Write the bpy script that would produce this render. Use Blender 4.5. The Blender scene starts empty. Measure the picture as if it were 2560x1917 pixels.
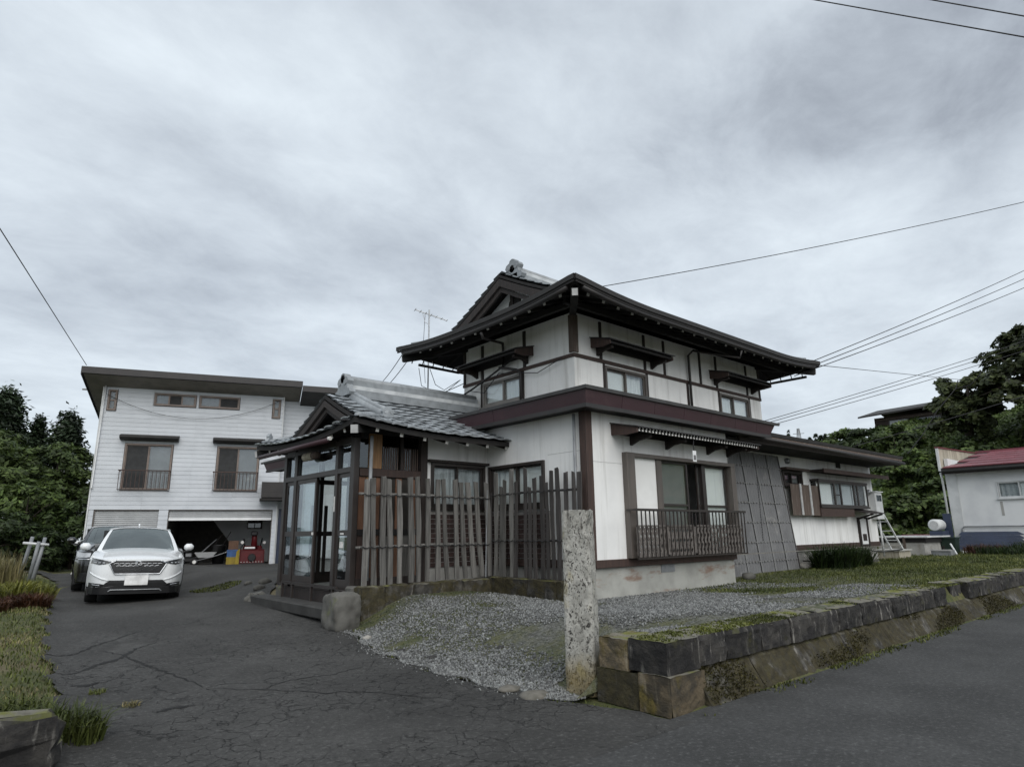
import bpy, bmesh, math, random
import numpy as np
from mathutils import Vector, Matrix
R = math.radians
random.seed(7); RNG = np.random.default_rng(7)
SC = bpy.context.scene
COL = SC.collection

# ------------------------------------------------------------------ camera
cam = bpy.data.cameras.new('camera'); camo = bpy.data.objects.new('camera', cam); COL.objects.link(camo)
cam.sensor_width = 36; cam.lens = 22.54; cam.clip_start = .05; cam.clip_end = 4000
_r = Vector((.75428, -.65642, -.01302)); _u = Vector((-.13982, -.17997, .97368)); _f = Vector((.64149, .73261, .22753))
camo.matrix_world = Matrix(((_r.x, _u.x, -_f.x, 0), (_r.y, _u.y, -_f.y, 0), (_r.z, _u.z, -_f.z, 1.5), (0, 0, 0, 1)))
SC.camera = camo
SC.view_settings.view_transform = 'Standard'; SC.view_settings.look = 'None'
SC.view_settings.exposure = 0.66; SC.view_settings.gamma = 1.0; SC.view_settings.use_curve_mapping = False

# ------------------------------------------------------------------ sky and sun
SUN_EL, SUN_AZ = R(42), R(-112)          # azimuth measured from +X, counter-clockwise
W = bpy.data.worlds.new('World'); SC.world = W; W.use_nodes = True
nt = W.node_tree; nt.nodes.clear()
def wn(t, **k):
    n = nt.nodes.new(t)
    for a, v in k.items(): setattr(n, a, v)
    return n
L = nt.links.new
sky = wn('ShaderNodeTexSky', sky_type='NISHITA', sun_disc=False, sun_elevation=SUN_EL, sun_rotation=R(90) - SUN_AZ, air_density=1.0, dust_density=2.0)
bg1 = wn('ShaderNodeBackground'); bg1.inputs[1].default_value = .08; L(sky.outputs[0], bg1.inputs[0])
tc = wn('ShaderNodeTexCoord'); sep = wn('ShaderNodeSeparateXYZ'); L(tc.outputs['Generated'], sep.inputs[0])
def wm(op, a, b=None, c=None):
    n = wn('ShaderNodeMath', operation=op)
    for i, v in enumerate((a, b, c)):
        if v is None: continue
        if isinstance(v, (int, float)): n.inputs[i].default_value = v
        else: L(v, n.inputs[i])
    return n.outputs[0]
zz = wm('MAXIMUM', sep.outputs[2], 0.0); den = wm('ADD', zz, .16)
cx_ = wm('DIVIDE', sep.outputs[0], den); cy_ = wm('DIVIDE', sep.outputs[1], den)
comb = wn('ShaderNodeCombineXYZ'); L(cx_, comb.inputs[0]); L(cy_, comb.inputs[1])
mp = wn('ShaderNodeMapping'); L(comb.outputs[0], mp.inputs[0]); mp.inputs['Rotation'].default_value = (0, 0, R(-40)); mp.inputs['Scale'].default_value = (.9, 1.15, 1)
def wnoise(scale, det, rough, dist, loc):
    m2 = wn('ShaderNodeMapping'); L(mp.outputs[0], m2.inputs[0]); m2.inputs['Location'].default_value = loc
    n = wn('ShaderNodeTexNoise'); L(m2.outputs[0], n.inputs[0])
    n.inputs['Scale'].default_value = scale; n.inputs['Detail'].default_value = det; n.inputs['Roughness'].default_value = rough; n.inputs['Distortion'].default_value = dist
    return n.outputs[0]
n1 = wnoise(1.15, 6, .52, .25, (3.1, 1.7, 0)); n2 = wnoise(4.2, 9, .64, .25, (8.0, 2.2, 4))
cl = wm('ADD', wm('MULTIPLY', n1, .66), wm('MULTIPLY', n2, .34))
# one heavy grey cloud high in the sky, ahead and to the right
def wdot(v):
    n = wn('ShaderNodeVectorMath', operation='DOT_PRODUCT'); L(tc.outputs['Generated'], n.inputs[0]); n.inputs[1].default_value = v; return n.outputs['Value']
wob = wm('MULTIPLY', wm('SUBTRACT', n2, .5), .9)
ea = wm('DIVIDE', wdot((.273, -.962, 0)), .27); eb = wm('DIVIDE', wdot((-.533, -.151, .833)), .105)
ring = wm('ADD', wm('ADD', wm('MULTIPLY', ea, ea), wm('MULTIPLY', eb, eb)), wob)
ahead = wm('GREATER_THAN', wdot((.801, .227, .554)), 0.0)
mr = wn('ShaderNodeMapRange', interpolation_type='SMOOTHSTEP'); L(ring, mr.inputs[0])
mr.inputs[1].default_value = 1.5; mr.inputs[2].default_value = .0; mr.inputs[3].default_value = 0; mr.inputs[4].default_value = .16
cl = wm('SUBTRACT', cl, wm('MULTIPLY', mr.outputs[0], ahead))
ramp = wn('ShaderNodeValToRGB'); L(cl, ramp.inputs[0])
el = ramp.color_ramp.elements
el[0].position = .20; el[0].color = (.212, .233, .266, 1); el[1].position = .70; el[1].color = (.585, .64, .68, 1)
for pos_, c_ in ((.38, (.352, .388, .430, 1)), (.52, (.458, .503, .546, 1))):
    e_ = el.new(pos_); e_.color = c_
# paler band low over the horizon
hz = wn('ShaderNodeMapRange', interpolation_type='SMOOTHSTEP'); L(sep.outputs[2], hz.inputs[0])
hz.inputs[1].default_value = 0; hz.inputs[2].default_value = .34; hz.inputs[3].default_value = .5; hz.inputs[4].default_value = 0
mixh = wn('ShaderNodeMix', data_type='RGBA'); L(hz.outputs[0], mixh.inputs[0]); L(ramp.outputs[0], mixh.inputs[6]); mixh.inputs[7].default_value = (.548, .60, .64, 1)
bg2 = wn('ShaderNodeBackground'); L(mixh.outputs[2], bg2.inputs[0]); bg2.inputs[1].default_value = 1.0
mx = wn('ShaderNodeMixShader'); mx.inputs[0].default_value = .9; L(bg1.outputs[0], mx.inputs[1]); L(bg2.outputs[0], mx.inputs[2])
wo = wn('ShaderNodeOutputWorld'); L(mx.outputs[0], wo.inputs[0])
sl = bpy.data.lights.new('sun', 'SUN'); sl.energy = 1.35; sl.angle = R(60); sl.color = (1, .97, .93)
so = bpy.data.objects.new('sun', sl); COL.objects.link(so)
sd = Vector((math.cos(SUN_EL) * math.cos(SUN_AZ), math.cos(SUN_EL) * math.sin(SUN_AZ), math.sin(SUN_EL)))
so.rotation_euler = sd.to_track_quat('Z', 'Y').to_euler(); so.location = (0, -10, 30)

# ------------------------------------------------------------------ materials
MATS = {}
def nm(name):
    m = bpy.data.materials.new(name); m.use_nodes = True; MATS[name] = m
    return m, m.node_tree, m.node_tree.nodes['Principled BSDF']
def nd(t, ty, **k):
    n = t.nodes.new(ty)
    for a, v in k.items(): setattr(n, a, v)
    return n
def tnoise(t, vec, scale, det=4, rough=.55, dist=0):
    n = nd(t, 'ShaderNodeTexNoise'); n.inputs['Scale'].default_value = scale; n.inputs['Detail'].default_value = det
    n.inputs['Roughness'].default_value = rough; n.inputs['Distortion'].default_value = dist
    if vec is not None: t.links.new(vec, n.inputs['Vector'])
    return n.outputs['Fac']
def tmap(t, vec, scale=(1, 1, 1), rot=(0, 0, 0), loc=(0, 0, 0)):
    n = nd(t, 'ShaderNodeMapping'); t.links.new(vec, n.inputs[0]); n.inputs['Scale'].default_value = scale; n.inputs['Rotation'].default_value = rot; n.inputs['Location'].default_value = loc
    return n.outputs[0]
def tmr(t, v, a, b, c=0, d=1):
    n = nd(t, 'ShaderNodeMapRange', interpolation_type='SMOOTHSTEP'); t.links.new(v, n.inputs[0])
    for i, q in enumerate((a, b, c, d)): n.inputs[i + 1].default_value = q
    return n.outputs[0]
def tmix(t, f, a, b, mode='MIX'):
    n = nd(t, 'ShaderNodeMix', data_type='RGBA', blend_type=mode)
    for i, v in ((0, f), (6, a), (7, b)):
        if isinstance(v, (int, float)): n.inputs[i].default_value = v
        elif isinstance(v, tuple): n.inputs[i].default_value = (*v[:3], 1)
        else: t.links.new(v, n.inputs[i])
    return n.outputs[2]
def tmath(t, op, a, b=None):
    n = nd(t, 'ShaderNodeMath', operation=op)
    for i, v in enumerate((a, b)):
        if v is None: continue
        if isinstance(v, (int, float)): n.inputs[i].default_value = v
        else: t.links.new(v, n.inputs[i])
    return n.outputs[0]
def tbump(t, h, strength, dist, b):
    n = nd(t, 'ShaderNodeBump'); n.inputs['Strength'].default_value = strength; n.inputs['Distance'].default_value = dist
    t.links.new(h, n.inputs['Height']); t.links.new(n.outputs[0], b.inputs['Normal']); return n
def coord(t, kind='Object'):
    return nd(t, 'ShaderNodeTexCoord').outputs[kind]
def wcoord(t):
    return nd(t, 'ShaderNodeNewGeometry').outputs['Position']
def mk(name, c, rough=.7, c2=None, scale=6, lo=.35, hi=.65, bump=0, bscale=40, metal=0, spec=.5, stretch=(1, 1, 1), rnd=0, island=0, c3=None, s3=2, lo3=.55, hi3=.75, st3=(1, 1, 1), coat=0, world=False):
    m, t, b = nm(name)
    v = wcoord(t) if world else coord(t)
    c2 = c2 or tuple(x * .72 for x in c)
    colr = tmix(t, tmr(t, tnoise(t, tmap(t, v, stretch), scale, 6), lo, hi), c, c2)
    if c3: colr = tmix(t, tmr(t, tnoise(t, tmap(t, v, st3, loc=(5, 3, 1)), s3, 8, .65), lo3, hi3), colr, c3)
    if rnd or island:
        o = nd(t, 'ShaderNodeNewGeometry').outputs['Random Per Island'] if island else nd(t, 'ShaderNodeObjectInfo').outputs['Random']
        a_ = rnd or island
        hs = nd(t, 'ShaderNodeHueSaturation'); t.links.new(colr, hs.inputs['Color']); t.links.new(tmr(t, o, 0, 1, 1 - a_, 1 + a_), hs.inputs['Value']); colr = hs.outputs[0]
    t.links.new(colr, b.inputs['Base Color'])
    b.inputs['Roughness'].default_value = rough; b.inputs['Metallic'].default_value = metal; b.inputs['Specular IOR Level'].default_value = spec
    if coat: b.inputs['Coat Weight'].default_value = coat; b.inputs['Coat Roughness'].default_value = .06
    if bump: tbump(t, tnoise(t, tmap(t, v, stretch), bscale, 5, .6), bump, .01, b)
    return m
def glassy(name, tint=(.75, .8, .8), rough=.0, alpha=.25, refl=(.9, .95, 1)):
    m, t, b = nm(name); t.nodes.remove(b)
    gl = nd(t, 'ShaderNodeBsdfGlossy'); gl.inputs['Roughness'].default_value = rough; gl.inputs['Color'].default_value = (*refl, 1)
    tr = nd(t, 'ShaderNodeBsdfTransparent'); tr.inputs['Color'].default_value = (*tint, 1)
    lw = nd(t, 'ShaderNodeLayerWeight'); lw.inputs[0].default_value = .5
    f2 = tmath(t, 'MINIMUM', tmath(t, 'ADD', tmath(t, 'MULTIPLY', tmath(t, 'POWER', lw.outputs['Facing'], 4.0), .55), .03 + alpha * .3), 1.0)
    mxs = nd(t, 'ShaderNodeMixShader'); t.links.new(f2, mxs.inputs[0]); t.links.new(tr.outputs[0], mxs.inputs[1]); t.links.new(gl.outputs[0], mxs.inputs[2])
    t.links.new(mxs.outputs[0], t.nodes['Material Output'].inputs[0]); return m

mk('plaster', (.80, .80, .785), .85, (.70, .70, .69), 1.1, .42, .72, .12, 90, c3=(.39, .38, .355), s3=2.2, lo3=.48, hi3=.84, st3=(2.4, 2.4, .15))
mk('plaster_grey', (.70, .71, .71), .85, (.60, .61, .62), 1.2, .4, .7, .1, 60, c3=(.45, .45, .43), s3=2.2, lo3=.64, hi3=.85, st3=(1.6, 1.6, .2))
mk('timber_dark', (.030, .022, .019), .75, (.018, .014, .013), 5, .35, .65, .3, 60, stretch=(6, 6, .6), rnd=.2)
mk('timber_brown', (.058, .034, .027), .7, (.040, .025, .021), 5, .35, .65, .2, 60, stretch=(5, 5, .6), rnd=.12)
mk('timber_worn', (.085, .062, .050), .8, (.20, .175, .15), 4, .5, .8, .3, 60, stretch=(6, 6, .5), rnd=.15)
mk('timber_black', (.010, .009, .009), .85, (.016, .014, .013), 6, .35, .65, .2, 50, rnd=.2)
mk('white_end', (.78, .77, .74), .6, (.62, .61, .58), 20)
mk('maroon', (.045, .019, .024), .45, (.037, .016, .020), 1.2, .3, .7, .05, 120, c3=(.070, .038, .040), s3=1.5, lo3=.55, hi3=.8)
mk('trim_metal', (.028, .024, .023), .5, (.020, .018, .018), 3)
mk('trim_top', (.062, .062, .062), .55, (.045, .044, .044), 3, c3=(.15, .15, .15), s3=6, lo3=.6, hi3=.8)
mk('tile', (.33, .355, .375), .3, (.22, .24, .255), 9, .35, .7, .15, 30, spec=.8, rnd=.25, c3=(.07, .072, .065), s3=14, lo3=.6, hi3=.8)
mk('ridge_tile', (.27, .29, .305), .5, (.20, .215, .225), 6, .35, .7, .1, 40, rnd=.1, c3=(.10, .105, .10), s3=5, lo3=.62, hi3=.82)
mk('ridge_band', (.55, .57, .58), .5, (.42, .44, .45), 5)
mk('frame_brown', (.034, .027, .024), .45, (.026, .021, .019), 4, rnd=.1)
mk('frame_taupe', (.115, .098, .085), .5, (.090, .078, .070), 3, stretch=(4, 4, .5))
mk('frame_grey', (.20, .185, .17), .5, (.16, .15, .14), 4)
mk('concrete', (.40, .395, .37), .9, (.27, .265, .25), 1.7, .35, .7, .35, 40, c3=(.20, .18, .155), s3=2.6, lo3=.55, hi3=.75, world=True)
mk('concrete_base', (.40, .40, .37), .9, (.30, .30, .275), 2.2, .35, .7, .3, 40, c3=(.24, .165, .125), s3=1.4, lo3=.50, hi3=.64, st3=(.7, .7, 2.2), world=True)
mk('stone_grey', (.105, .102, .092), .9, (.045, .043, .038), 3, .35, .7, .6, 25, rnd=.2, c3=(.12, .13, .05), s3=3, lo3=.55, hi3=.75)
mk('picket_wood', (.150, .145, .135), .85, (.066, .063, .058), 4, .35, .7, .5, 45, stretch=(9, 9, .5), rnd=.28, c3=(.23, .228, .218), s3=5, lo3=.6, hi3=.8, st3=(6, 6, .6))
mk('picket_dark', (.060, .054, .051), .85, (.032, .029, .028), 4, .35, .7, .5, 45, stretch=(9, 9, .5), rnd=.3)
mk('wood_warm', (.27, .155, .07), .6, (.18, .095, .042), 4, .35, .7, .2, 50, stretch=(12, 12, .6))
mk('wood_orange', (.15, .072, .040), .65, (.095, .048, .028), 4, .35, .7, .2, 50, stretch=(9, 9, .5), rnd=.2)
mk('brick', (.065, .036, .032), .8, (.040, .026, .024), 12, rnd=.3, bump=.3)
mk('mortar', (.36, .34, .32), .9, (.27, .26, .25), 20)
mk('curtain', (.76, .77, .76), .9, (.64, .65, .64), 3, stretch=(8, 8, .3))
mk('lace', (.50, .52, .53), .9, (.38, .40, .41), 6, stretch=(10, 10, .4))
mk('shoji', (.80, .80, .78), .9, (.74, .74, .72), 2)
mk('screen', (.17, .175, .17), .7, (.15, .155, .15), 3)
mk('white_paint', (.78, .79, .79), .4, (.70, .71, .71), 3)
mk('white_metal', (.62, .63, .63), .45, (.52, .53, .53), 3)
mk('cable', (.020, .020, .022), .7)
mk('pipe_grey', (.24, .25, .26), .5, (.17, .18, .19), 5)
mk('steel', (.35, .36, .37), .4, (.25, .26, .27), 8, metal=.7)
mk('black_plastic', (.012, .012, .013), .45)
mk('interior_dark', (.030, .026, .022), .95)
mk('interior_mid', (.20, .19, .17), .95)
mk('soffit_grey', (.20, .185, .165), .85, (.15, .14, .125), 2, c3=(.11, .10, .09), s3=3, lo3=.6, hi3=.8)
mk('siding', (.535, .56, .59), .6, (.49, .515, .545), 2, .4, .7, .04, 120, rnd=.035, c3=(.40, .43, .46), s3=3.5, lo3=.72, hi3=.9, st3=(.8, .8, 2))
mk('shutter', (.44, .45, .455), .45, (.38, .39, .395), 3)
mk('sheet_grey', (.165, .165, .168), .6, (.125, .125, .128), 2.2, .3, .7, .1, 60, c3=(.31, .30, .285), s3=1.6, lo3=.57, hi3=.75, rnd=.08)
mk('seam_light', (.46, .46, .45), .7, (.36, .36, .36), 8)
mk('roof_red', (.20, .050, .062), .4, (.155, .040, .050), 6, rnd=.12, c3=(.27, .11, .115), s3=4, lo3=.6, hi3=.85)
mk('roof_dark', (.030, .028, .027), .7, (.021, .020, .019), 4, rnd=.1)
mk('blue_sheet', (.030, .042, .078), .5, (.024, .033, .060), 3)
mk('seam_mid', (.205, .205, .20), .7, (.20, .20, .20), 8)
mk('lattice_wood', (.20, .18, .165), .8, (.13, .115, .105), 6)
mk('weather_board', (.44, .41, .33), .85, (.30, .27, .21), 4, .35, .7, .2, 40, stretch=(6, 6, .4), rnd=.12)
mk('soil', (.085, .072, .055), .95, (.055, .047, .036), 3, bump=.6, bscale=20)
glassy('glass', (.95, .97, .97), 0, .12)
glassy('glass_porch', (.86, .89, .89), 0, .22)
glassy('glass_dark', (.25, .27, .28), 0, .2)

def stone_wall_mat(name, base, dark, moss, mossy, streak):
    m, t, b = nm(name); v = wcoord(t)
    c = tmix(t, tmr(t, tnoise(t, v, 5, 6, .65), .38, .62), base, dark)
    st = tmr(t, tnoise(t, tmap(t, v, (14, 14, 1.6)), 1.0, 5, .6), .57, .70, 0, .85); c = tmix(t, st, c, streak)
    o = nd(t, 'ShaderNodeObjectInfo'); hs = nd(t, 'ShaderNodeHueSaturation'); t.links.new(c, hs.inputs['Color']); t.links.new(tmr(t, o.outputs['Random'], 0, 1, .65, 1.5), hs.inputs['Value']); c = hs.outputs[0]
    g = nd(t, 'ShaderNodeNewGeometry'); sx = nd(t, 'ShaderNodeSeparateXYZ'); t.links.new(g.outputs['Normal'], sx.inputs[0])
    up = tmr(t, sx.outputs[2], .55, .9); ms = tmr(t, tnoise(t, v, 2.2, 5, .65), .60 - mossy * .22, .74 - mossy * .22)
    c = tmix(t, tmath(t, 'MULTIPLY', up, .85), c, tmix(t, tmr(t, tnoise(t, v, 3.2, 5, .6), .45, .62), (.19, .18, .15), (.16, .17, .028)))
    c = tmix(t, tmath(t, 'MULTIPLY', ms, .85), c, tmix(t, tmr(t, tnoise(t, v, 12, 4, .6), .35, .65), moss, tuple(x * .5 for x in moss)))
    t.links.new(c, b.inputs['Base Color']); b.inputs['Roughness'].default_value = .92
    tbump(t, tnoise(t, v, 22, 8, .7), .9, .03, b)
stone_wall_mat('wall_stone', (.038, .035, .031), (.012, .011, .011), (.055, .052, .014), .15, (.21, .20, .18))
stone_wall_mat('wall_stone_low', (.070, .066, .058), (.026, .024, .021), (.045, .036, .010), 1.1, (.20, .19, .175))
stone_wall_mat('wall_stone_tan', (.13, .10, .060), (.055, .046, .032), (.13, .10, .018), .5, (.20, .17, .12))
def post_mat():
    m, t, b = nm('post_stone'); v = wcoord(t)
    pit = tmath(t, 'MAXIMUM', tmr(t, tnoise(t, tmap(t, v, (1, 1, .75)), 30, 5, .6, .6), .575, .625), tmr(t, tnoise(t, tmap(t, v, (1, 1, .5), loc=(3, 3, 3)), 62, 4, .6, .8), .58, .63)); pm = tmr(t, tnoise(t, v, 5, 6, .7), .40, .55)
    pit = tmath(t, 'MULTIPLY', pit, pm)
    c = tmix(t, tmr(t, tnoise(t, v, 6, 6, .65), .35, .65), (.47, .46, .42), (.30, .295, .265))
    c = tmix(t, pit, c, (.045, .042, .036))
    sx = nd(t, 'ShaderNodeSeparateXYZ'); t.links.new(v, sx.inputs[0])
    low = tmr(t, tmath(t, 'ADD', sx.outputs[2], tmath(t, 'MULTIPLY', tnoise(t, v, 5, 5, .6), .35)), .34, .58, 1, 0)
    c = tmix(t, tmath(t, 'MULTIPLY', low, .8), c, tmix(t, tnoise(t, v, 9, 4, .6), (.22, .155, .030), (.09, .080, .050)))
    topd = tmath(t, 'MULTIPLY', tmr(t, sx.outputs[2], 1.25, 1.6), tmr(t, tnoise(t, tmap(t, v, (5, 5, 1)), 2.2, 5, .6), .55, .68)); c = tmix(t, tmath(t, 'MULTIPLY', topd, .7), c, (.10, .09, .08))
    lic = tmr(t, tnoise(t, tmap(t, v, (1, 1, .6), loc=(4, 4, 4)), 4.5, 5, .6), .58, .70); c = tmix(t, tmath(t, 'MULTIPLY', lic, .5), c, (.30, .25, .10))
    t.links.new(c, b.inputs['Base Color']); b.inputs['Roughness'].default_value = .95
    tbump(t, tmath(t, 'SUBTRACT', tnoise(t, v, 45, 6, .7), tmath(t, 'MULTIPLY', pit, 1.2)), .9, .02, b)
post_mat()
mk('gravel', (.185, .19, .185), .85, (.12, .122, .12), 9, island=.5, world=True)
mk('pebble2', (.15, .14, .12), .9, (.09, .085, .07), 9)
mk('pebble', (.42, .40, .36), .8, (.30, .28, .25), 9, rnd=.25)
def leaf_mat(name, c1, c2, trans=.25, val=.45):
    m, t, b = nm(name); g = nd(t, 'ShaderNodeNewGeometry'); o = g.outputs['Random Per Island']
    c = tmix(t, o, c1, c2); c = tmix(t, tmr(t, tnoise(t, g.outputs['Position'], .9, 4, .6), .35, .65), c, tuple(x * .6 for x in c1))
    hs = nd(t, 'ShaderNodeHueSaturation'); t.links.new(c, hs.inputs['Color']); t.links.new(tmr(t, tmath(t, 'FRACT', tmath(t, 'MULTIPLY', o, 17.3)), 0, 1, 1 - val, 1 + val), hs.inputs['Value'])
    t.links.new(hs.outputs[0], b.inputs['Base Color']); b.inputs['Roughness'].default_value = .55; b.inputs['Specular IOR Level'].default_value = .35
    tl = nd(t, 'ShaderNodeBsdfTranslucent'); t.links.new(hs.outputs[0], tl.inputs[0]); mxs = nd(t, 'ShaderNodeMixShader'); mxs.inputs[0].default_value = trans
    t.links.new(b.outputs[0], mxs.inputs[1]); t.links.new(tl.outputs[0], mxs.inputs[2]); t.links.new(mxs.outputs[0], t.nodes['Material Output'].inputs[0])
leaf_mat('grass', (.075, .100, .022), (.155, .160, .045)); leaf_mat('grass_dry', (.15, .135, .055), (.24, .20, .10)); leaf_mat('grass_dark', (.022, .040, .012), (.045, .070, .020))
leaf_mat('moss', (.075, .090, .014), (.13, .14, .025)); leaf_mat('moss_yard', (.045, .055, .015), (.10, .10, .030)); leaf_mat('moss_brown', (.035, .032, .009), (.075, .066, .016)); leaf_mat('rust_leaf', (.075, .030, .018), (.13, .065, .03)); leaf_mat('yellow_leaf', (.12, .13, .022), (.20, .19, .03))

# ------------------------------------------------------------------ mesh helpers
INV = {}
class MB:
    def __init__(s): s.v = []; s.f = []
    def box(s, x0, x1, y0, y1, z0, z1):
        x0, x1 = min(x0, x1), max(x0, x1); y0, y1 = min(y0, y1), max(y0, y1); z0, z1 = min(z0, z1), max(z0, z1)
        return s.hexa([(x0, y0, z0), (x1, y0, z0), (x1, y1, z0), (x0, y1, z0), (x0, y0, z1), (x1, y0, z1), (x1, y1, z1), (x0, y1, z1)])
    def hexa(s, p):
        n = len(s.v); s.v += [tuple(q) for q in p]
        s.f += [tuple(n + i for i in q) for q in ((0, 3, 2, 1), (4, 5, 6, 7), (0, 1, 5, 4), (1, 2, 6, 5), (2, 3, 7, 6), (3, 0, 4, 7))]
        return s
    def bar(s, a, b, w, h, up=(0, 0, 1)):           # box along a->b, w across, h along up
        a = Vector(a); b = Vector(b); d = (b - a).normalized(); u = Vector(up); sd_ = d.cross(u)
        if sd_.length < 1e-4: sd_ = d.cross(Vector((1, 0, 0)))
        sd_.normalize(); u = sd_.cross(d); x = sd_ * w / 2; y = u * h / 2
        return s.hexa([a - x - y, a + x - y, b + x - y, b - x - y, a - x + y, a + x + y, b + x + y, b - x + y])
    def prism(s, poly, vec):
        n = len(s.v); k = len(poly); vec = Vector(vec)
        s.v += [tuple(p) for p in poly] + [tuple(Vector(p) + vec) for p in poly]
        s.f.append(tuple(n + i for i in range(k))[::-1]); s.f.append(tuple(n + k + i for i in range(k)))
        for i in range(k): j = (i + 1) % k; s.f.append((n + i, n + j, n + k + j, n + k + i))
        return s
    def tube(s, pts, r, n=6, cap=True):
        pts = [Vector(p) for p in pts]; m = len(pts); b0 = len(s.v); rr = r if isinstance(r, (list, tuple)) else [r] * m
        u = None
        for i, p in enumerate(pts):
            d = (pts[min(i + 1, m - 1)] - pts[max(i - 1, 0)]).normalized()
            if u is None:
                u = d.cross(Vector((0, 0, 1)))
                if u.length < 1e-3: u = d.cross(Vector((1, 0, 0)))
            else: u = u - d * u.dot(d)
            u.normalize(); w = d.cross(u)
            for k in range(n):
                a = 2 * math.pi * k / n; s.v.append(tuple(p + (u * math.cos(a) + w * math.sin(a)) * rr[i]))
        for i in range(m - 1):
            for k in range(n):
                a = b0 + i * n + k; b = b0 + i * n + (k + 1) % n; s.f.append((a, b, b + n, a + n))
        if cap: s.f.append(tuple(b0 + k for k in range(n))[::-1]); s.f.append(tuple(b0 + (m - 1) * n + k for k in range(n)))
        return s
    def grid(s, fn, nu, nv):
        b = len(s.v)
        for j in range(nv + 1):
            for i in range(nu + 1): s.v.append(tuple(fn(i / nu, j / nv)))
        for j in range(nv):
            for i in range(nu): a = b + j * (nu + 1) + i; s.f.append((a, a + 1, a + nu + 2, a + nu + 1))
        return s
    def poly(s, pts):
        n = len(s.v); s.v += [tuple(p) for p in pts]; s.f.append(tuple(range(n, n + len(pts)))); return s
    def lathe(s, prof, n=12, axis='z', c=(0, 0, 0)):
        b = len(s.v); c = Vector(c)
        for (r_, h) in prof:
            for k in range(n):
                a = 2 * math.pi * k / n; p = (r_ * math.cos(a), r_ * math.sin(a), h)
                if axis == 'x': p = (h, p[0], p[1])
                if axis == 'y': p = (p[0], h, p[1])
                s.v.append(tuple(c + Vector(p)))
        for i in range(len(prof) - 1):
            for k in range(n): a = b + i * n + k; d = b + i * n + (k + 1) % n; s.f.append((a, d, d + n, a + n))
        s.f.append(tuple(b + k for k in range(n))[::-1]); s.f.append(tuple(b + (len(prof) - 1) * n + k for k in range(n)))
        return s
    def mesh(s, name, mat, inv=None, smooth=False):
        me = bpy.data.meshes.new(name)
        vs = s.v if inv is None else [tuple(inv @ Vector(p)) for p in s.v]
        me.from_pydata(vs, [], s.f); me.update()
        bm = bmesh.new(); bm.from_mesh(me); bmesh.ops.recalc_face_normals(bm, faces=bm.faces); bm.to_mesh(me); bm.free()
        if mat: me.materials.append(MATS[mat])
        if smooth:
            me.polygons.foreach_set('use_smooth', [True] * len(me.polygons))
        return me
    def part(s, name, mat, parent, local=False, smooth=False, bev=0, label=None, stuff=False):
        inv = None if local else INV.get(parent.name)
        o = bpy.data.objects.new(name, s.mesh(name, mat, inv, smooth)); COL.objects.link(o); o.parent = parent
        INV[o.name] = INV.get(parent.name)
        if bev: bevel(o, bev)
        if label: o['label'] = label
        if stuff: o['kind'] = 'stuff'
        return o
    def top(s, name, mat, label=None, cat=None, group=None, kind=None, smooth=False, base=None, bev=0):
        loc = Vector(base) if base else Vector((0, 0, 0))
        o = bpy.data.objects.new(name, s.mesh(name, mat, Matrix.Translation(-loc), smooth)); COL.objects.link(o); o.location = loc
        if label: o['label'] = label
        if cat: o['category'] = cat
        if group: o['group'] = group
        if kind: o['kind'] = kind
        INV[o.name] = Matrix.Translation(-loc)
        if bev: bevel(o, bev)
        return o
def bevel(o, w, seg=1):
    m = o.modifiers.new('bevel', 'BEVEL'); m.width = w; m.segments = seg; m.limit_method = 'ANGLE'; m.angle_limit = R(40)
def thing(name, label, cat, loc=(0, 0, 0), rz=0, group=None, rot=None):
    o = bpy.data.objects.new(name, None); COL.objects.link(o); o.empty_display_size = .2
    o.location = loc; o.rotation_euler = rot or (0, 0, rz); o['label'] = label; o['category'] = cat
    if group: o['group'] = group
    mw = Matrix.Translation(Vector(loc)) @ o.rotation_euler.to_matrix().to_4x4()
    INV[o.name] = mw.inverted()
    return o
def bx(name, mat, parent, x0, x1, y0, y1, z0, z1, bev=0, **k):
    return MB().box(x0, x1, y0, y1, z0, z1).part(name, mat, parent, bev=bev, **k)
def inst(me, name, parent, mw):                     # shared-mesh piece placed by a world matrix
    o = bpy.data.objects.new(name, me); COL.objects.link(o); o.parent = parent
    iv = INV.get(parent.name); o.matrix_basis = (iv @ mw) if iv is not None else mw
    INV[o.name] = INV.get(parent.name)
    return o
def frame_m(o, x, y, z):                            # matrix with columns x,y,z at o
    x, y, z = Vector(x), Vector(y), Vector(z)
    return Matrix(((x.x, y.x, z.x, o[0]), (x.y, y.y, z.y, o[1]), (x.z, y.z, z.z, o[2]), (0, 0, 0, 1)))
def ss(t): t = np.clip(t, 0, 1); return t * t * (3 - 2 * t)
def lerp(a, b, t): return a + (b - a) * t

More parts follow.
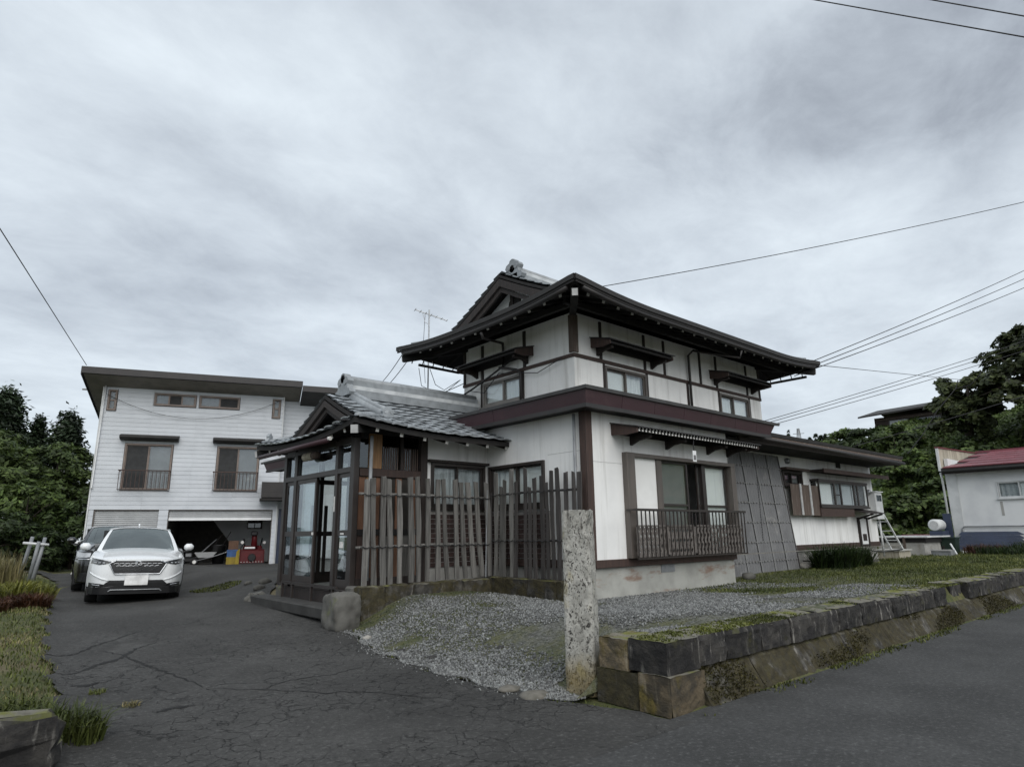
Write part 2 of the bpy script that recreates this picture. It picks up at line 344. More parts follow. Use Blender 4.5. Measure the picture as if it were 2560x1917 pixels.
# ------------------------------------------------------------------ terrain
def h(x, y):
    x = np.asarray(x, float); y = np.asarray(y, float)
    d = .25 * ss((y - 4) / 11) + .025 * np.clip(x - 3, -3, 2) * ss((y - 6) / 6) * ss((24 - y) / 6) + .05 * ss((y - 18) / 9)
    yz = .55 - .11 * ss((y - 4.2) / 2.8) * ss((14.5 - x) / 3)
    yz = yz + .10 * ss((y - 7.6) / 1.8) * ss((8 - x) / 1.2) + .04 * ss((x - 22) / 6)
    w = ss((x - 4.25 - .45 * ss((y - 7) / 2.5)) / (2.4 - 1.1 * ss((y - 6.5) / 2))) * ss((y - 3.45) / .3) * ss((60 - y) / 20)
    w = np.maximum(w, ss((x - 5.0) / .25) * ss((y - 3.5) / .2) * .95 * ss((5.4 - y) / 1.2))
    w = w * (1 - (1 - ss((x - 4.95) / .2)) * ss((4.75 - y) / .2))
    g = lerp(d, yz, w)
    lf = ss((1.25 + .10 * (y - 8) * (y > 8) - x) / .5) * ss((y - 5.7) / .5) * ss((40 - y) / 8)
    g = g + .13 * lf + .10 * ss((-1.5 - x) / 3) * ss((y - 5.7) / .8)
    return g * ss((y - 3.2) / .5)
def sheet(name, mat, fn, nu, nv, dz=0, **k):
    m = MB(); uu, vv = np.meshgrid(np.linspace(0, 1, nu + 1), np.linspace(0, 1, nv + 1))
    X, Y = fn(uu, vv); Z = h(X, Y) + (dz(X, Y) if callable(dz) else dz)
    m.v = [tuple(q) for q in np.stack([X.ravel(), Y.ravel(), Z.ravel()], 1).tolist()]
    m.f = [(j * (nu + 1) + i, j * (nu + 1) + i + 1, (j + 1) * (nu + 1) + i + 1, (j + 1) * (nu + 1) + i) for j in range(nv) for i in range(nu)]
    return m.top(name, mat, kind='structure', smooth=True, **k)

def ground_mat():
    m, t, b = nm('ground'); v = wcoord(t)
    a = tmr(t, tnoise(t, v, .9, 6, .6), .38, .62)
    c = tmix(t, a, (.060, .075, .020), (.125, .115, .045))
    c = tmix(t, tmr(t, tnoise(t, v, 14, 4, .6), .4, .7), c, (.045, .060, .014))
    c = tmix(t, tmr(t, tnoise(t, tmap(t, v, loc=(9, 2, 0)), .35, 5, .6), .52, .66), c, (.16, .135, .075))
    t.links.new(c, b.inputs['Base Color']); b.inputs['Roughness'].default_value = .95
    tbump(t, tnoise(t, v, 30, 6, .7), .8, .04, b)
ground_mat(); mk('crack', (.008, .008, .008), .95)
def asphalt(name, base, crack, pale):
    m, t, b = nm(name); v = wcoord(t)
    dsp = nd(t, 'ShaderNodeTexNoise'); dsp.inputs['Scale'].default_value = 3.0; dsp.inputs['Detail'].default_value = 6; dsp.inputs['Roughness'].default_value = .65; t.links.new(v, dsp.inputs['Vector'])
    mixv = nd(t, 'ShaderNodeMix', data_type='VECTOR'); mixv.inputs[0].default_value = .22; t.links.new(v, mixv.inputs[4]); t.links.new(dsp.outputs['Color'], mixv.inputs[5])
    fine = tnoise(t, v, 190, 3, .75); mid = tnoise(t, v, 55, 4, .7)
    speck = tmr(t, tnoise(t, v, 95, 2, .6), .60, .72)
    big = tmr(t, tnoise(t, tmap(t, v, (.5, .5, .5)), 1.3, 7, .65), .32, .70)
    c = tmix(t, big, tuple(x * .66 for x in base), tuple(x * 1.36 for x in base))
    c = tmix(t, tmr(t, mid, .35, .68, 0, .55), c, tuple(x * .55 for x in base))
    c = tmix(t, tmath(t, 'MULTIPLY', speck, .6), c, pale)
    c = tmix(t, tmr(t, fine, .3, .7, 0, .4), c, tuple(x * .5 for x in base))
    g1 = tnoise(t, v, 26, 5, .75); c = tmix(t, tmr(t, g1, .38, .50, .45, 0), c, tuple(x * .45 for x in base)); c = tmix(t, tmr(t, g1, .54, .66, 0, .55), c, tuple(x * 2.0 for x in base))
    stain = tmr(t, tnoise(t, tmap(t, v, (1, 1, 1), loc=(31, 7, 0)), .33, 6, .6), .56, .72, 0, .55); c = tmix(t, stain, c, tuple(x * .6 for x in base))
    hgt = tmath(t, 'ADD', tmath(t, 'MULTIPLY', fine, .3), tmath(t, 'MULTIPLY', mid, .35))
    if crack:
        def vor(sc, wd):
            vo = nd(t, 'ShaderNodeTexVoronoi', feature='DISTANCE_TO_EDGE'); vo.inputs['Scale'].default_value = sc; t.links.new(mixv.outputs[1], vo.inputs['Vector'])
            wn_ = tmath(t, 'MULTIPLY', tmr(t, tnoise(t, v, 4.5, 4, .6), .30, .72), wd); q = nd(t, 'ShaderNodeMapRange'); t.links.new(vo.outputs['Distance'], q.inputs[0]); q.inputs[1].default_value = 0; t.links.new(wn_, q.inputs[2]); q.inputs[3].default_value = 1; q.inputs[4].default_value = 0; return q.outputs[0]
        area = tmr(t, tnoise(t, tmap(t, v, loc=(3, 1, 0)), .8, 5, .6), .42, .55)
        area2 = tmr(t, tnoise(t, tmap(t, v, loc=(13, 5, 0)), .5, 5, .6), .46, .60)
        sx = nd(t, 'ShaderNodeSeparateXYZ'); t.links.new(v, sx.inputs[0])
        near = tmr(t, sx.outputs[1], 8, 13, 1, .25)
        k = tmath(t, 'MULTIPLY', tmath(t, 'MULTIPLY', vor(8.5, .05), area), near); k2 = tmath(t, 'MULTIPLY', tmath(t, 'MULTIPLY', vor(2.6, .03), area2), near)
        k = tmath(t, 'MAXIMUM', k, k2); k = tmath(t, 'MULTIPLY', k, crack)
        c = tmix(t, k, c, (.007, .007, .008)); hgt = tmath(t, 'SUBTRACT', hgt, tmath(t, 'MULTIPLY', k, 1.2))
        dust = tmr(t, tnoise(t, tmap(t, v, loc=(1, 8, 0)), .8, 6, .65), .56, .78, 0, .6); c = tmix(t, dust, c, tuple(x * 1.8 for x in base))
    t.links.new(c, b.inputs['Base Color']); b.inputs['Roughness'].default_value = .8; b.inputs['Specular IOR Level'].default_value = .22
    tbump(t, hgt, .9, .02, b)
asphalt('asphalt_road', (.074, .0745, .0735), 0, (.12, .12, .12)); asphalt('asphalt_drive', (.070, .069, .0665), .75, (.12, .115, .10))
def gravel_mat():
    m, t, b = nm('gravel_bed'); v = wcoord(t)
    vo = nd(t, 'ShaderNodeTexVoronoi'); vo.inputs['Scale'].default_value = 30; t.links.new(v, vo.inputs['Vector'])
    s_ = nd(t, 'ShaderNodeSeparateXYZ'); t.links.new(vo.outputs['Color'], s_.inputs[0])
    c = tmix(t, s_.outputs[0], (.06, .06, .052), (.17, .17, .155))
    moss = tmr(t, tnoise(t, v, .75, 5, .62), .38, .55)
    sx = nd(t, 'ShaderNodeSeparateXYZ'); t.links.new(v, sx.inputs[0])
    far = tmr(t, sx.outputs[0], 8.5, 13.5, 0, 1)
    up = tmr(t, sx.outputs[1], 6.6, 9.2, 0, .75)
    mm = tmath(t, 'MINIMUM', tmath(t, 'ADD', tmath(t, 'MULTIPLY', moss, .8), tmath(t, 'MULTIPLY', tmath(t, 'MAXIMUM', far, up), .8)), 1.0)
    mc = tmix(t, tmr(t, tnoise(t, v, 6, 5, .6), .35, .65), (.045, .058, .014), (.095, .095, .030))
    c = tmix(t, tmath(t, 'MULTIPLY', mm, tmr(t, tnoise(t, v, 9, 5, .7), .30, .55, .35, .92)), c, mc)
    t.links.new(c, b.inputs['Base Color']); b.inputs['Roughness'].default_value = .9
    hh = tmath(t, 'SUBTRACT', 1.0, vo.outputs['Distance']); tbump(t, hh, .9, .03, b)
gravel_mat()

# ------------------------------------------------------------------ ground, road, driveway, yard
def gfn(u, v):
    a = -1 + 2 * u; bb = -1 + 2 * v
    X = 8 + 24 * a + 340 * np.sign(a) * np.abs(a) ** 7; Y = 10 + 22 * bb + 340 * np.sign(bb) * np.abs(bb) ** 7
    return X, Y
sheet('ground', 'ground', gfn, 220, 220, -.03)
def road_fn(u, v):
    X = -70 + 190 * u; yb = -9 + 0 * u
    yt = np.where(X > 4.6, 3.48, 3.48 + 2.3 * ss((4.6 - X) / 3.4)); return X, lerp(yb, yt, v)
sheet('road', 'asphalt_road', road_fn, 260, 40, .006)
DL = [(3.0, .55), (5.0, .75), (6.1, .86), (8.2, 1.06), (10.5, 1.2), (15.7, 1.8), (20, 2.35), (23.5, 2.8), (27, 2.6), (30, 2.2)]
DR = [(3.0, 4.9), (4.4, 4.50), (5.3, 4.36), (5.7, 4.34), (6.2, 4.30), (7.7, 4.36), (9.3, 4.80), (9.9, 5.1), (13.5, 5.2), (15.2, 6.2), (17, 8.6), (21, 10.8), (30, 10.8)]
def drv(u, v):
    Y = 3.3 + 25.4 * v; wob = .05 * np.sin(Y * 5.1) + .04 * np.sin(Y * 11.7 + 1)
    l = np.interp(Y, *zip(*DL)) + wob; r = np.interp(Y, *zip(*DR)) + wob * .8
    return lerp(l, r, u), Y
sheet('driveway', 'asphalt_drive', drv, 48, 160, lambda X, Y: .0075 + .0065 * ss((Y - 3.4) / .8))
def yard(u, v):
    Y = 3.62 + 6.0 * v; l = np.interp(Y, *zip(*DR)) + .04 * np.sin(Y * 9) - .02; l = np.where(Y < 4.40, 5.05, l); r = 12.0 + 4.5 * ss((Y - 3.6) / 2) + .5 * np.sin(Y * 3)
    return lerp(l, r, u ** 1.2), Y
sheet('gravel_yard', 'gravel_bed', yard, 150, 90, .012)

CR = [[(.95, 9.6), (1.25, 9.75), (1.5, 9.95), (1.75, 10.35), (2.1, 10.75), (2.5, 11.2)], [(1.05, 8.55), (1.35, 8.75), (1.55, 9.0), (1.85, 9.25), (2.1, 9.75), (2.45, 10.1)], [(1.75, 9.9), (1.9, 9.4), (1.95, 8.8), (2.05, 8.2), (2.15, 7.6), (2.2, 7.1)], [(1.2, 8.1), (1.3, 8.0), (1.45, 8.1)], [(1.6, 6.5), (1.75, 6.6), (1.95, 6.55)], [(2.2, 7.1), (2.6, 6.7), (3.0, 6.2), (3.3, 6.0), (3.7, 5.3)], [(2.6, 6.7), (2.9, 6.9), (3.4, 6.85), (3.9, 7.0)]]
drvo = bpy.data.objects['driveway']; rg = random.Random(2)
for ci, c_ in enumerate(CR):
    pts = []
    for a, b_ in zip(c_, c_[1:]):
        for k in range(9): t = k / 9; pts.append((lerp(a[0], b_[0], t) + rg.uniform(-.025, .025), lerp(a[1], b_[1], t) + rg.uniform(-.025, .025)))
    m = MB(); n = len(pts); w0 = (.035, .045, .02, .05, .04, .012, .012)[ci]
    for k, (x, y) in enumerate(pts):
        d = Vector((pts[min(k + 1, n - 1)][0] - pts[max(k - 1, 0)][0], pts[min(k + 1, n - 1)][1] - pts[max(k - 1, 0)][1], 0)).normalized(); w = w0 * math.sin(math.pi * (k + .3) / n) * rg.uniform(.15, 1.0) + .003; zc = float(h(x, y)) + .0175
        m.v += [(x - d.y * w, y + d.x * w, zc), (x + d.y * w, y - d.x * w, zc)]
    m.f = [(2 * k, 2 * k + 1, 2 * k + 3, 2 * k + 2) for k in range(n - 1)]; m.part('crack', 'crack', drvo, local=True)

# ================================================================== the two-storey house
HOUSE = thing('two_storey_house', 'white plastered two-storey house with dark timber framing and grey tiled hip-and-gable roof', 'house', (7.93, 7.2, .4))
def P(ax, c, u, d, z): return (u, c - d, z) if ax == 'Y' else (c - d, u, z)
def fb(m, ax, c, u0, u1, d0, d1, z0, z1):
    a = P(ax, c, u0, d0, z0); b = P(ax, c, u1, d1, z1); return m.box(a[0], b[0], a[1], b[1], a[2], b[2])
def fbx(name, mat, par, ax, c, u0, u1, d0, d1, z0, z1, bev=0, **k):
    return fb(MB(), ax, c, u0, u1, d0, d1, z0, z1).part(name, mat, par, bev=bev, **k)
def wall(name, mat, par, ax, c, th, u0, u1, z0, z1, holes=()):
    m = MB(); us = sorted({u0, u1, *[q for hh in holes for q in hh[:2]]})
    for a, b in zip(us, us[1:]):
        zs = [z0]; mid = (a + b) / 2
        for hh in sorted(holes, key=lambda q: q[2]):
            if hh[0] < mid < hh[1]: zs += [hh[2], hh[3]]
        zs.append(z1)
        for i in range(0, len(zs), 2):
            if zs[i + 1] > zs[i]: fb(m, ax, c, a, b, -th, 0, zs[i], zs[i + 1])
    return m.part(name, mat, par)
def window(par, ax, c, u0, u1, z0, z1, sashes, fmat='frame_brown', fw=.05, out=.03, glass='glass', sill=True, name='window'):
    m = MB()
    for a, b, e, g in ((u0, u1, z1 - fw, z1), (u0, u1, z0, z0 + fw), (u0, u0 + fw, z0 + fw, z1 - fw), (u1 - fw, u1, z0 + fw, z1 - fw)): fb(m, ax, c, a, b, -.08, out, e, g)
    w = m.part(name, fmat, par)
    for i, (a, b, back) in enumerate(sashes):
        dd = .0 if i % 2 else -.035
        m = MB(); s = .035; y0, y1 = z0 + fw, z1 - fw
        for p_, q_, e, g in ((a, b, y1 - s, y1), (a, b, y0, y0 + s), (a, a + s, y0 + s, y1 - s), (b - s, b, y0 + s, y1 - s)): fb(m, ax, c, p_, q_, dd - .03, dd, e, g)
        m.part('sash', fmat, w)
        fb(MB(), ax, c, a + s, b - s, dd - .018, dd - .014, y0 + s, y1 - s).part('pane', glass, w)
        if back:
            if back in ('lace', 'curtain'):
                n = max(8, int((b - a) * 40)); mm = MB()
                mm.grid(lambda i_, j_: P(ax, c, lerp(a, b, i_), -.10 + .018 * math.sin(i_ * n * .9 + .5 * math.sin(i_ * 9)), lerp(y0, y1, j_)), n, 1); mm.part('curtain', back, w)
            else: fb(MB(), ax, c, a + .01, b - .01, -.078, -.07, y0, y1).part('blind', back, w)
    if sill: fbx('sill', fmat, w, ax, c, u0 - .04, u1 + .04, -.02, out + .05, z0 - .03, z0)
    return w

# --- foundation, sill boards, ground-floor walls
m = MB(); m.box(7.97, 12.28, 7.24, 8.2, .15, .93); m.part('foundation', 'concrete_base', HOUSE)
m = MB(); m.box(8.0, 8.6, 8.2, 19.6, .15, .92); m.box(12.28, 22.3, 8.16, 8.6, .3, .965); m.part('foundation', 'concrete', HOUSE)
fbx('foundation_vent', 'pipe_grey', HOUSE, 'Y', 7.24, 9.82, 10.22, .0, .012, .79, .915)
fbx('foundation_vent', 'pipe_grey', HOUSE, 'Y', 8.16, 18.6, 19.0, 0, .012, .72, .95)
fbx('sill_board', 'timber_brown', HOUSE, 'Y', 7.2, 7.9, 12.3, -.1, .03, .932, 1.06, .006)
fbx('sill_board', 'timber_brown', HOUSE, 'X', 7.93, 7.17, 9.8, -.1, .03, .932, 1.06, .006)
fbx('sill_board', 'timber_brown', HOUSE, 'Y', 8.1, 16.2, 20.85, -.1, .025, .97, 1.11, .006)
fbx('sill_board', 'timber_brown', HOUSE, 'Y', 8.1, 21.55, 22.4, -.1, .025, .97, 1.11, .006)
wall('wall', 'plaster', HOUSE, 'Y', 7.2, .14, 7.95, 12.3, 1.06, 3.56, [(9.02, 12.26, 1.07, 2.80)])
wall('wall', 'plaster', HOUSE, 'X', 7.93, .14, 7.206, 9.86, 1.06, 3.56, [(8.2, 9.74, 1.95, 2.76)])
wall('wall', 'plaster', HOUSE, 'X', 7.93, .14, 9.95, 19.7, .92, 3.56)
m = MB(); m.box(12.16, 12.3, 7.34, 8.2, 1.06, 3.56); m.part('wall', 'plaster', HOUSE)
wall('wall', 'plaster', HOUSE, 'Y', 8.1, .14, 12.3, 22.4, 1.11, 3.5, [(16.42, 17.5, 2.62, 3.02), (18.05, 21.4, 2.16, 2.8)])
m = MB(); m.box(22.26, 22.4, 8.24, 19.6, .9, 3.5); m.box(8.1, 22.3, 19.56, 19.7, .9, 3.5); m.part('wall', 'plaster', HOUSE)
m = MB(); m.box(8.08, 22.2, 7.36, 7.37, 1.0, 1.02); m.box(8.08, 22.2, 8.3, 19.5, 1.0, 1.04); m.part('floor', 'interior_mid', HOUSE)
m = MB(); m.box(8.1, 16, 11.0, 11.05, 1.05, 3.5); m.part('inner_wall', 'interior_mid', HOUSE)
m = MB(); m.box(10.83, 11.26, 7.9, 7.92, 1.05, 2.9); m.part('inner_door', 'interior_dark', HOUSE)
# corner post and downpipe
m = MB(); m.box(7.90, 8.06, 7.17, 7.2, 1.062, 3.5); m.box(7.90, 7.93, 7.2, 7.33, 1.062, 3.5); m.part('corner_post', 'timber_brown', HOUSE, bev=.008)
MB().tube([(7.86, 7.40, 3.47), (7.86, 7.40, .7)], .026, 8).part('downpipe', 'pipe_grey', HOUSE, smooth=True)
MB().box(7.80, 7.94, 7.36, 7.44, 2.21, 2.25).part('pipe_clip', 'steel', HOUSE)
fbx('siding_joint', 'seam_light', HOUSE, 'Y', 7.2, 8.07, 8.86, .0005, .003, 2.655, 2.662)
fbx('siding_joint', 'seam_light', HOUSE, 'X', 7.93, 7.34, 8.12, .0005, .003, 2.84, 2.847)

# --- fascia belt of the ground floor, mitred at the corner
XE, YE = 13.45, 20.45
def belt(sec, seg, mat, name, par=HOUSE):
    def pt(o, z, w):
        if w == 'c': return (7.93 - o, 7.2 - o, z)
        if w == 'r': return (XE + (o - .3) * 4.2, 7.2 - o, z)
        if w == 'l': return (7.93 - o, YE + (o - .3) * 4.2, z)
        return (w[1], 7.2 - o, z) if w[0] == 'r' else (7.93 - o, w[1], z)
    n = len(sec); mm = MB()
    for (o, z) in sec: mm.v.append(pt(o, z, seg[0]))
    for (o, z) in sec: mm.v.append(pt(o, z, seg[1]))
    mm.f += [tuple(range(n)), tuple(range(n, 2 * n))[::-1]] + [(i, (i + 1) % n, n + (i + 1) % n, n + i) for i in range(n)]
    return mm.part(name, mat, par)
RED = [(.30, 3.548), (.335, 3.548), (.375, 3.765), (.30, 3.765)]
LOW = [(.28, 3.48), (.345, 3.48), (.345, 3.546), (.28, 3.546)]
TOPT = [(.25, 3.767), (.41, 3.767), (.42, 3.825), (.25, 3.825)]
for sg in (('c', 'r'), ('c', 'l')):
    belt(LOW, sg, 'trim_metal', 'soffit_trim'); belt(TOPT, sg, 'trim_top', 'roof_edge')
xs = ['c', 8.49, 9.4, 10.31, 11.22, 12.13, 13.0, 'r']
for a, b in zip(xs, xs[1:]):
    w0 = a if a == 'c' else ('r', a + .004); w1 = b if b == 'r' else ('r', b - .004)
    belt(RED, (w0, w1), 'maroon', 'fascia_panel')
ys = ['c', 9.2, 11.0, 12.8, 14.6, 16.4, 18.2, 'l']
for a, b in zip(ys, ys[1:]):
    w0 = a if a == 'c' else ('l', a + .004); w1 = b if b == 'l' else ('l', b - .004)
    belt(RED, (w0, w1), 'maroon', 'fascia_panel')
m = MB(); m.box(7.66, 13.3, 6.93, 7.22, 3.50, 3.54); m.box(7.66, 7.95, 7.22, 20.3, 3.50, 3.54); m.part('soffit', 'timber_black', HOUSE)
# low metal roof behind the belt
m = MB()
m.hexa([(7.56, 6.83, 3.79), (13.7, 6.83, 3.79), (13.9, 8.4, 4.13), (8.95, 8.4, 4.13), (7.56, 6.83, 3.83), (13.7, 6.83, 3.83), (13.9, 8.4, 4.17), (8.95, 8.4, 4.17)])
m.hexa([(7.56, 6.83, 3.79), (8.95, 8.4, 4.13), (10.9, 17.0, 4.62), (7.56, 20.5, 3.79), (7.56, 6.83, 3.83), (8.95, 8.4, 4.17), (10.9, 17.0, 4.66), (7.56, 20.5, 3.83)])
m.hexa([(8.95, 11.7, 4.13), (17, 11.7, 4.13), (17, 17.0, 4.62), (10.9, 17.0, 4.62), (8.95, 11.7, 4.17), (17, 11.7, 4.17), (17, 17.0, 4.66), (10.9, 17, 4.66)])
m.part('lower_roof', 'roof_dark', HOUSE)
# wing roof with layered eave
m = MB(); m.hexa([(13.2, 7.12, 3.60), (22.5, 7.12, 3.60), (22.5, 12.5, 4.3), (13.2, 12.5, 4.3), (13.2, 7.10, 3.68), (22.5, 7.10, 3.68), (22.5, 12.5, 4.4), (13.2, 12.5, 4.4)])
m.hexa([(15, 12.5, 4.3), (22.5, 12.5, 4.3), (22.5, 19.8, 3.6), (15, 19.8, 3.6), (15, 12.5, 4.4), (22.5, 12.5, 4.4), (22.5, 19.8, 3.7), (15, 19.8, 3.7)])
m.part('wing_roof', 'roof_dark', HOUSE)
bx('eave_board', 'timber_dark', HOUSE, 12.8, 22.35, 7.16, 7.20, 3.40, 3.60)
bx('eave_lath', 'timber_worn', HOUSE, 12.8, 22.4, 7.12, 7.16, 3.53, 3.585)
MB().tube([(13.0, 7.07, 3.50), (22.4, 7.07, 3.46)], .045, 8).part('gutter', 'trim_metal', HOUSE, smooth=True)
bx('soffit', 'timber_black', HOUSE, 12.35, 22.35, 7.2, 8.1, 3.42, 3.45)

# --- upper storey
X2, Y2, X2E, Y2E = 8.84, 8.25, 16.0, 11.8
wall('upper_wall', 'plaster', HOUSE, 'Y', Y2, .12, X2 + .001, X2E, 3.9, 5.75, [(9.72, 11.07, 4.22, 4.80), (13.98, 15.37, 4.22, 4.80)])
wall('upper_wall', 'plaster', HOUSE, 'X', X2, .12, Y2 + .006, Y2E, 3.9, 5.75, [(9.76, 11.08, 4.22, 4.80)])
m = MB(); m.box(X2E - .12, X2E, Y2 + .12, Y2E, 3.9, 5.75); m.box(X2 + .12, X2E - .12, Y2E - .12, Y2E, 3.9, 5.75); m.part('upper_wall', 'plaster', HOUSE)
m = MB(); m.box(X2 + .2, X2E - .2, 9.6, 9.63, 4.0, 5.6); m.part('inner_wall', 'interior_mid', HOUSE)
def post(ax, c, u, w, z0, z1, mat='timber_dark', d=.022): fbx('post', mat, HOUSE, ax, c, u - w / 2, u + w / 2, -.02, d, z0, z1, .004)
m = MB(); m.box(X2 - .03, X2 + .11, Y2 - .03, Y2, 4.93, 5.7); m.box(X2 - .03, X2, Y2, Y2 + .11, 4.93, 5.7); m.part('corner_post', 'timber_worn', HOUSE, bev=.005)
fbx('rail', 'timber_brown', HOUSE, 'Y', Y2, X2 - .025, 16.02, -.02, .030, 4.835, 4.905, .004)
fbx('rail', 'timber_brown', HOUSE, 'X', X2, Y2 - .025, 11.82, -.02, .030, 4.835, 4.905, .004)
for u in (9.625, 11.06, 11.775, 13.205, 13.91, 15.345, 15.98): post('Y', Y2, u, .075, 4.907, 5.7)
post('Y', Y2, 12.63, .075, 3.95, 4.833)
for u in (9.675, 11.1, 11.77): post('X', X2, u, .085, 4.907, 5.7)
for ax, c, a, b in (('Y', Y2, 9.67, 9.72), ('Y', Y2, 11.07, 11.13), ('Y', Y2, 13.92, 13.98), ('Y', Y2, 15.37, 15.42), ('X', X2, 11.08, 11.15), ('X', X2, 9.70, 9.76)):
    fbx('post', 'timber_dark', HOUSE, ax, c, a, b, -.02, .026, 3.95, 4.833, .004)
window(HOUSE, 'Y', Y2, 9.72, 11.07, 4.24, 4.80, [(9.77, 10.43, 'shoji'), (10.38, 11.02, 'curtain')], 'frame_taupe')
window(HOUSE, 'Y', Y2, 13.98, 15.37, 4.24, 4.80, [(14.03, 14.66, 'curtain'), (14.62, 15.32, 'shoji')], 'frame_taupe')
window(HOUSE, 'X', X2, 9.76, 11.08, 4.24, 4.80, [(9.81, 10.40, 'curtain'), (10.38, 11.03, 'shoji')], 'frame_grey')

# --- window awnings with rows of little rafters
def awning(ax, c, u0, u1, zt, dep=.5, drop=.14, nraf=24, two=False):
    A = fbx('awning', 'timber_black', HOUSE, ax, c, u0 + .05, u1 - .05, 0, .05, zt - .2, zt - .02)
    mm = MB(); p = [P(ax, c, u0 - .03, 0, zt), P(ax, c, u0 - .03, dep + .04, zt - drop), P(ax, c, u0 - .03, dep + .04, zt - drop - .018), P(ax, c, u0 - .03, 0, zt - .018)]
    v = Vector(P(ax, c, u1 + .03, 0, 0)) - Vector(P(ax, c, u0 - .03, 0, 0)); mm.prism(p, v); mm.part('awning_roof', 'trim_metal', A)
    for u in (u0, u1 - .035):
        p = [P(ax, c, u, 0, zt - .02), P(ax, c, u, dep, zt - drop - .02), P(ax, c, u, dep, zt - drop - .10), P(ax, c, u, dep * .55, zt - drop - .12), P(ax, c, u, 0, zt - .22)]
        MB().prism(p, Vector(P(ax, c, .035, 0, 0)) - Vector(P(ax, c, 0, 0, 0))).part('end_board', 'timber_brown', A)
    fb(MB(), ax, c, u0 + .036, u1 - .036, dep - .06, dep - .02, zt - drop - .075, zt - drop - .035).part('front_beam', 'timber_black', A)
    for k in range(nraf):
        u = lerp(u0 + .08, u1 - .08, k / (nraf - 1)); mm = MB()
        mm.bar(P(ax, c, u, .05, zt - .05), P(ax, c, u, dep + .0, zt - drop - .022), .022, .02); r_ = mm.part('rafter', 'timber_black', A)
        if two:
            fb(MB(), ax, c, u - .014, u + .014, dep + .001, dep + .004, zt - drop - .036, zt - drop - .018).part('rafter_end', 'white_end', A)
            fb(MB(), ax, c, u - .016, u + .016, dep - .02, dep - .006, zt - drop - .078, zt - drop - .046).part('rafter_end', 'white_end', A)
    for u in ([u0 + .16, u1 - .16] if not two else [u0 + .5, u0 + 1.55, u1 - 1.1, u1 - .35]):
        p = [P(ax, c, u, 0, zt - .2), P(ax, c, u, dep * .8, zt - drop - .08), P(ax, c, u, dep * .8, zt - drop - .13), P(ax, c, u, dep * .3, zt - .29), P(ax, c, u, 0, zt - .36)]
        MB().prism(p, Vector(P(ax, c, .07, 0, 0)) - Vector(P(ax, c, 0, 0, 0))).part('bracket', 'timber_dark', A)
    return A
awning('Y', Y2, 9.33, 11.42, 5.32); awning('Y', Y2, 13.62, 15.70, 5.32, nraf=20); awning('X', X2, 9.40, 11.42, 5.32)
awning('Y', 7.2, 8.58, 12.62, 3.36, .56, .13, 42, True)

# --- ground-floor front window with shutter panel, open sash and railing
WF = MB(); fb(WF, 'Y', 7.2, 8.84, 9.06, -.05, .11, 1.062, 2.86); fb(WF, 'Y', 7.2, 9.06, 12.40, -.05, .10, 2.79, 2.86); fb(WF, 'Y', 7.2, 12.24, 12.40, -.05, .10, 1.062, 2.79); fb(WF, 'Y', 7.2, 9.06, 12.24, -.05, .10, 1.064, 1.10)
WF = WF.part('front_window', 'frame_taupe', HOUSE, bev=.005)
fbx('shutter_panel', 'shoji', WF, 'Y', 7.2, 9.06, 9.76, -.03, .02, 1.10, 2.79)
fbx('mullion', 'frame_taupe', WF, 'Y', 7.2, 9.76, 9.91, -.06, .05, 1.10, 2.79)
fbx('mullion', 'frame_brown', WF, 'Y', 7.2, 11.30, 11.42, -.10, .0, 1.10, 2.79)
def sash(u0, u1, d, glassm, back, bd=.05):
    mm = MB(); s = .045
    for a, b, e, g in ((u0, u1, 2.79 - s, 2.79), (u0, u1, 1.10, 1.10 + s), (u0, u0 + s, 1.10 + s, 2.79 - s), (u1 - s, u1, 1.10 + s, 2.79 - s), (u0 + s, u1 - s, 1.96, 2.0)): fb(mm, 'Y', 7.2, a, b, d - .03, d, e, g)
    S = mm.part('sash', 'frame_brown', WF)
    for e, g in ((1.145, 1.96), (2.0, 2.745)): fb(MB(), 'Y', 7.2, u0 + s, u1 - s, d - .017, d - .013, e, g).part('pane', glassm, S)
    if back: fb(MB(), 'Y', 7.2, u0 + s, u1 - s, d - bd - .01, d - bd, 1.15, 2.74).part('blind', back, S)
sash(9.93, 10.80, .0, 'glass', 'screen'); sash(11.36, 12.23, -.03, 'glass', 'shoji'); sash(11.2, 11.34, -.07, 'glass', 'curtain', .03)
RL = MB(); fb(RL, 'Y', 7.2, 8.80, 12.34, .225, .285, 1.845, 1.885); RL = RL.part('railing', 'frame_brown', WF)
fb(fb(fb(MB(), 'Y', 7.2, 8.82, 12.32, .24, .27, 1.045, 1.07), 'Y', 7.2, 8.82, 8.85, .05, .25, 1.85, 1.88), 'Y', 7.2, 12.29, 12.32, .05, .25, 1.85, 1.88).part('rail', 'frame_brown', WF)
for k in range(31):
    u = lerp(8.85, 12.31, k / 30); fbx('bar', 'frame_brown', WF, 'Y', 7.2, u - .009, u + .009, .246, .264, 1.07, 1.845)
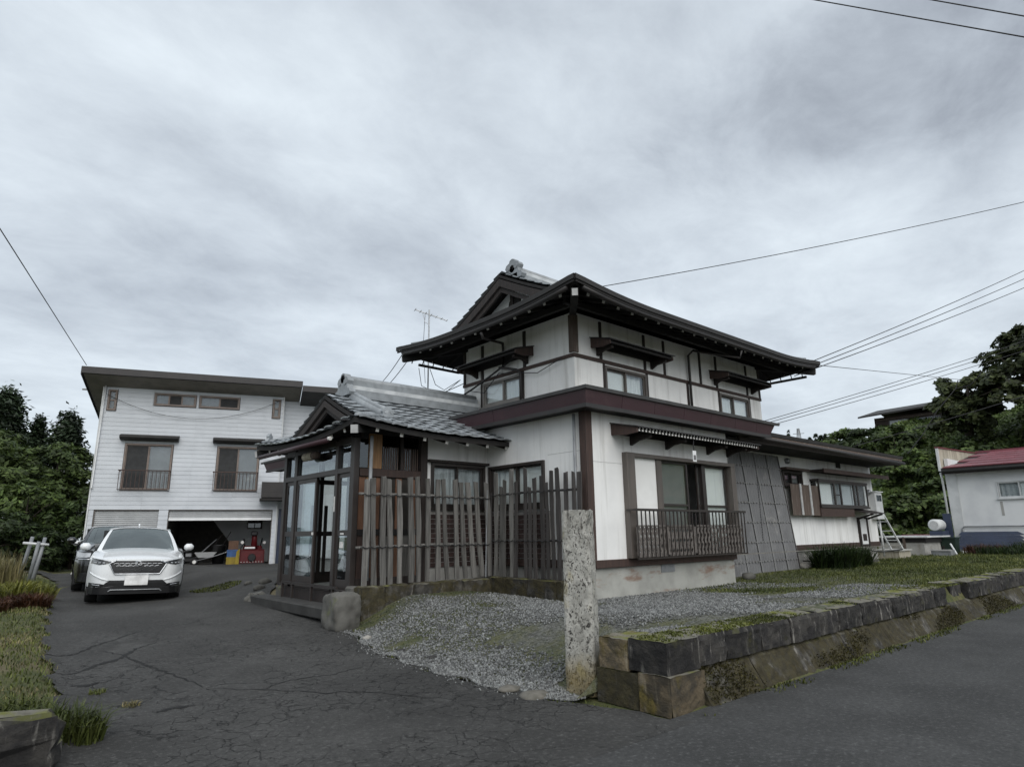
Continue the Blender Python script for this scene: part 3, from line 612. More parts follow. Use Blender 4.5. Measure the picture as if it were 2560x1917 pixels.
for k in range(4):
    a = lerp(8.88, 12.3, k / 4); b = lerp(8.88, 12.3, (k + 1) / 4); mm = MB()
    for e, g, q_, w_ in ((a, a + .035, 1.08, 1.61), (b - .035, b, 1.08, 1.61), (a, b, 1.08, 1.105), (a, b, 1.585, 1.61)): fb(mm, 'Y', 7.2, e, g, .20, .215, q_, w_)
    for sgn in (1, -1):
        s0 = a - .5
        while s0 < b + .5:
            u0_, u1_, z0_, z1_ = s0, s0 + sgn * .34, 1.09, 1.60
            lo, hi = a + .03, b - .03
            if sgn * (u1_ - u0_) != 0:
                tt = sorted(((lo - u0_) / (u1_ - u0_), (hi - u0_) / (u1_ - u0_))); t0, t1 = max(0, tt[0]), min(1, tt[1])
                if t1 - t0 > .05: mm.bar(P('Y', 7.2, lerp(u0_, u1_, t0), .19 if sgn > 0 else .178, lerp(z0_, z1_, t0)), P('Y', 7.2, lerp(u0_, u1_, t1), .19 if sgn > 0 else .178, lerp(z0_, z1_, t1)), .010, .042, (1, 0, 0))
            s0 += .115
    mm.part('lattice_panel', 'lattice_wood', WF, stuff=True)
# --- windows on the side facade and the brick dado below it
window(HOUSE, 'X', 7.93, 8.2, 9.74, 1.95, 2.76, [(8.25, 8.98, 'shoji'), (8.95, 9.69, 'curtain')], 'frame_brown', .05, .05)
BRK = MB().box(0, .20, 0, .03, 0, .072).mesh('brick', 'brick'); BRKH = MB().box(0, .095, 0, .03, 0, .072).mesh('brick', 'brick')
def bricks(ax, c, u0, u1, z0, z1):
    D = fbx('brick_dado', 'mortar', HOUSE, ax, c, u0, u1, .0, .03, z0, z1); k = 0; zc = z0 + .008
    while zc + .072 < z1:
        u = u0 + .008 - (.105 if k % 2 else 0)
        while u < u1 - .05:
            me, uu, ln = (BRK, u, .2)
            if uu < u0: me, uu, ln = BRKH, u0 + .006, .095
            if uu + ln > u1: me, ln = BRKH, .095
            if uu + ln <= u1 + .01:
                if ax == 'Y': inst(me, 'brick', D, Matrix.Translation((uu, c - .042, zc)))
                else: inst(me, 'brick', D, frame_m((c - .042, uu + ln, zc), (0, -1, 0), (1, 0, 0), (0, 0, 1)))
            u += .21
        zc += .084; k += 1
bricks('X', 7.93, 8.1, 9.72, 1.07, 1.88)
# --- wing details
window(HOUSE, 'Y', 8.1, 16.42, 17.5, 2.62, 3.02, [(16.47, 17.0, None), (16.96, 17.45, 'screen')], 'timber_dark', .06, .06)
bx('window_hood', 'timber_brown', HOUSE, 16.3, 17.6, 7.88, 8.1, 3.03, 3.09)
BAY = MB(); BAY.box(18.0, 21.35, 7.84, 8.1, 2.08, 2.14); BAY.box(18.0, 21.35, 7.84, 8.1, 2.80, 2.86); BAY = BAY.part('bay_window', 'frame_brown', HOUSE)
bx('bay_apron', 'timber_brown', BAY, 18.0, 20.2, 7.87, 8.08, 1.84, 2.08)
for a, b, bk in ((18.02, 19.0, 'shoji'), (19.0, 19.42, 'screen'), (19.42, 20.35, 'lace'), (20.35, 20.6, 'curtain'), (20.6, 21.33, 'interior_dark')):
    mm = MB(); s = .035
    for p_, q_, e, g in ((a, b, 2.765, 2.80), (a, b, 2.14, 2.175), (a, a + s, 2.175, 2.765), (b - s, b, 2.175, 2.765)): fb(mm, 'Y', 7.86, p_, q_, -.04, 0, e, g)
    if bk == 'screen': fb(mm, 'Y', 7.86, a + s, b - s, -.04, 0, 2.43, 2.46)
    S = mm.part('sash', 'frame_brown', BAY); fb(MB(), 'Y', 7.86, a + s, b - s, -.02, -.016, 2.175, 2.765).part('pane', 'glass', S); fb(MB(), 'Y', 7.86, a + s, b - s, -.10, -.09, 2.15, 2.79).part('blind', bk, S)
A2 = bx('bay_awning', 'timber_dark', HOUSE, 17.85, 22.4, 7.62, 8.1, 3.05, 3.10); bx('awning_edge', 'timber_brown', A2, 17.8, 22.45, 7.58, 7.62, 3.0, 3.11)
bx('wall_vent', 'interior_dark', HOUSE, 19.85, 20.15, 8.085, 8.1, 3.27, 3.42)
for x_ in (16.75, 21.95):
    V_ = MB().lathe([(.075, 0), (.085, -.05), (.06, -.10), (.02, -.115)], 14, 'y', (x_, 8.1, 3.28 if x_ < 18 else 2.62)).part('vent_cap', 'steel', HOUSE, smooth=True)
for k in range(3): bx('plywood_sheet', 'timber_worn', HOUSE, 16.45 + k * .53, 16.45 + k * .53 + .525, 7.9 - .006 * (k % 2), 7.912 - .006 * (k % 2), 1.86, 2.66)
for x_ in (16.95, 17.5): bx('batten', 'seam_light', HOUSE, x_ - .05, x_ + .05, 7.872, 7.89, 1.87, 2.68)
DR_ = bx('hatch_door', 'white_paint', HOUSE, 20.92, 21.42, 8.05, 8.12, 1.05, 1.80); bx('door_frame', 'timber_dark', DR_, 20.86, 20.92, 8.03, 8.12, .97, 1.84); bx('door_frame', 'timber_dark', DR_, 21.42, 21.52, 8.03, 8.12, .97, 1.84); bx('door_vent', 'timber_dark', DR_, 21.05, 21.32, 8.04, 8.05, 1.15, 1.35); bx('door_step', 'timber_dark', DR_, 20.92, 21.42, 8.04, 8.12, .97, 1.05)
mm = MB(); mm.hexa([(20.3, 7.55, 1.93), (21.75, 7.55, 1.93), (21.75, 8.1, 2.06), (20.3, 8.1, 2.06), (20.3, 7.55, 1.95), (21.75, 7.55, 1.95), (21.75, 8.1, 2.08), (20.3, 8.1, 2.08)]); HD = mm.part('door_canopy', 'timber_dark', HOUSE)
mm = MB(); mm.bar((20.9, 8.05, 1.8), (20.9, 7.62, 1.93), .05, .05); mm.bar((21.6, 8.05, 1.8), (21.6, 7.62, 1.93), .05, .05); mm.part('bracket', 'timber_dark', HD)
MBX = bx('meter_box', 'white_metal', HOUSE, 22.0, 22.55, 7.90, 8.1, 1.78, 2.62, .01)
bx('meter_window', 'glass_dark', MBX, 22.1, 22.27, 7.892, 7.90, 2.34, 2.53); bx('meter_window', 'glass_dark', MBX, 22.30, 22.47, 7.892, 7.90, 2.34, 2.53)
bx('box_top', 'white_paint', MBX, 21.97, 22.58, 7.86, 8.1, 2.62, 2.645)
MB().tube([(22.5, 8.05, 1.78), (22.5, 8.05, .65)], .03, 8).part('downpipe', 'white_metal', HOUSE, smooth=True)

# ================================================================== tiled roofs
def tile_mesh(w=.30, l=.31, r=.013, th=.05, lip=.016):
    m = MB(); n = 8; prof = []
    for i in range(n + 1):
        t = i / n; prof.append(((t - .5) * w, r * (.5 - .5 * math.cos(2 * math.pi * min(1, t * 1.7))) * (1 if t < .59 else 0) + (-.006 * math.sin((t - .59) / .41 * math.pi) if t > .59 else 0)))
    for y, dz in ((0, th), (.04, th - .004), (l, 0)):
        for x, z in prof: m.v.append((x, y, z + dz + .004))
    for x, z in prof: m.v.append((x, 0, z + th - lip))
    for x, z in prof: m.v.append((x, l * .8, z - .002))
    k = n + 1
    for i in range(n):
        m.f += [(i, i + 1, k + 1 + i, k + i), (k + i, k + i + 1, 2 * k + 1 + i, 2 * k + i), (3 * k + i, 3 * k + 1 + i, i + 1, i), (4 * k + i, 4 * k + 1 + i, 3 * k + 1 + i, 3 * k + i)]
    me = bpy.data.meshes.new('roof_tile'); me.from_pydata(m.v, [], m.f); me.update(); me.materials.append(MATS['tile'])
    return me
TILE = tile_mesh()
def slab(fn, nu, nv, th, name, mat, par):
    m = MB(); m.grid(fn, nu, nv); k = len(m.v); m.v += [(x, y, z - th) for x, y, z in m.v[:k]]
    m.f += [tuple(i + k for i in f[::-1]) for f in m.f[:]]
    ed = [(0, j) for j in range(nv + 1)]; W_ = nu + 1
    for i in range(nu):
        for r_ in (0, nv): a = r_ * W_ + i; m.f.append((a, a + 1, a + 1 + k, a + k))
    for j in range(nv):
        for c_ in (0, nu): a = j * W_ + c_; m.f.append((a, a + W_, a + W_ + k, a + k))
    return m.part(name, mat, par)
class Roof:
    def __init__(s, par, x0, x1, y0, y1, ze, a, b, tg, xv0, xv1, up, la, back_hip=True):
        s.par, s.x0, s.x1, s.y0, s.y1, s.ze, s.a, s.b, s.tg, s.xv0, s.xv1, s.up, s.la, s.bh = par, x0, x1, y0, y1, ze, a, b, tg, xv0, xv1, up, la, back_hip
        s.yc = (y0 + y1) / 2; s.hf = (y1 - y0) / 2
    def z(s, x, y, t=None):
        dy = min(y - s.y0, s.y1 - y); dx = x - s.x0
        if s.bh: dx = min(dx, s.x1 - x)
        if t is None: t = dy
        al = max(dx, dy) if t <= s.tg + .01 else 9
        return s.ze + s.a * t + s.b * t * t + s.up * max(0, 1 - al / s.la) ** 2 * max(0, 1 - t / 1.4)
    def side(s, sgn, t, x): y = s.y0 + t if sgn < 0 else s.y1 - t; return (x, y, s.z(x, y, t))
    def deck(s, th=.10, mat='timber_black'):
        for sgn in (-1, 1):
            slab(lambda u, v: s.side(sgn, v * s.tg, lerp(s.x0 + v * s.tg, (s.x1 - v * s.tg) if s.bh else s.x1, u)), 28, 6, th, 'roof_deck', mat, s.par)
            slab(lambda u, v: tuple(Vector(s.side(sgn, lerp(s.tg - .08, s.hf, v), lerp(s.xv0, s.xv1, u))) + Vector((0, 0, .015))), 12, 8, .09, 'roof_deck', mat, s.par)
        ends = [(s.x0, 1)] + ([(s.x1, -1)] if s.bh else [])
        for xe, sg in ends:
            slab(lambda u, v: s.endp(xe, sg, v * s.tg, lerp(s.y0 + v * s.tg, s.y1 - v * s.tg, u)), 24, 6, th, 'roof_deck', mat, s.par)
    def endp(s, xe, sg, t, y): x = xe + sg * t; return (x, y, s.z(x, y, t))
    def tile_at(s, p, q, along, me_par, name='roof_tile', join=None, joff=.0):
        p, q = Vector(p), Vector(q); yv = (q - p).normalized(); xv = Vector(along); xv = (xv - yv * xv.dot(yv)).normalized(); zv = xv.cross(yv)
        if zv.z < 0: xv = -xv; zv = xv.cross(yv)
        mw = frame_m(p + zv * (.012 + joff), xv, yv, zv)
        if join is not None:
            b = len(join.v); join.v += [tuple(mw @ v.co) for v in TILE.vertices]; join.f += [tuple(b + i for i in f.vertices) for f in TILE.polygons]
        else: inst(TILE, name, me_par, mw)
    def tiles(s, sep_fn, rowp=.25, colp=.285):
        J = MB()
        def rows(t0, t1):
            r_ = []; t = t0
            while t < t1 - .04: r_.append(t); t += rowp * .9
            return r_
        for sgn in (-1, 1):
            for lo, hi, up_ in ((-.05, s.tg, 0), (s.tg - .05, s.hf, 1)):
                for t in rows(lo, hi):
                    if up_: a, b = s.xv0 + .02, s.xv1 - .02
                    else: a, b = s.x0 + max(t, 0) + .05, (s.x1 - max(t, 0) - .05) if s.bh else s.x1
                    n = max(1, round((b - a) / colp))
                    for k in range(n):
                        x = lerp(a, b, (k + .5) / n); p = s.side(sgn, t, x) if t > 0 else tuple(Vector(s.side(sgn, 0, x)) + Vector((0, sgn * -t * -1, s.a * t)))
                        if t <= 0: p = (x, s.y0 + t if sgn < 0 else s.y1 - t, s.z(x, s.y0 if sgn < 0 else s.y1, 0) + s.a * t)
                        q = s.side(sgn, max(t, 0) + .25, x)
                        s.tile_at(p, q, (1, 0, 0), s.par, join=None if sep_fn(sgn, x, t, up_) else J, joff=.015 * up_)
        for xe, sg in [(s.x0, 1)] + ([(s.x1, -1)] if s.bh else []):
            for t in rows(-.05, s.tg - .05):
                a, b = s.y0 + max(t, 0) + .05, s.y1 - max(t, 0) - .05; n = max(1, round((b - a) / colp))
                for k in range(n):
                    y = lerp(a, b, (k + .5) / n); p = s.endp(xe, sg, t, y) if t > 0 else (xe + sg * t, y, s.z(xe, y, 0) + s.a * t)
                    q = s.endp(xe, sg, max(t, 0) + .25, y)
                    s.tile_at(p, q, (0, 1, 0), s.par, join=None if (sg == 1) else J)
        if J.v:
            me = bpy.data.meshes.new('tile_field'); me.from_pydata([tuple(INV[s.par.name] @ Vector(v)) for v in J.v], [], J.f); me.update(); me.materials.append(MATS['tile'])
            o = bpy.data.objects.new('tile_field', me); COL.objects.link(o); o.parent = s.par; o['kind'] = 'stuff'
    def rafters(s, wallx0, wallx1, wally0, wally1, sp, th, sz=.055, sides=('r', 'l', 'f', 'b'), ins=.10, z_off=0):
        def one(p, q):
            p, q = Vector(p), Vector(q); r_ = MB().bar(p, q, sz, sz * 1.25).part('rafter', 'timber_black', s.par); d = (p - q).normalized()
            MB().bar(p + d * .001, p + d * .014, sz + .006, sz * 1.25 + .006).part('end_cap', 'white_end', r_)
        def zz_(x, y): return s.z(x, y, 0) - th - sz * .62 + s.a * ins + z_off
        n = int((s.x1 - s.x0) / sp)
        for sd_, y, sg, wy in (('r', s.y0, 1, wally0), ('l', s.y1, -1, wally1)):
            if sd_ not in sides: continue
            for k in range(n):
                x = s.x0 + .45 + k * sp
                if x > s.x1 - (.4 if s.bh else .05): break
                L_ = abs(wy - y) if wallx0 - .3 < x < wallx1 + .3 else .6
                one((x, y + sg * ins, zz_(x, y)), (x, y + sg * (L_ + .1), zz_(x, y) + s.a * L_))
        n = int((s.y1 - s.y0) / sp)
        for sd_, x, sg, wx in (('f', s.x0, 1, wallx0), ('b', s.x1, -1, wallx1)):
            if sd_ not in sides: continue
            for k in range(n):
                y = s.y0 + .45 + k * sp
                if y > s.y1 - .4: break
                L_ = abs(wx - x) if wally0 - .3 < y < wally1 + .3 else .6
                one((x + sg * ins, y, zz_(x, y)), (x + sg * (L_ + .1), y, zz_(x, y) + s.a * L_))
    def gable(s, xg, sg, mat='timber_dark', fill='timber_black', bw=.20):
        xv = s.xv0 if sg == 1 else s.xv1
        n = 10; ts = [lerp(s.tg - .1, s.hf, k / n) for k in range(n + 1)]
        top_ = [(y, s.ze + s.a * t + s.b * t * t - .06) for t in ts for y in (s.y0 + t,)]
        pl = [(xg, y, z) for y, z in top_] + [(xg, 2 * s.yc - y, z) for y, z in reversed(top_[:-1])]
        G_ = MB().prism(pl, (.03 * sg, 0, 0)).part('gable_wall', fill, s.par)
        for k_, (off, w_, xx, mt) in enumerate(((.0, bw, xv, mat), (bw + .015, bw * .55, xv + sg * .05, mat))):
            for sd_ in (-1, 1):
                m = MB()
                for j in range(n):
                    t0, t1 = ts[j], ts[j + 1]
                    def pp(t, d): y = s.y0 + t if sd_ < 0 else s.y1 - t; return (y, s.ze + s.a * t + s.b * t * t - .05 - off - d)
                    (ya, za), (yb, zb), (yc_, zc), (yd, zd) = pp(t0, 0), pp(t1, 0), pp(t1, w_), pp(t0, w_)
                    m.prism([(xx, ya, za), (xx, yb, zb), (xx, yc_, zc), (xx, yd, zd)], (sg * .05, 0, 0))
                m.part('barge_board', mt, s.par)
        return G_
def gutter(par, pts, r=.05, mat='trim_metal'):
    MB().tube(pts, r, 8).part('gutter', mat, par, smooth=True)
def oni(par, o, xdir, sc=1, name='ridge_ornament', mat='ridge_tile'):
    # scrolled end tile: outline extruded, with two raised scroll discs
    xd = Vector(xdir).normalized(); sd_ = Vector((-xd.y, xd.x, 0)); o = Vector(o)
    pr = [(-.30, 0), (-.34, .06), (-.30, .13), (-.22, .15), (-.20, .24), (-.24, .31), (-.20, .38), (-.10, .42), (-.08, .47), (0, .50), (.08, .47), (.10, .42), (.20, .38), (.24, .31), (.20, .24), (.22, .15), (.30, .13), (.34, .06), (.30, 0)]
    O_ = MB().prism([tuple(o + sd_ * (u * sc) + Vector((0, 0, v * sc))) for u, v in pr], tuple(xd * -.14 * sc)).part(name, mat, par)
    for u, v, r_ in ((-.13, .29, .06), (.13, .29, .06)):
        m = MB(); c_ = o + sd_ * (u * sc) + Vector((0, 0, v * sc)); n = 12
        ring = [tuple(c_ + sd_ * math.cos(2 * math.pi * k / n) * r_ * sc + Vector((0, 0, math.sin(2 * math.pi * k / n) * r_ * sc))) for k in range(n)]
        m.prism(ring, tuple(xd * .016 * sc)); m.part('scroll', mat, O_)
    return O_

# --- upper roof
UR = Roof(HOUSE, 7.74, 17.06, 7.15, 12.85, 5.675, .365, .032, 1.15, 8.42, 16.35, .15, 2.3)
UR.deck(.11); UR.tiles(lambda sg, x, t, up: sg == -1 and ((not up) or x < 10.6))
UR.rafters(8.84, 16.0, 8.25, 11.8, .415, .11)
UR.gable(8.84, 1); UR.gable(15.96, -1)
# pale plaster triangle with a dark vent in the front gable
g0 = UR.ze + UR.a * 1.15 + UR.b * 1.15 ** 2
MB().prism([(8.815, 8.75, g0 - .02), (8.815, 11.25, g0 - .02), (8.815, 10.0, g0 + .62)], (.02, 0, 0)).part('gable_plaster', 'plaster_grey', HOUSE)
MB().lathe([(.20, 0), (.20, .03)], 12, 'x', (8.785, 9.92, g0 + .22)).part('gable_vent', 'timber_black', HOUSE)
MB().bar((8.78, 9.98, g0 - .05), (8.78, 9.98, g0 + .9), .10, .05, (1, 0, 0)).part('gable_strut', 'timber_dark', HOUSE)
m = MB(); m.box(8.80, 16.0, 9.83, 10.17, 6.90, 7.10); m.part('ridge_base', 'ridge_tile', HOUSE); m = MB(); m.box(8.82, 16.0, 9.86, 10.14, 7.1, 7.19); m.part('ridge_course', 'ridge_band', HOUSE)
MB().tube([(8.8, 10, 7.23), (16.0, 10, 7.23)], .09, 10).part('ridge_cap', 'ridge_tile', HOUSE, smooth=True)
oni(HOUSE, (8.80, 10.0, 6.98), (-1, 0, 0), .98); oni(HOUSE, (16.02, 10.0, 6.98), (1, 0, 0), .9)
for (xe, ye, xg_, yg_) in ((7.74, 7.15, 8.8, 8.2), (7.74, 12.85, 8.8, 11.8), (17.06, 7.15, 16.0, 8.2), (17.06, 12.85, 16.0, 11.8)):
    pts = [(lerp(xe, xg_, k / 6), lerp(ye, yg_, k / 6)) for k in range(1, 7)]
    MB().tube([(x, y, UR.z(x, y, min(x - 7.74, 17.06 - x, y - 7.15, 12.85 - y)) + .06) for x, y in pts], .075, 8).part('hip_ridge', 'ridge_tile', HOUSE, smooth=True)
    dx_, dy_ = (1 if xe < 10 else -1), (1 if ye < 10 else -1)
    z_ = UR.z(xe, ye, 0) - .24
    MB().bar((xe + .03 * dx_, ye + .03 * dy_, z_), (xe + 1.25 * dx_, ye + 1.25 * dy_, z_ + .2), .13, .15).part('hip_rafter', 'timber_black', HOUSE)
    MB().bar((xe + .02 * dx_, ye + .02 * dy_, z_ - .005), (xe + .03 * dx_, ye + .03 * dy_, z_ - .004), .10, .13).part('end_cap', 'seam_light', HOUSE)
def eave_pts(side):
    if side == 'r': return [(lerp(7.9, 16.9, k / 16), 7.12, UR.z(lerp(7.9, 16.9, k / 16), 7.15, 0) - .12) for k in range(17)]
    if side == 'f': return [(7.71, lerp(7.3, 12.7, k / 12), UR.z(7.74, lerp(7.3, 12.7, k / 12), 0) - .12) for k in range(13)]
gutter(HOUSE, eave_pts('r')); gutter(HOUSE, eave_pts('f'))
# dark strips added over the eave tile ends, standing in for their shade
for (o1, z1_, z2_) in ((.075, -.045, .046), (.055, -.095, -.048)):
    for side in ('r', 'f', 'b'):
        m = MB(); n = 40
        for k in range(n + 1):
            if side == 'r': x = lerp(7.74 - o1, 17.06 + o1, k / n); y = 7.15 - o1; zz0 = UR.z(min(max(x, 7.75), 17.05), 7.15, 0); d = (0, -.025, 0)
            else: y = lerp(7.15 - o1, 12.85 + o1, k / n); x = (7.74 - o1) if side == 'f' else 17.06 + o1; zz0 = UR.z(7.745 if side == 'f' else 17.055, min(max(y, 7.16), 12.84), 0); d = (-.025 if side == 'f' else .025, 0, 0)
            m.v += [(x, y, zz0 + z1_), (x, y, zz0 + z2_), (x + d[0], y + d[1], zz0 + z2_), (x + d[0], y + d[1], zz0 + z1_)]
        for k in range(n):
            for i in range(4): a = 4 * k + i; b = 4 * k + (i + 1) % 4; m.f.append((a, b, b + 4, a + 4))
        m.part('eave_edge_shade', 'timber_black' if z2_ < 0 else 'roof_dark', HOUSE)
for yy, xx0, xx1 in ((12.78, 8.2, 9.4), (12.78, 9.4, 16.9)): gutter(HOUSE, [(xx0, yy, 5.50), (xx1, yy, 5.49)], .035)
for k in range(6): MB().bar((8.0 + .3 * k, 12.78, 5.50), (8.0 + .3 * k, 12.72, 5.62), .02, .02).part('gutter_hook', 'trim_metal', HOUSE)
gutter(HOUSE, [(17.0, 7.4, 5.49), (17.0, 12.7, 5.50)], .035)
for k in range(6): MB().bar((17.0, 7.5 + .3 * k, 5.49), (16.96, 7.5 + .3 * k, 5.62), .02, .02).part('gutter_hook', 'trim_metal', HOUSE)
# downpipes running back from the eaves and down the walls
MB().tube([(7.72, 9.75, 5.48), (7.78, 9.75, 5.36), (8.72, 10.25, 5.55), (8.78, 10.31, 5.45), (8.78, 10.31, 5.02), (8.62, 10.25, 4.98), (8.70, 9.8, 4.86), (8.76, 9.73, 4.80), (8.76, 9.73, 4.1)], .03, 8).part('downpipe', 'trim_metal', HOUSE, smooth=True)
MB().tube([(13.2, 7.13, 5.48), (13.2, 7.18, 5.32), (12.75, 8.1, 5.62), (12.66, 8.18, 5.50), (12.66, 8.18, 4.0)], .03, 8).part('downpipe', 'trim_metal', HOUSE, smooth=True)
# soffit purlins
for y_ in (7.75,): MB().bar((8.1, y_, 5.66), (16.7, y_, 5.66), .09, .10).part('eave_purlin', 'timber_black', HOUSE)
MB().bar((8.3, 7.6, 5.66), (8.3, 12.4, 5.66), .09, .10).part('eave_purlin', 'timber_black', HOUSE)

# ================================================================== glazed entrance porch
PORCH = thing('entrance_porch', 'glazed dark-framed entrance porch with small grey tiled gable roof', 'porch', (5.09, 9.82, .3))
PR = Roof(PORCH, 4.70, 8.02, 9.16, 13.39, 3.18, .335, .042, .80, 5.15, 8.75, .15, 2.0, back_hip=False)
PR.deck(.085); PR.tiles(lambda sg, x, t, up: sg == -1)
PR.rafters(5.09, 7.9, 9.82, 12.7, .46, .085, .05, ('r', 'f', 'l'), .07)
PR.gable(5.5, 1, 'timber_dark', 'timber_black', .15)
MB().lathe([(.15, 0), (.15, .03)], 6, 'x', (5.46, 11.2, 3.68)).part('gable_vent', 'interior_dark', PORCH)
MB().bar((5.46, 10.6, 3.55), (5.46, 11.95, 3.55), .06, .08).part('gable_beam', 'timber_worn', PORCH)
m = MB(); m.box(5.55, 8.75, 11.13, 11.42, 4.10, 4.26); m.part('ridge_base', 'ridge_tile', PORCH); MB().box(5.55, 8.78, 11.15, 11.40, 4.26, 4.34).part('ridge_course', 'ridge_band', PORCH)
MB().box(5.55, 8.75, 11.17, 11.38, 4.34, 4.44).part('ridge_course', 'ridge_tile', PORCH); MB().tube([(5.5, 11.275, 4.46), (8.74, 11.275, 4.46)], .085, 10).part('ridge_cap', 'ridge_tile', PORCH, smooth=True)
oni(PORCH, (5.50, 11.275, 4.12), (-1, 0, 0), .92)
def droop(pts, r, nm_='descending_ridge'): MB().tube(pts, r, 8).part(nm_, 'ridge_tile', PORCH, smooth=True)
for sg in (-1, 1):
    ys_ = [lerp(11.05, 9.98, k / 5) if sg < 0 else lerp(11.5, 12.57, k / 5) for k in range(6)]
    pp = [(5.62 + .03 * k, y, PR.z(6.5, y, min(y - 9.16, 13.39 - y)) + .10) for k, y in enumerate(ys_)]
    droop(pp, [.10, .10, .095, .095, .09, .10]); droop([(x, y, z + .09) for x, y, z in pp], .05)
    oni(PORCH, (pp[-1][0], pp[-1][1] + .02 * sg, pp[-1][2] - .09), (0, sg, 0), .52)
    # flat verge tiles in front of the descending ridge
for sg, ye in ((1, 9.16), (-1, 13.39)):
    hp = [(4.78 + .1 * k, ye + sg * (.08 + .1 * k)) for k in range(0, 8)]
    droop([(x, y, PR.z(x, y, x - 4.70) + .045) for x, y in hp], [.045] + [.06] * 7, 'hip_ridge')
oni(PORCH, (4.86, 13.22, PR.z(4.8, 13.3, .1) + .04), (-1, 1, 0), .4)
for (ye, sg) in ((9.16, 1), (13.39, -1)):
    z_ = PR.z(4.7, ye, 0) - .18
    MB().bar((4.73, ye + .03 * sg, z_), (5.2, ye + .5 * sg, z_ + .10), .11, .13).part('hip_rafter', 'timber_black', PORCH)
    MB().bar((4.70, ye, z_ - .012), (4.73, ye + .03 * sg, z_ - .005), .11, .13).part('end_cap', 'seam_light', PORCH)
gutter(PORCH, [(4.66, 9.95, 3.05), (4.66, 13.05, 3.05)], .045, 'maroon'); MB().tube([(4.66, 9.9, 3.07), (4.66, 9.955, 3.07)], .035, 8).part('gutter_end', 'white_end', PORCH)
MB().tube([(5.24, 9.56, 3.12), (5.24, 9.56, .8)], .03, 8).part('downpipe', 'pipe_grey', PORCH, smooth=True)
# frame
def pf(name, u0, u1, z0, z1, d0=-.05, d1=.05, mat='frame_brown', par=PORCH): return fbx(name, mat, par, 'X', 5.09, u0, u1, d0, d1, z0, z1, .004)
for u0, u1 in ((9.76, 9.90), (10.36, 10.46), (12.08, 12.20), (12.60, 12.72)): pf('post', u0, u1, .60, 3.10)
for u0, u1 in ((9.90, 10.36), (10.46, 12.08), (12.20, 12.60)):
    pf('transom', u0, u1, 2.535, 2.625); pf('head_beam', u0, u1, 3.02, 3.14); pf('pane', u0, u1, 2.625, 3.02, -.004, 0, 'glass_porch')
pf('track', 9.90, 12.60, .60, .64)
def door(u0, u1, d, nm_='sliding_door'):
    m = MB()
    for a, b, e, g in ((u0, u1, 2.465, 2.535), (u0, u1, .64, .80), (u0, u0 + .06, .80, 2.465), (u1 - .06, u1, .80, 2.465), (u0 + .06, u1 - .06, 1.50, 1.59)): fb(m, 'X', 5.09, a, b, d - .03, d, e, g)
    D = m.part(nm_, 'frame_brown', PORCH)
    for e, g in ((.80, 1.50), (1.59, 2.465)): fb(MB(), 'X', 5.09, u0 + .06, u1 - .06, d - .017, d - .013, e, g).part('pane', 'glass_porch', D)
    return D
door(9.90, 10.36, .02, 'fixed_sash'); door(12.20, 12.60, .02, 'fixed_sash'); D1 = door(11.22, 12.08, .03)
fb(MB(), 'X', 5.09, 11.24, 11.29, .03, .045, 1.52, 1.57).part('handle', 'white_end', D1); door(11.30, 12.06, -.03)
pf('door_handle', 10.08, 10.20, 1.515, 1.545, .02, .03, 'white_end'); pf('name_plate', 10.40, 10.44, 1.9, 2.16, .05, .056, 'white_end')
pf('sticker', 10.12, 10.22, 1.30, 1.40, .0, .022, 'white_end')
# left side: glazed as well; right side: boards, lattice and panels
for x0, x1 in ((5.14, 5.22), (5.78, 5.86), (6.42, 6.54)): bx('post', 'frame_brown', PORCH, x0, x1, 12.62, 12.72, .60, 3.10)
for z0, z1 in ((.60, .80), (1.50, 1.59), (2.535, 2.625), (3.02, 3.14)): bx('transom', 'frame_brown', PORCH, 5.22, 6.42, 12.63, 12.71, z0, z1)
for x0, x1 in ((5.22, 5.78), (5.86, 6.42)): bx('pane', 'glass_porch', PORCH, x0, x1, 12.66, 12.664, .8, 3.02)
for k in range(4): bx('upright_bar', 'timber_dark', PORCH, 5.30 + .28 * k, 5.36 + .28 * k, 12.52, 12.56, .80, 2.1)
bx('floor_slab', 'concrete', PORCH, 5.06, 7.9, 9.88, 12.7, .28, .595); bx('plinth_board', 'timber_dark', PORCH, 5.02, 5.055, 9.9, 12.6, .3, .598)
bx('inner_wall', 'interior_mid', PORCH, 6.56, 6.60, 9.9, 12.7, .60, 3.1); bx('inner_door', 'wood_orange', PORCH, 6.50, 6.56, 10.3, 12.0, .62, 2.5); bx('inner_panel', 'shoji', PORCH, 6.48, 6.50, 11.3, 11.9, 1.2, 2.4)
bx('bench', 'timber_dark', PORCH, 5.9, 6.3, 10.2, 11.6, .98, 1.02)
for x_, y_ in ((5.95, 10.25), (6.25, 10.25), (5.95, 11.5), (6.25, 11.5)): bx('bench_leg', 'timber_dark', PORCH, x_ - .03, x_ + .03, y_ - .03, y_ + .03, .6, .98)
bx('ceiling', 'timber_dark', PORCH, 5.1, 6.55, 9.9, 12.65, 3.10, 3.13)
def sf(name, x0, x1, z0, z1, d0, d1, mat, bev=0): return fbx(name, mat, PORCH, 'Y', 9.82, x0, x1, d0, d1, z0, z1, bev)
sf('post', 6.36, 6.50, .60, 3.3, -.08, .05, 'timber_dark'); sf('beam', 5.16, 6.36, 2.47, 2.60, -.05, .045, 'timber_brown', .004)
sf('side_pane', 5.17, 5.33, 2.62, 3.1, -.02, -.01, 'glass_dark'); sf('wood_panel', 5.34, 5.58, 2.61, 3.2, -.03, .015, 'wood_warm'); sf('lattice_back', 5.60, 6.36, 2.61, 3.2, -.06, -.05, 'glass_dark')
sf('lattice_post', 5.955, 6.005, 2.61, 3.2, -.02, .025, 'timber_dark')
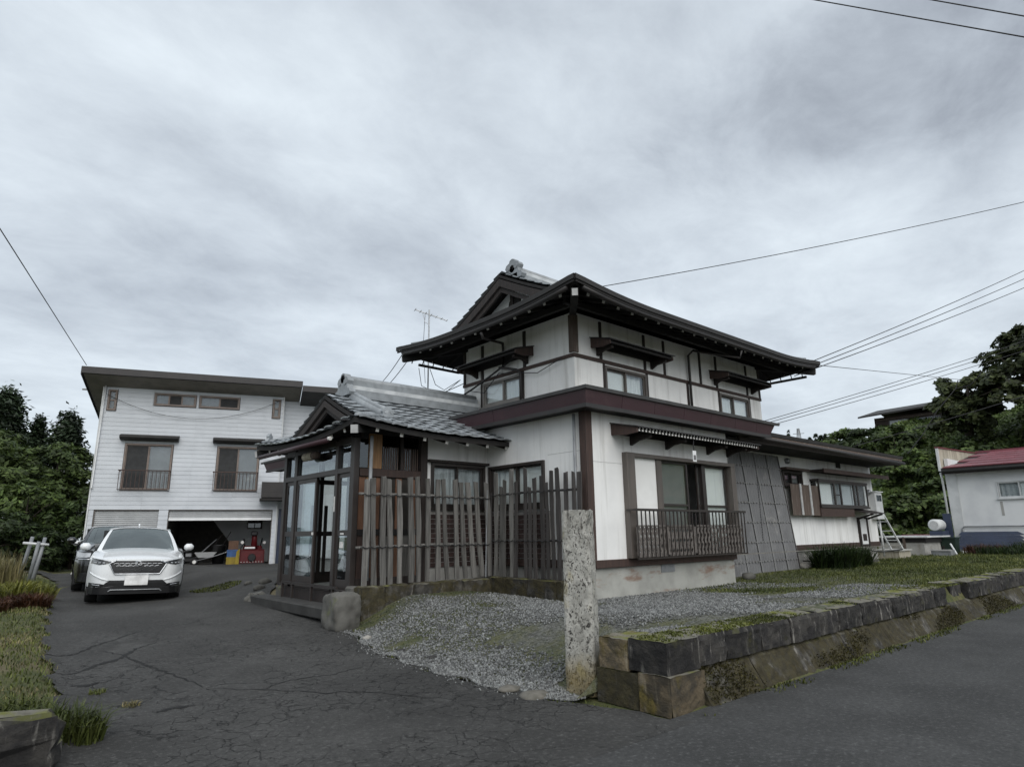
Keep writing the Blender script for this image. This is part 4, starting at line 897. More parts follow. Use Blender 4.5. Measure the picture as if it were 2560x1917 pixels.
for k in range(16):
    x_ = 5.63 + .0455 * k
    if abs(x_ - 5.98) > .04: sf('lattice_bar', x_, x_ + .016, 2.61, 3.0, -.03, -.01, 'timber_worn')
xk = 5.17
for k, (w_, mt) in enumerate(((.13, 'wood_orange'), (.12, 'wood_warm'), (.15, 'wood_orange'), (.14, 'timber_brown'), (.16, 'interior_dark'), (.13, 'wood_orange'), (.19, 'interior_dark'), (.15, 'wood_orange'))):
    sf('board', xk + .004, xk + w_ - .004, 1.60, 2.46, -.03, .002 + .006 * (k % 2), mt); sf('board', xk + .004, xk + w_ - .004, .82, 1.50, -.03, .002 + .006 * ((k + 1) % 2), 'picket_wood' if k in (4, 6) else 'wood_orange' if k % 3 else 'timber_brown'); xk += w_
sf('mid_rail', 5.16, 6.36, 1.50, 1.60, -.05, .03, 'timber_black'); sf('base_rail', 5.16, 6.36, .60, .82, -.05, .03, 'timber_dark')
wall('wall', 'plaster', PORCH, 'Y', 9.82, .12, 6.50, 7.92, .92, 3.4, [(6.60, 7.84, 1.98, 2.76)])
window(PORCH, 'Y', 9.82, 6.60, 7.84, 1.96, 2.78, [(6.65, 7.22, 'lace'), (7.19, 7.79, 'lace')], 'frame_brown', .05, .05)
bx('window_head', 'timber_dark', PORCH, 6.52, 7.90, 9.72, 9.82, 2.785, 2.83)
sf('base_wall', 6.50, 7.92, .5, .92, -.1, .02, 'concrete'); _h = HOUSE; HOUSE_ = HOUSE; HOUSE = PORCH; bricks('Y', 9.82, 6.58, 7.86, .93, 1.92); HOUSE = _h
bx('red_notice_board', 'roof_red', PORCH, 5.12, 5.40, 9.90, 9.93, 1.22, 1.48); bx('foot_stone', 'stone_grey', PORCH, 4.98, 5.15, 12.4, 12.62, .25, .6, .04); bx('foot_stone', 'stone_grey', PORCH, 4.98, 5.14, 9.55, 9.80, .3, .72, .03)
# wind chime blocks hung under the head beam
for u_, r_ in ((11.5, .075), (11.32, .08), (11.14, .07)): MB().lathe([(r_ * .7, -.09), (r_, -.07), (r_, .07), (r_ * .7, .09)], 12, 'y', (4.97, u_, 2.93)).part('hanging_gourd', 'weather_board' if u_ > 11.2 else 'timber_worn', PORCH, smooth=True)
# low hand rail before the doors
MB().box(4.93, 4.97, 10.0, 12.25, .66, .70).part('rail', 'frame_brown', PORCH)
for y_ in (10.15, 10.95, 11.75, 12.2): bx('rail_post', 'frame_brown', PORCH, 4.93, 4.97, y_ - .02, y_ + .02, .42, .66)
def rough_block(m, x0, x1, y0, y1, z0, z1, j=.02, n=3, seed=0):
    rg = random.Random(seed); pts = {}
    def g(i, jx, k):
        key = (i, jx, k)
        if key not in pts:
            e = [lerp(x0, x1, i / n), lerp(y0, y1, jx / n), lerp(z0, z1, k / n)]
            for a_, (idx, lo, hi) in enumerate(((i, x0, x1), (jx, y0, y1), (k, z0, z1))): e[a_] += rg.uniform(-j, j)
            edge = sum(q in (0, n) for q in (i, jx, k))
            if edge >= 2:
                c_ = Vector(((x0 + x1) / 2, (y0 + y1) / 2, (z0 + z1) / 2)); v_ = Vector(e); dd = c_ - v_; v_ += dd.normalized() * j * (1.0 if edge == 2 else 1.6); e = list(v_)
            pts[key] = len(m.v); m.v.append(tuple(e))
        return pts[key]
    for a in range(n):
        for b in range(n):
            for f in ((0, 'z'), (n, 'z'), (0, 'x'), (n, 'x'), (0, 'y'), (n, 'y')):
                c_ = f[0]
                q = [(a, b), (a + 1, b), (a + 1, b + 1), (a, b + 1)]
                if f[1] == 'z': m.f.append(tuple(g(i, k, c_) for i, k in q))
                elif f[1] == 'x': m.f.append(tuple(g(c_, i, k) for i, k in q))
                else: m.f.append(tuple(g(i, c_, k) for i, k in q))
    return m
mk('step_stone', (.050, .049, .046), .8, (.030, .029, .027), 3, bump=.7, bscale=18, world=True)
STEP = thing('stone_step', 'flat dark stone slab step in front of the glazed porch doors', 'step', (4.8, 11.2, .25))
MB().hexa([(4.63, 9.62, .24), (4.99, 9.62, .24), (4.99, 12.93, .24), (4.66, 12.95, .24), (4.61, 9.60, .42), (5.0, 9.60, .42), (5.0, 12.95, .42), (4.64, 12.97, .42)]).part('slab', 'step_stone', STEP, bev=.02)
rough_block(MB(), 4.70, 4.98, 12.9, 13.3, .2, .45, .03, 3, 4).part('end_stone', 'stone_grey', STEP)

# ================================================================== fences of rough pickets
from mathutils import noise as MN
def picket(m, a, b, w, th, nrm, rg, chip=True):
    a, b = Vector(a), Vector(b); n = 7; sd_ = (b - a).cross(Vector(nrm)).normalized(); nv = Vector(nrm).normalized(); rows = []
    ph = rg.uniform(0, 9)
    for k in range(n + 1):
        t = k / n; c_ = a.lerp(b, t) + sd_ * (.008 * math.sin(t * 5 + ph)); ww = w * (1 + .10 * math.sin(t * 7 + ph * 2)) / 2; dz_ = rg.uniform(-.006, .006)
        rows.append([c_ - sd_ * (ww + rg.uniform(-.006, .006)) - nv * th / 2, c_ + sd_ * (ww + rg.uniform(-.006, .006)) - nv * th / 2, c_ + sd_ * ww + nv * th / 2, c_ - sd_ * ww + nv * th / 2])
    if chip: rows[-1][0] = rows[-1][0] + (b - a).normalized() * rg.uniform(-.05, .02); rows[-1][3] = rows[-1][3] + (b - a).normalized() * rg.uniform(-.05, .02)
    base = len(m.v)
    for r_ in rows: m.v += [tuple(p) for p in r_]
    for k in range(n):
        for i in range(4): j = (i + 1) % 4; m.f.append((base + 4 * k + i, base + 4 * k + j, base + 4 * k + 4 + j, base + 4 * k + 4 + i))
    m.f.append((base, base + 1, base + 2, base + 3)); m.f.append(tuple(base + 4 * n + i for i in range(4)))
    return m
rg = random.Random(3)
F1 = thing('picket_fence', 'weathered grey picket fence tied to poles beside the glazed porch', 'fence', (6.4, 9.5, .7))
PK = [(5.11, 2.39, 5.11, .62, .11), (5.22, 2.41, 5.28, .72, .1), (5.4, 2.45, 5.44, .70, .11), (5.52, 2.42, 5.59, .72, .1), (5.71, 2.42, 5.76, .73, .1), (5.93, 2.46, 5.98, .73, .12), (6.07, 2.47, 6.13, .73, .1), (6.3, 2.46, 6.31, .73, .1), (6.51, 2.45, 6.51, .74, .1), (6.62, 2.46, 6.73, .74, .09), (6.87, 2.46, 6.93, .74, .1), (7.0, 2.42, 7.12, .74, .1), (7.14, 2.43, 7.31, .74, .11), (7.34, 2.45, 7.49, .75, .11), (7.58, 2.45, 7.67, .75, .12)]
for k, (xt, zt, xb, zb, w) in enumerate(PK):
    picket(MB(), (xb + w / 2, 9.5 + .012 * (k % 2), zb), (xt + w / 2, 9.5 + .012 * (k % 2) + .01, zt), w * .88, .028, (0, 1, 0), rg).part('picket', 'picket_wood', F1)
MB().tube([(5.04, 9.55, 2.16), (6.3, 9.55, 2.17), (7.72, 9.55, 2.15)], .022, 8).part('pole', 'picket_wood', F1, smooth=True); MB().tube([(5.02, 9.55, 1.31), (6.4, 9.55, 1.33), (7.7, 9.55, 1.32)], .022, 8).part('pole', 'picket_wood', F1, smooth=True)
def binding(par, f, n, z0, amp, r=.008):
    MB().tube([(*f(k / n), z0 + amp * math.sin(k * 1.9)) for k in range(n + 1)], r, 5).part('binding_wire', 'cable', par)
for z_ in (2.14, 1.31): binding(F1, lambda t: (lerp(5.06, 7.7, t), 9.477 + .0 * t), 60, z_, .014)
F2 = thing('picket_fence', 'dark picket fence with ragged tops between the grey fence and the house corner', 'fence', (7.72, 8.4, .7))
P2 = [(9.38, 2.63, .11), (9.23, 2.35, .09), (9.13, 2.47, .09), (8.95, 2.65, .11), (8.80, 2.4, .08), (8.57, 2.66, .08), (8.45, 2.3, .08), (8.34, 2.44, .09), (8.14, 2.47, .1), (8.02, 2.35, .07), (7.89, 2.54, .08), (7.77, 2.57, .1), (7.55, 2.48, .09), (7.38, 2.49, .07), (7.26, 2.47, .1)]
for k, (y, zt, w) in enumerate(P2):
    picket(MB(), (7.72 + .01 * (k % 2), y - w / 2 + rg.uniform(-.02, .02), .75), (7.735 + .01 * (k % 2), y - w / 2, zt), w * .88, .026, (1, 0, 0), rg).part('picket', 'picket_wood' if k < 4 else 'picket_dark', F2)
MB().tube([(7.77, 9.45, 2.20), (7.77, 8.3, 2.21), (7.79, 7.28, 2.19)], .02, 8).part('pole', 'picket_dark', F2, smooth=True); MB().tube([(7.77, 9.46, 1.38), (7.78, 7.28, 1.37)], .02, 8).part('pole', 'picket_dark', F2, smooth=True)
for z_ in (2.19, 1.37): binding(F2, lambda t: (7.695, lerp(9.42, 7.3, t)), 50, z_, .014)
MB().tube([(7.76, 9.5, .72), (7.76, 9.5, 2.25)], .02, 8).part('stake', 'picket_dark', F2); MB().tube([(7.62, 9.5, .72), (7.66, 9.5, 2.3)], .012, 6).part('stake', 'pipe_grey', F2)
K = thing('stone_kerb', 'low mossy stone kerb under the picket fences', 'kerb', (6.5, 9.4, .4))
xk = 5.02; i = 0
for w in (.42, .55, .5, .48, .62, .24):
    rough_block(MB(), xk + .002, xk + w - .002, 9.30 + .02 * (i % 2), 9.62, .12, .72, .012, 5, i).part('kerb_stone', 'wall_stone_low', K); xk += w; i += 1
yk = 9.5
for w in (.6, .55, .7, .4): rough_block(MB(), 7.58, 7.86, yk - w + .002, yk - .002, .4, .745, .010, 4, 20 + i).part('kerb_stone', 'wall_stone_low', K); yk -= w; i += 1
bs = MB(); rough_block(bs, 4.50, 4.93, 9.10, 9.58, .12, .66, .003, 14, 41); _c = Vector((4.715, 9.34, .39))
for _i, _v in enumerate(bs.v):
    _p = Vector(_v); _d = _p - _c; _q = _d.normalized(); _l = _d.length; bs.v[_i] = tuple(_p - _q * max(0, _l - .30) * .38 + _q * (MN.fractal(_p * 7, .9, 2, 4) * .028))
bs.top('corner_stone', 'stone_grey', 'squat square boulder at the corner of the porch step', 'boulder', base=(4.7, 9.4, .2), smooth=True)

OCT = np.array([(1, 0, 0), (-1, 0, 0), (0, 1, 0), (0, -1, 0), (0, 0, 1), (0, 0, -1)], float); OCF = np.array([(0, 2, 4), (2, 1, 4), (1, 3, 4), (3, 0, 4), (2, 0, 5), (1, 2, 5), (3, 1, 5), (0, 3, 5)])
def np_mesh(name, V, F, mat):
    me = bpy.data.meshes.new(name); nv, nf, k = len(V), len(F), F.shape[1]
    me.vertices.add(nv); me.vertices.foreach_set('co', np.ascontiguousarray(V, dtype=np.float32).ravel()); me.loops.add(nf * k); me.loops.foreach_set('vertex_index', np.ascontiguousarray(F, dtype=np.int32).ravel())
    me.polygons.add(nf); me.polygons.foreach_set('loop_start', np.arange(0, nf * k, k, dtype=np.int32)); me.polygons.foreach_set('loop_total', np.full(nf, k, dtype=np.int32)); me.update(calc_edges=True); me.validate()
    me.materials.append(MATS[mat]); return me
def stuff(name, V, F, mat, label=None, cat=None):
    o = bpy.data.objects.new(name, np_mesh(name, V, F, mat)); COL.objects.link(o); o['kind'] = 'stuff'
    if label: o['label'] = label
    if cat: o['category'] = cat
    return o
def rotmats(n, g):
    q = g.normal(size=(n, 4)); q /= np.linalg.norm(q, axis=1)[:, None]; a, b, c, d = q.T
    return np.stack([np.stack([a*a+b*b-c*c-d*d, 2*(b*c-a*d), 2*(b*d+a*c)], -1), np.stack([2*(b*c+a*d), a*a-b*b+c*c-d*d, 2*(c*d-a*b)], -1), np.stack([2*(b*d-a*c), 2*(c*d+a*b), a*a-b*b-c*c+d*d], -1)], 1)
def blades(P0, hgt, wid, lean, seed, curve=.35):
    g = np.random.default_rng(seed); n = len(P0); a = g.random(n) * 2 * np.pi; dirv = np.stack([np.cos(a), np.sin(a), 0 * a], 1); sd_ = np.stack([-np.sin(a), np.cos(a), 0 * a], 1)
    hh = hgt * g.uniform(.5, 1.25, n); ww = wid * g.uniform(.7, 1.3, n); ln = lean * g.uniform(.2, 1.4, n); up = np.array([0, 0, 1.])
    p1 = P0 + up * (hh * .6)[:, None] + dirv * (hh * ln * curve)[:, None]; p2 = P0 + up * (hh * (1 - .25 * ln))[:, None] + dirv * (hh * ln)[:, None]
    V = np.stack([P0 - sd_ * ww[:, None] / 2, P0 + sd_ * ww[:, None] / 2, p1 + sd_ * ww[:, None] * .42, p1 - sd_ * ww[:, None] * .42, p2], 1).reshape(-1, 3); i0 = (np.arange(n) * 5)[:, None]
    return V, np.concatenate([i0 + np.array([[0, 1, 2]]), i0 + np.array([[0, 2, 3]]), i0 + np.array([[3, 2, 4]])])
def scatter(n, x0, x1, y0, y1, seed, ok=None, dz=0.0):
    g = np.random.default_rng(seed); X = g.uniform(x0, x1, n); Y = g.uniform(y0, y1, n)
    if ok is not None: k = ok(X, Y, g); X, Y = X[k], Y[k]
    return np.stack([X, Y, h(X, Y) + dz], 1)
def nz(X, Y, s, o=0): return np.array([MN.noise(Vector((a * s, b * s, o))) for a, b in zip(X, Y)])
# ================================================================== gate post
m = MB(); NS, NZ = 9, 46; SD = .30
def post_pt(face, u, k):
    z = 1.72 * k / NZ; t = 1 - .05 * z; s_ = SD / 2 * t; a = (u * 2 - 1) * s_
    x, y = ((a, -s_), (s_, a), (-a, s_), (-s_, -a))[face]
    nv = MN.noise(Vector((x * 9, y * 9, z * 7))) * .012 + MN.noise(Vector((x * 30, y * 30, z * 24))) * .006
    r_ = 1 - nv / .15; ed = abs(u * 2 - 1); x *= 1 - nv * 4 - .07 * max(0, ed - .82) / .18; y *= 1 - nv * 4 - .07 * max(0, ed - .82) / .18
    if z > 1.45 and x > .05 and y < 0:      # broken notch on the right upper edge
        c_ = (z - 1.45) / .27; x -= .035 * math.sin(min(1, c_ * 1.4) * math.pi)
    if k == NZ: z += .02 * MN.noise(Vector((x * 14, y * 14, 3)))
    return (x, y, z)
for f in range(4): m.grid(lambda u, v: post_pt(f, u, round(v * NZ)), NS, NZ)
m.grid(lambda u, v: ((u * 2 - 1) * SD / 2 * .89, (v * 2 - 1) * SD / 2 * .89, 1.715 + .025 * MN.noise(Vector((u * 5, v * 5, 1)))), 9, 9)
me = bpy.data.meshes.new('gate_post'); me.from_pydata(m.v, [], m.f); me.update()
bm = bmesh.new(); bm.from_mesh(me); bmesh.ops.remove_doubles(bm, verts=bm.verts, dist=.006); bmesh.ops.recalc_face_normals(bm, faces=bm.faces); bm.to_mesh(me); bm.free(); me.materials.append(MATS['post_stone'])
o = bpy.data.objects.new('gate_post', me); COL.objects.link(o); o.location = (4.90, 4.60, 0); o.rotation_euler = (R(.6), 0, R(-60)); o['label'] = 'tall pitted pale stone gate post at the driveway corner'; o['category'] = 'gate post'

# ================================================================== retaining wall along the road
RW = thing('retaining_wall', 'blackened two-course stone retaining wall along the road', 'wall', (5.0, 3.6, 0))
rg = random.Random(11); x = 5.32; k = 0
def wall_block(x0, x1, y0, y1, z0, z1, mat, seed, batter=0):
    # squared stone with a fine broken face
    m = MB(); nx, nz_ = max(4, int((x1 - x0) / .05)), max(4, int((z1 - z0) / .04)); o_ = Vector((seed * 3.1, 0, 0))
    def pt(f, u, v):
        x, y, z = {0: (lerp(x0, x1, u), y0, lerp(z0, z1, v)), 1: (lerp(x0, x1, u), lerp(y0, y1, v), z1), 2: (x0, lerp(y0, y1, u), lerp(z0, z1, v)), 3: (x1, lerp(y0, y1, u), lerp(z0, z1, v))}[f]
        n = MN.fractal(Vector((x, y, z)) * 11 + o_, .9, 2, 5) * .020
        dx = min(x - x0, x1 - x); dzz = min(z - z0, z1 - z); e = (max(0, 1 - dx / .035) * .016 + max(0, 1 - (z1 - z) / .04) * .020) * (1 + .8 * MN.noise(Vector((x * 6, z * 6, seed))))
        yy = y + n + e if y < (y0 + y1) / 2 else y
        return (x + (n * .5 if f in (2, 3) else 0), yy - batter * (1 - (z - z0) / (z1 - z0)), z + ((n * 1.0 - max(0, 1 - (y - y0) / .06) * .014 - max(0, 1 - dx / .04) * .012) if f == 1 else 0))
    for f in range(4): m.grid(lambda u, v: pt(f, u, v), nx if f < 2 else 8, nz_ if f != 1 else 8)
    return m.part('block', mat, RW)
ws = [.5, .66, .62, .7, .52, .72, .56, .48, .62, .62, .5, .56, .6, .6]
while x < 26:
    w = ws[k % len(ws)] * (1 if k < 14 else 1.2); gap = 12.0 < x < 12.45
    if not gap:
        z1 = .57 + rg.uniform(-.012, .012); y0 = 3.575 + rg.uniform(-.012, .012) + (.10 if 12.4 < x < 13.1 else 0)
        wall_block(x + .001, x + w - .001, y0, 3.98 + rg.uniform(-.05, .05), .312, z1, 'wall_stone', k)
    x += w; k += 1
x = 5.30; k = 0
while x < 26:
    w = (.95, 1.1, .95, 1.25, 1.0, 1.15)[k % 6]; wall_block(x + .003, x + w - .003, 3.615, 4.0, -.02, .308, 'wall_stone_low', 100 + k, .19); x += w; k += 1
# return end of the wall towards the gate post
def end_block(y0, y1, z0, z1, mat, seed, x0=4.84):
    m = MB(); ny, nz_ = 8, 8
    def pt(f, u, v):
        x, y, z = {0: (x0, lerp(y0, y1, u), lerp(z0, z1, v)), 1: (lerp(x0, 5.34, u), y0, lerp(z0, z1, v)), 2: (lerp(x0, 5.34, u), lerp(y0, y1, v), z1), 3: (lerp(x0, 5.34, u), y1, lerp(z0, z1, v))}[f]; n = MN.fractal(Vector((x, y, z)) * 9 + Vector((seed, 0, 0)), 1, 2, 4) * .014
        return (x + (n if f == 0 else 0), y + (n if f == 1 else 0), z + (n if f == 2 else 0))
    for f in range(4): m.grid(lambda u, v: pt(f, u, v), ny, nz_)
    m.part('block', mat, RW)
end_block(3.99, 4.33, .28, .545, 'wall_stone_tan', 1); end_block(3.57, 3.982, .30, .565, 'wall_stone', 2); end_block(3.88, 4.36, -.02, .272, 'wall_stone_low', 3, 4.83); end_block(3.535, 3.872, -.02, .292, 'wall_stone_tan', 4, 4.825)
bx('backing', 'soil', RW, 5.1, 26, 3.80, 4.0, -.1, .45)
P0 = scatter(30000, 4.86, 25, 3.58, 3.98, 91, lambda X, Y, g: (nz(X, Y, .9, 11) > .02 + .25 * g.random(len(X)))); P0[:, 2] = .565; V, F = blades(P0, .022, .012, 1.0, 92); stuff('wall_top_moss', V, F, 'moss', 'yellow-green moss along the top of the retaining wall', 'moss')
g = np.random.default_rng(93); n = 26000; X = g.uniform(5.3, 25, n); Z = g.uniform(.01, .30, n); Y = 3.612 - .19 * (1 - Z / .308); k = nz(X, Z * 4, .8, 12) + .25 * (.2 - Z) > .08 + .2 * g.random(n); V, F = blades(np.stack([X, Y, Z], 1)[k], .018, .013, 1.4, 94); stuff('wall_face_moss', V, F, 'moss_brown', 'brownish moss over the sloping lower stones of the retaining wall', 'moss')
# end of the opposite wall, at the left of the driveway mouth
LW = thing('kerb_wall', 'mossy dark stone wall end at the bottom left corner of the drive', 'wall', (.5, 5.7, 0))
rough_block(MB(), -1.2, .80, 5.44, 5.85, .03, .36, .04, 5, 7).part('block', 'wall_stone', LW); rough_block(MB(), -.9, .74, 5.55, 5.8, -.05, .12, .03, 4, 8).part('block', 'wall_stone_tan', LW)
rough_block(MB(), -2.9, -1.22, 5.42, 5.85, .03, .37, .03, 4, 9).part('block', 'wall_stone', LW)

# ================================================================== leaning corrugated cover
CS = thing('corrugated_cover', 'dull grey corrugated plastic sheets leaning against the wing wall', 'sheet cover', (14.3, 7.76, .55))
def cs(u, v, off=0): return (u, lerp(7.74, 8.03, v) - off, lerp(.52, 3.36, v))
for k in range(6):
    a = 12.42 + k * .62; MB().grid(lambda i_, j_: cs(a + i_ * .66, j_, .010 * (k % 2) + .007 * math.sin(i_ * .66 / .11 * 2 * math.pi)), 48, 2).part('sheet', 'sheet_grey', CS)
    if k: MB().bar(cs(a + .02, .0, .020), cs(a + .02, 1, .020), .04, .004, (0, -1, .1)).part('lap_strip', 'seam_mid', CS)
for v in (.10, .25, .41, .57, .73, .88):
    MB().bar(cs(12.42, v, -.03), cs(16.1, v, -.03), .05, .04).part('purlin', 'timber_worn', CS)
    for k in range(26): MB().bar(cs(12.5 + k * .14, v, .026), cs(12.58 + k * .14, v, .026), .014, .02).part('washer_strip', 'seam_mid', CS)
MB().bar(cs(16.12, 0), cs(16.12, 1), .05, .04, (0, -1, 0)).part('edge_batten', 'timber_dark', CS); MB().bar(cs(12.4, 0), cs(12.4, 1), .05, .04, (0, -1, 0)).part('edge_batten', 'timber_dark', CS)
def bezier_sag(a, b, sag, n=24): a, b = Vector(a), Vector(b); return [a.lerp(b, k / n) - Vector((0, 0, sag * 4 * (k / n) * (1 - k / n))) for k in range(n + 1)]
tg = thing('hanging_tag', 'small pale paper tag hanging below the front awning', 'tag', (10.30, 6.68, 2.92)); MB().box(10.235, 10.345, 6.675, 6.685, 2.74, 2.94).part('tag_card', 'white_paint', tg); MB().box(10.255, 10.325, 6.672, 6.675, 2.77, 2.86).part('tag_print', 'sheet_grey', tg); MB().tube([(10.29, 6.68, 2.94), (10.28, 6.68, 3.04), (10.30, 6.68, 3.14)], .008, 6).part('tag_string', 'cable', tg)
m = MB()
for k in range(34): m.tube([(12.62 + .004 * (k % 2), 6.75, 2.98 - k * .05), (12.62 - .004 * (k % 2), 6.75, 2.94 - k * .05)], .009, 5)
m.top('rain_chain', 'cable', 'thin dark chain hanging from the awning end before the grey sheets', 'chain', base=(12.62, 6.75, 1.3))

# ================================================================== loose stones, gravel, grass
def inside_yard(n, seed):
    g = np.random.default_rng(seed); u = g.random(n) ** 1.0; Y = 3.98 + 5.4 * g.random(n); l = np.interp(Y, *zip(*DR)) - .02 + .05 * np.sin(Y * 9); l = np.where(Y < 4.40, 5.3, l)
    X = l + (12.4 - l) * u ** 1.35; ok = ~((X < 5.35) & (Y < 4.38)) & ~((X > 4.95) & (Y > 9.2)) & ~((X > 7.5) & (Y > 7.2)) & ~((np.abs(X - 4.9) < .2) & (np.abs(Y - 4.6) < .2))
    return X[ok], Y[ok]
g = np.random.default_rng(5); X, Y = inside_yard(125000, 5); d_ = np.hypot(X, Y); keep = g.random(len(X)) < np.clip(1.35 - d_ / 16, .25, 1)
mossn = np.array([MN.noise(Vector((a * .8, b * .8, 2))) for a, b in zip(X, Y)]); keep &= (mossn < -.04 + .42 * g.random(len(X)) - .25 * (Y > 7.4) - .22 * ((Y > 5.0) & (Y < 5.6) & (X > 7)) - .12 * (X > 9.5)) ; X, Y = X[keep], Y[keep]; n = len(X)
sz = g.uniform(.006, .017, n) * (1 + .5 * (g.random(n) < .06)); Rm = rotmats(n, g); S3 = sz[:, None] * g.uniform(.55, 1.2, (n, 3))
V = np.einsum('nij,nkj->nki', Rm, OCT[None] * S3[:, None, :] * (1 + .25 * g.normal(size=(n, 6, 1)).clip(-1, 1))) + np.stack([X, Y, h(X, Y) + .018 + sz * .25], 1)[:, None, :]
sp = 320; Ys = g.uniform(4.6, 9.2, sp); X2_ = np.interp(Ys, *zip(*DR)) - np.abs(g.normal(size=sp)) * .10 - .01; sz2 = g.uniform(.005, .016, sp)
V2 = np.einsum('nij,nkj->nki', rotmats(sp, g), OCT[None] * (sz2[:, None] * g.uniform(.55, 1.2, (sp, 3)))[:, None, :]) + np.stack([X2_, Ys, h(X2_, Ys) + .016 + sz2 * .4], 1)[:, None, :]
V = np.concatenate([V, V2]); n += sp
F = (OCF[None] + (np.arange(n) * 6)[:, None, None]).reshape(-1, 3); stuff('gravel', V.reshape(-1, 3), F, 'gravel', 'grey crushed gravel over the yard before the house', 'gravel')
def lawn_ok(X, Y, g): t = nz(X, Y, .5, 4); return (g.random(len(X)) < np.clip((X - 9.3) / 3.6 + t * 1.3, 0, 1)) & ~((Y > 7.5) & (X < 16.2)) & (Y < 8.1)
P0 = scatter(42000, 9.4, 27, 3.95, 8.1, 21, lawn_ok); V, F = blades(P0, .055, .012, .7, 22); stuff('lawn_grass', V, F, 'grass', 'short patchy green lawn above the retaining wall', 'lawn')
P0 = scatter(12000, 12, 40, 4.2, 12, 27, lambda X, Y, g: (X > 21) & ((Y < 8) | (X > 23))); V, F = blades(P0, .10, .02, .7, 28); stuff('rough_grass', V, F, 'grass', 'rough grass behind the lawn near the red-roofed shed', 'grass')
P0 = scatter(26000, 7.0, 15.5, 4.6, 7.6, 31, lambda X, Y, g: (nz(X, Y, .9, 7) + (X - 11) * .05 + .25 * ((Y > 5.0) & (Y < 5.6)) > -.02) & (Y < 7.3 + (X > 12.4) * .35)); V, F = blades(P0, .024, .013, .9, 32); stuff('moss', V, F, 'moss', 'bright green moss patches on the gravel yard', 'moss')
P0 = scatter(17000, 4.6, 7.6, 6.0, 9.3, 33, lambda X, Y, g: (nz(X, Y, 1.1, 3) + (Y - 7.9) * .28 > -.02) & ((X < 4.95) | (Y < 9.25))); V, F = blades(P0, .022, .012, .9, 34); stuff('moss_patch', V, F, 'grass_dark', 'dark moss creeping through the gravel by the stone kerb', 'moss')
P0 = scatter(60000, 4.5, 12.2, 4.1, 9.3, 95, lambda X, Y, g: (nz(X, Y, .8, 2) > .10 + .30 * g.random(len(X)) - .2 * (Y > 7.4)) & (X > np.interp(Y, *zip(*DR)) + .1) & ~((X < 5.4) & (Y < 4.5)) & ~((X > 7.5) & (Y > 7.2)) & ~((X > 4.95) & (Y > 9.25))); V, F = blades(P0, .020, .012, 1.1, 96); stuff('yard_moss', V, F, 'moss_yard', 'olive moss and dirt between the gravel of the yard', 'moss')
P0 = scatter(7000, 5.0, 24, 3.18, 3.44, 35, lambda X, Y, g: (nz(X, Y, 1.3, 5) > -.25) & (Y > 3.42 - .16 * g.random(len(X)))); P0[:, 2] = .008; V, F = blades(P0, .04, .014, .9, 36); stuff('verge_moss', V, F, 'moss', 'green moss strip at the foot of the retaining wall', 'moss')
P0 = scatter(2600, 4.2, 5.3, 3.9, 9.6, 37, lambda X, Y, g: np.abs(X - np.interp(Y, *zip(*DR))) < .10 * (nz(X, Y, 1.6, 8) > .1)); V, F = blades(P0, .03, .012, .9, 38); stuff('edge_moss', V, F, 'moss', 'tufts of moss along the gravel edge of the driveway', 'moss')
# left verge
def left_ok(X, Y, g): return X < np.interp(Y, *zip(*DL)) + .05 * np.sin(Y * 5.1) + .02
P0 = scatter(52000, -3.5, 2.6, 5.75, 24, 41, lambda X, Y, g: left_ok(X, Y, g) & (g.random(len(X)) < np.clip(1.5 - Y / 20, .2, 1))); V, F = blades(P0, .05, .012, .8, 42); stuff('verge_grass', V, F, 'grass', 'short green grass verge left of the driveway', 'grass')
P0 = scatter(26000, -3.0, 2.4, 5.9, 19, 43, lambda X, Y, g: left_ok(X, Y, g) & (nz(X, Y, .8, 9) > .02)); V, F = blades(P0, .05, .010, 1.0, 44); stuff('dry_grass', V, F, 'grass_dry', 'straw-coloured dry grass on the left verge', 'grass')
def clump(name, label, cat, c, r, n, hgt, wid, lean, mat, seed, group=None, flat=1):
    g = np.random.default_rng(seed); a = g.random(n) * 2 * np.pi; rr = r * np.sqrt(g.random(n)); X = c[0] + rr * np.cos(a); Y = c[1] + rr * np.sin(a) * flat
    V, F = blades(np.stack([X, Y, h(X, Y)], 1), hgt, wid, lean, seed + 1); c3 = np.array([c[0], c[1], float(h(c[0], c[1]))])
    o = bpy.data.objects.new(name, np_mesh(name, V - c3, F, mat)); COL.objects.link(o); o.location = c3; o['label'] = label; o['category'] = cat
    if group: o['group'] = group
    return o
clump('grass_tuft', 'bright green grass tuft beside the bottom left wall end', 'grass tuft', (.98, 6.05), .17, 420, .22, .013, .9, 'grass', 51)
clump('grass_tuft', 'grass growing over the left verge just behind the wall end', 'grass tuft', (.55, 6.6), .35, 700, .14, .012, .9, 'grass', 53)
clump('daylily_clump', 'dark green arching grass-like clump before the wing foundation', 'plant', (16.9, 7.2), .75, 900, .60, .03, 1.15, 'grass_dark', 55, flat=.6)
clump('iris_clump', 'bushy dark strappy plant right of the first clump by the wing wall', 'plant', (18.2, 7.35), .7, 800, .56, .03, 1.2, 'grass_dark', 57, flat=.6)
clump('flower_clump', 'yellow-green leafy clump on the left verge beside the dry stalks', 'plant', (.95, 15.6), .55, 800, .42, .03, .9, 'yellow_leaf', 59)
clump('flower_clump', 'low yellow-green plants at the drive edge behind the rusty bush', 'plant', (1.5, 17.0), .5, 600, .34, .03, .9, 'yellow_leaf', 61)
clump('rusty_bush', 'low reddish brown dried bush at the left edge of the drive', 'bush', (1.35, 14.9), .38, 1100, .24, .02, 1.1, 'rust_leaf', 63)
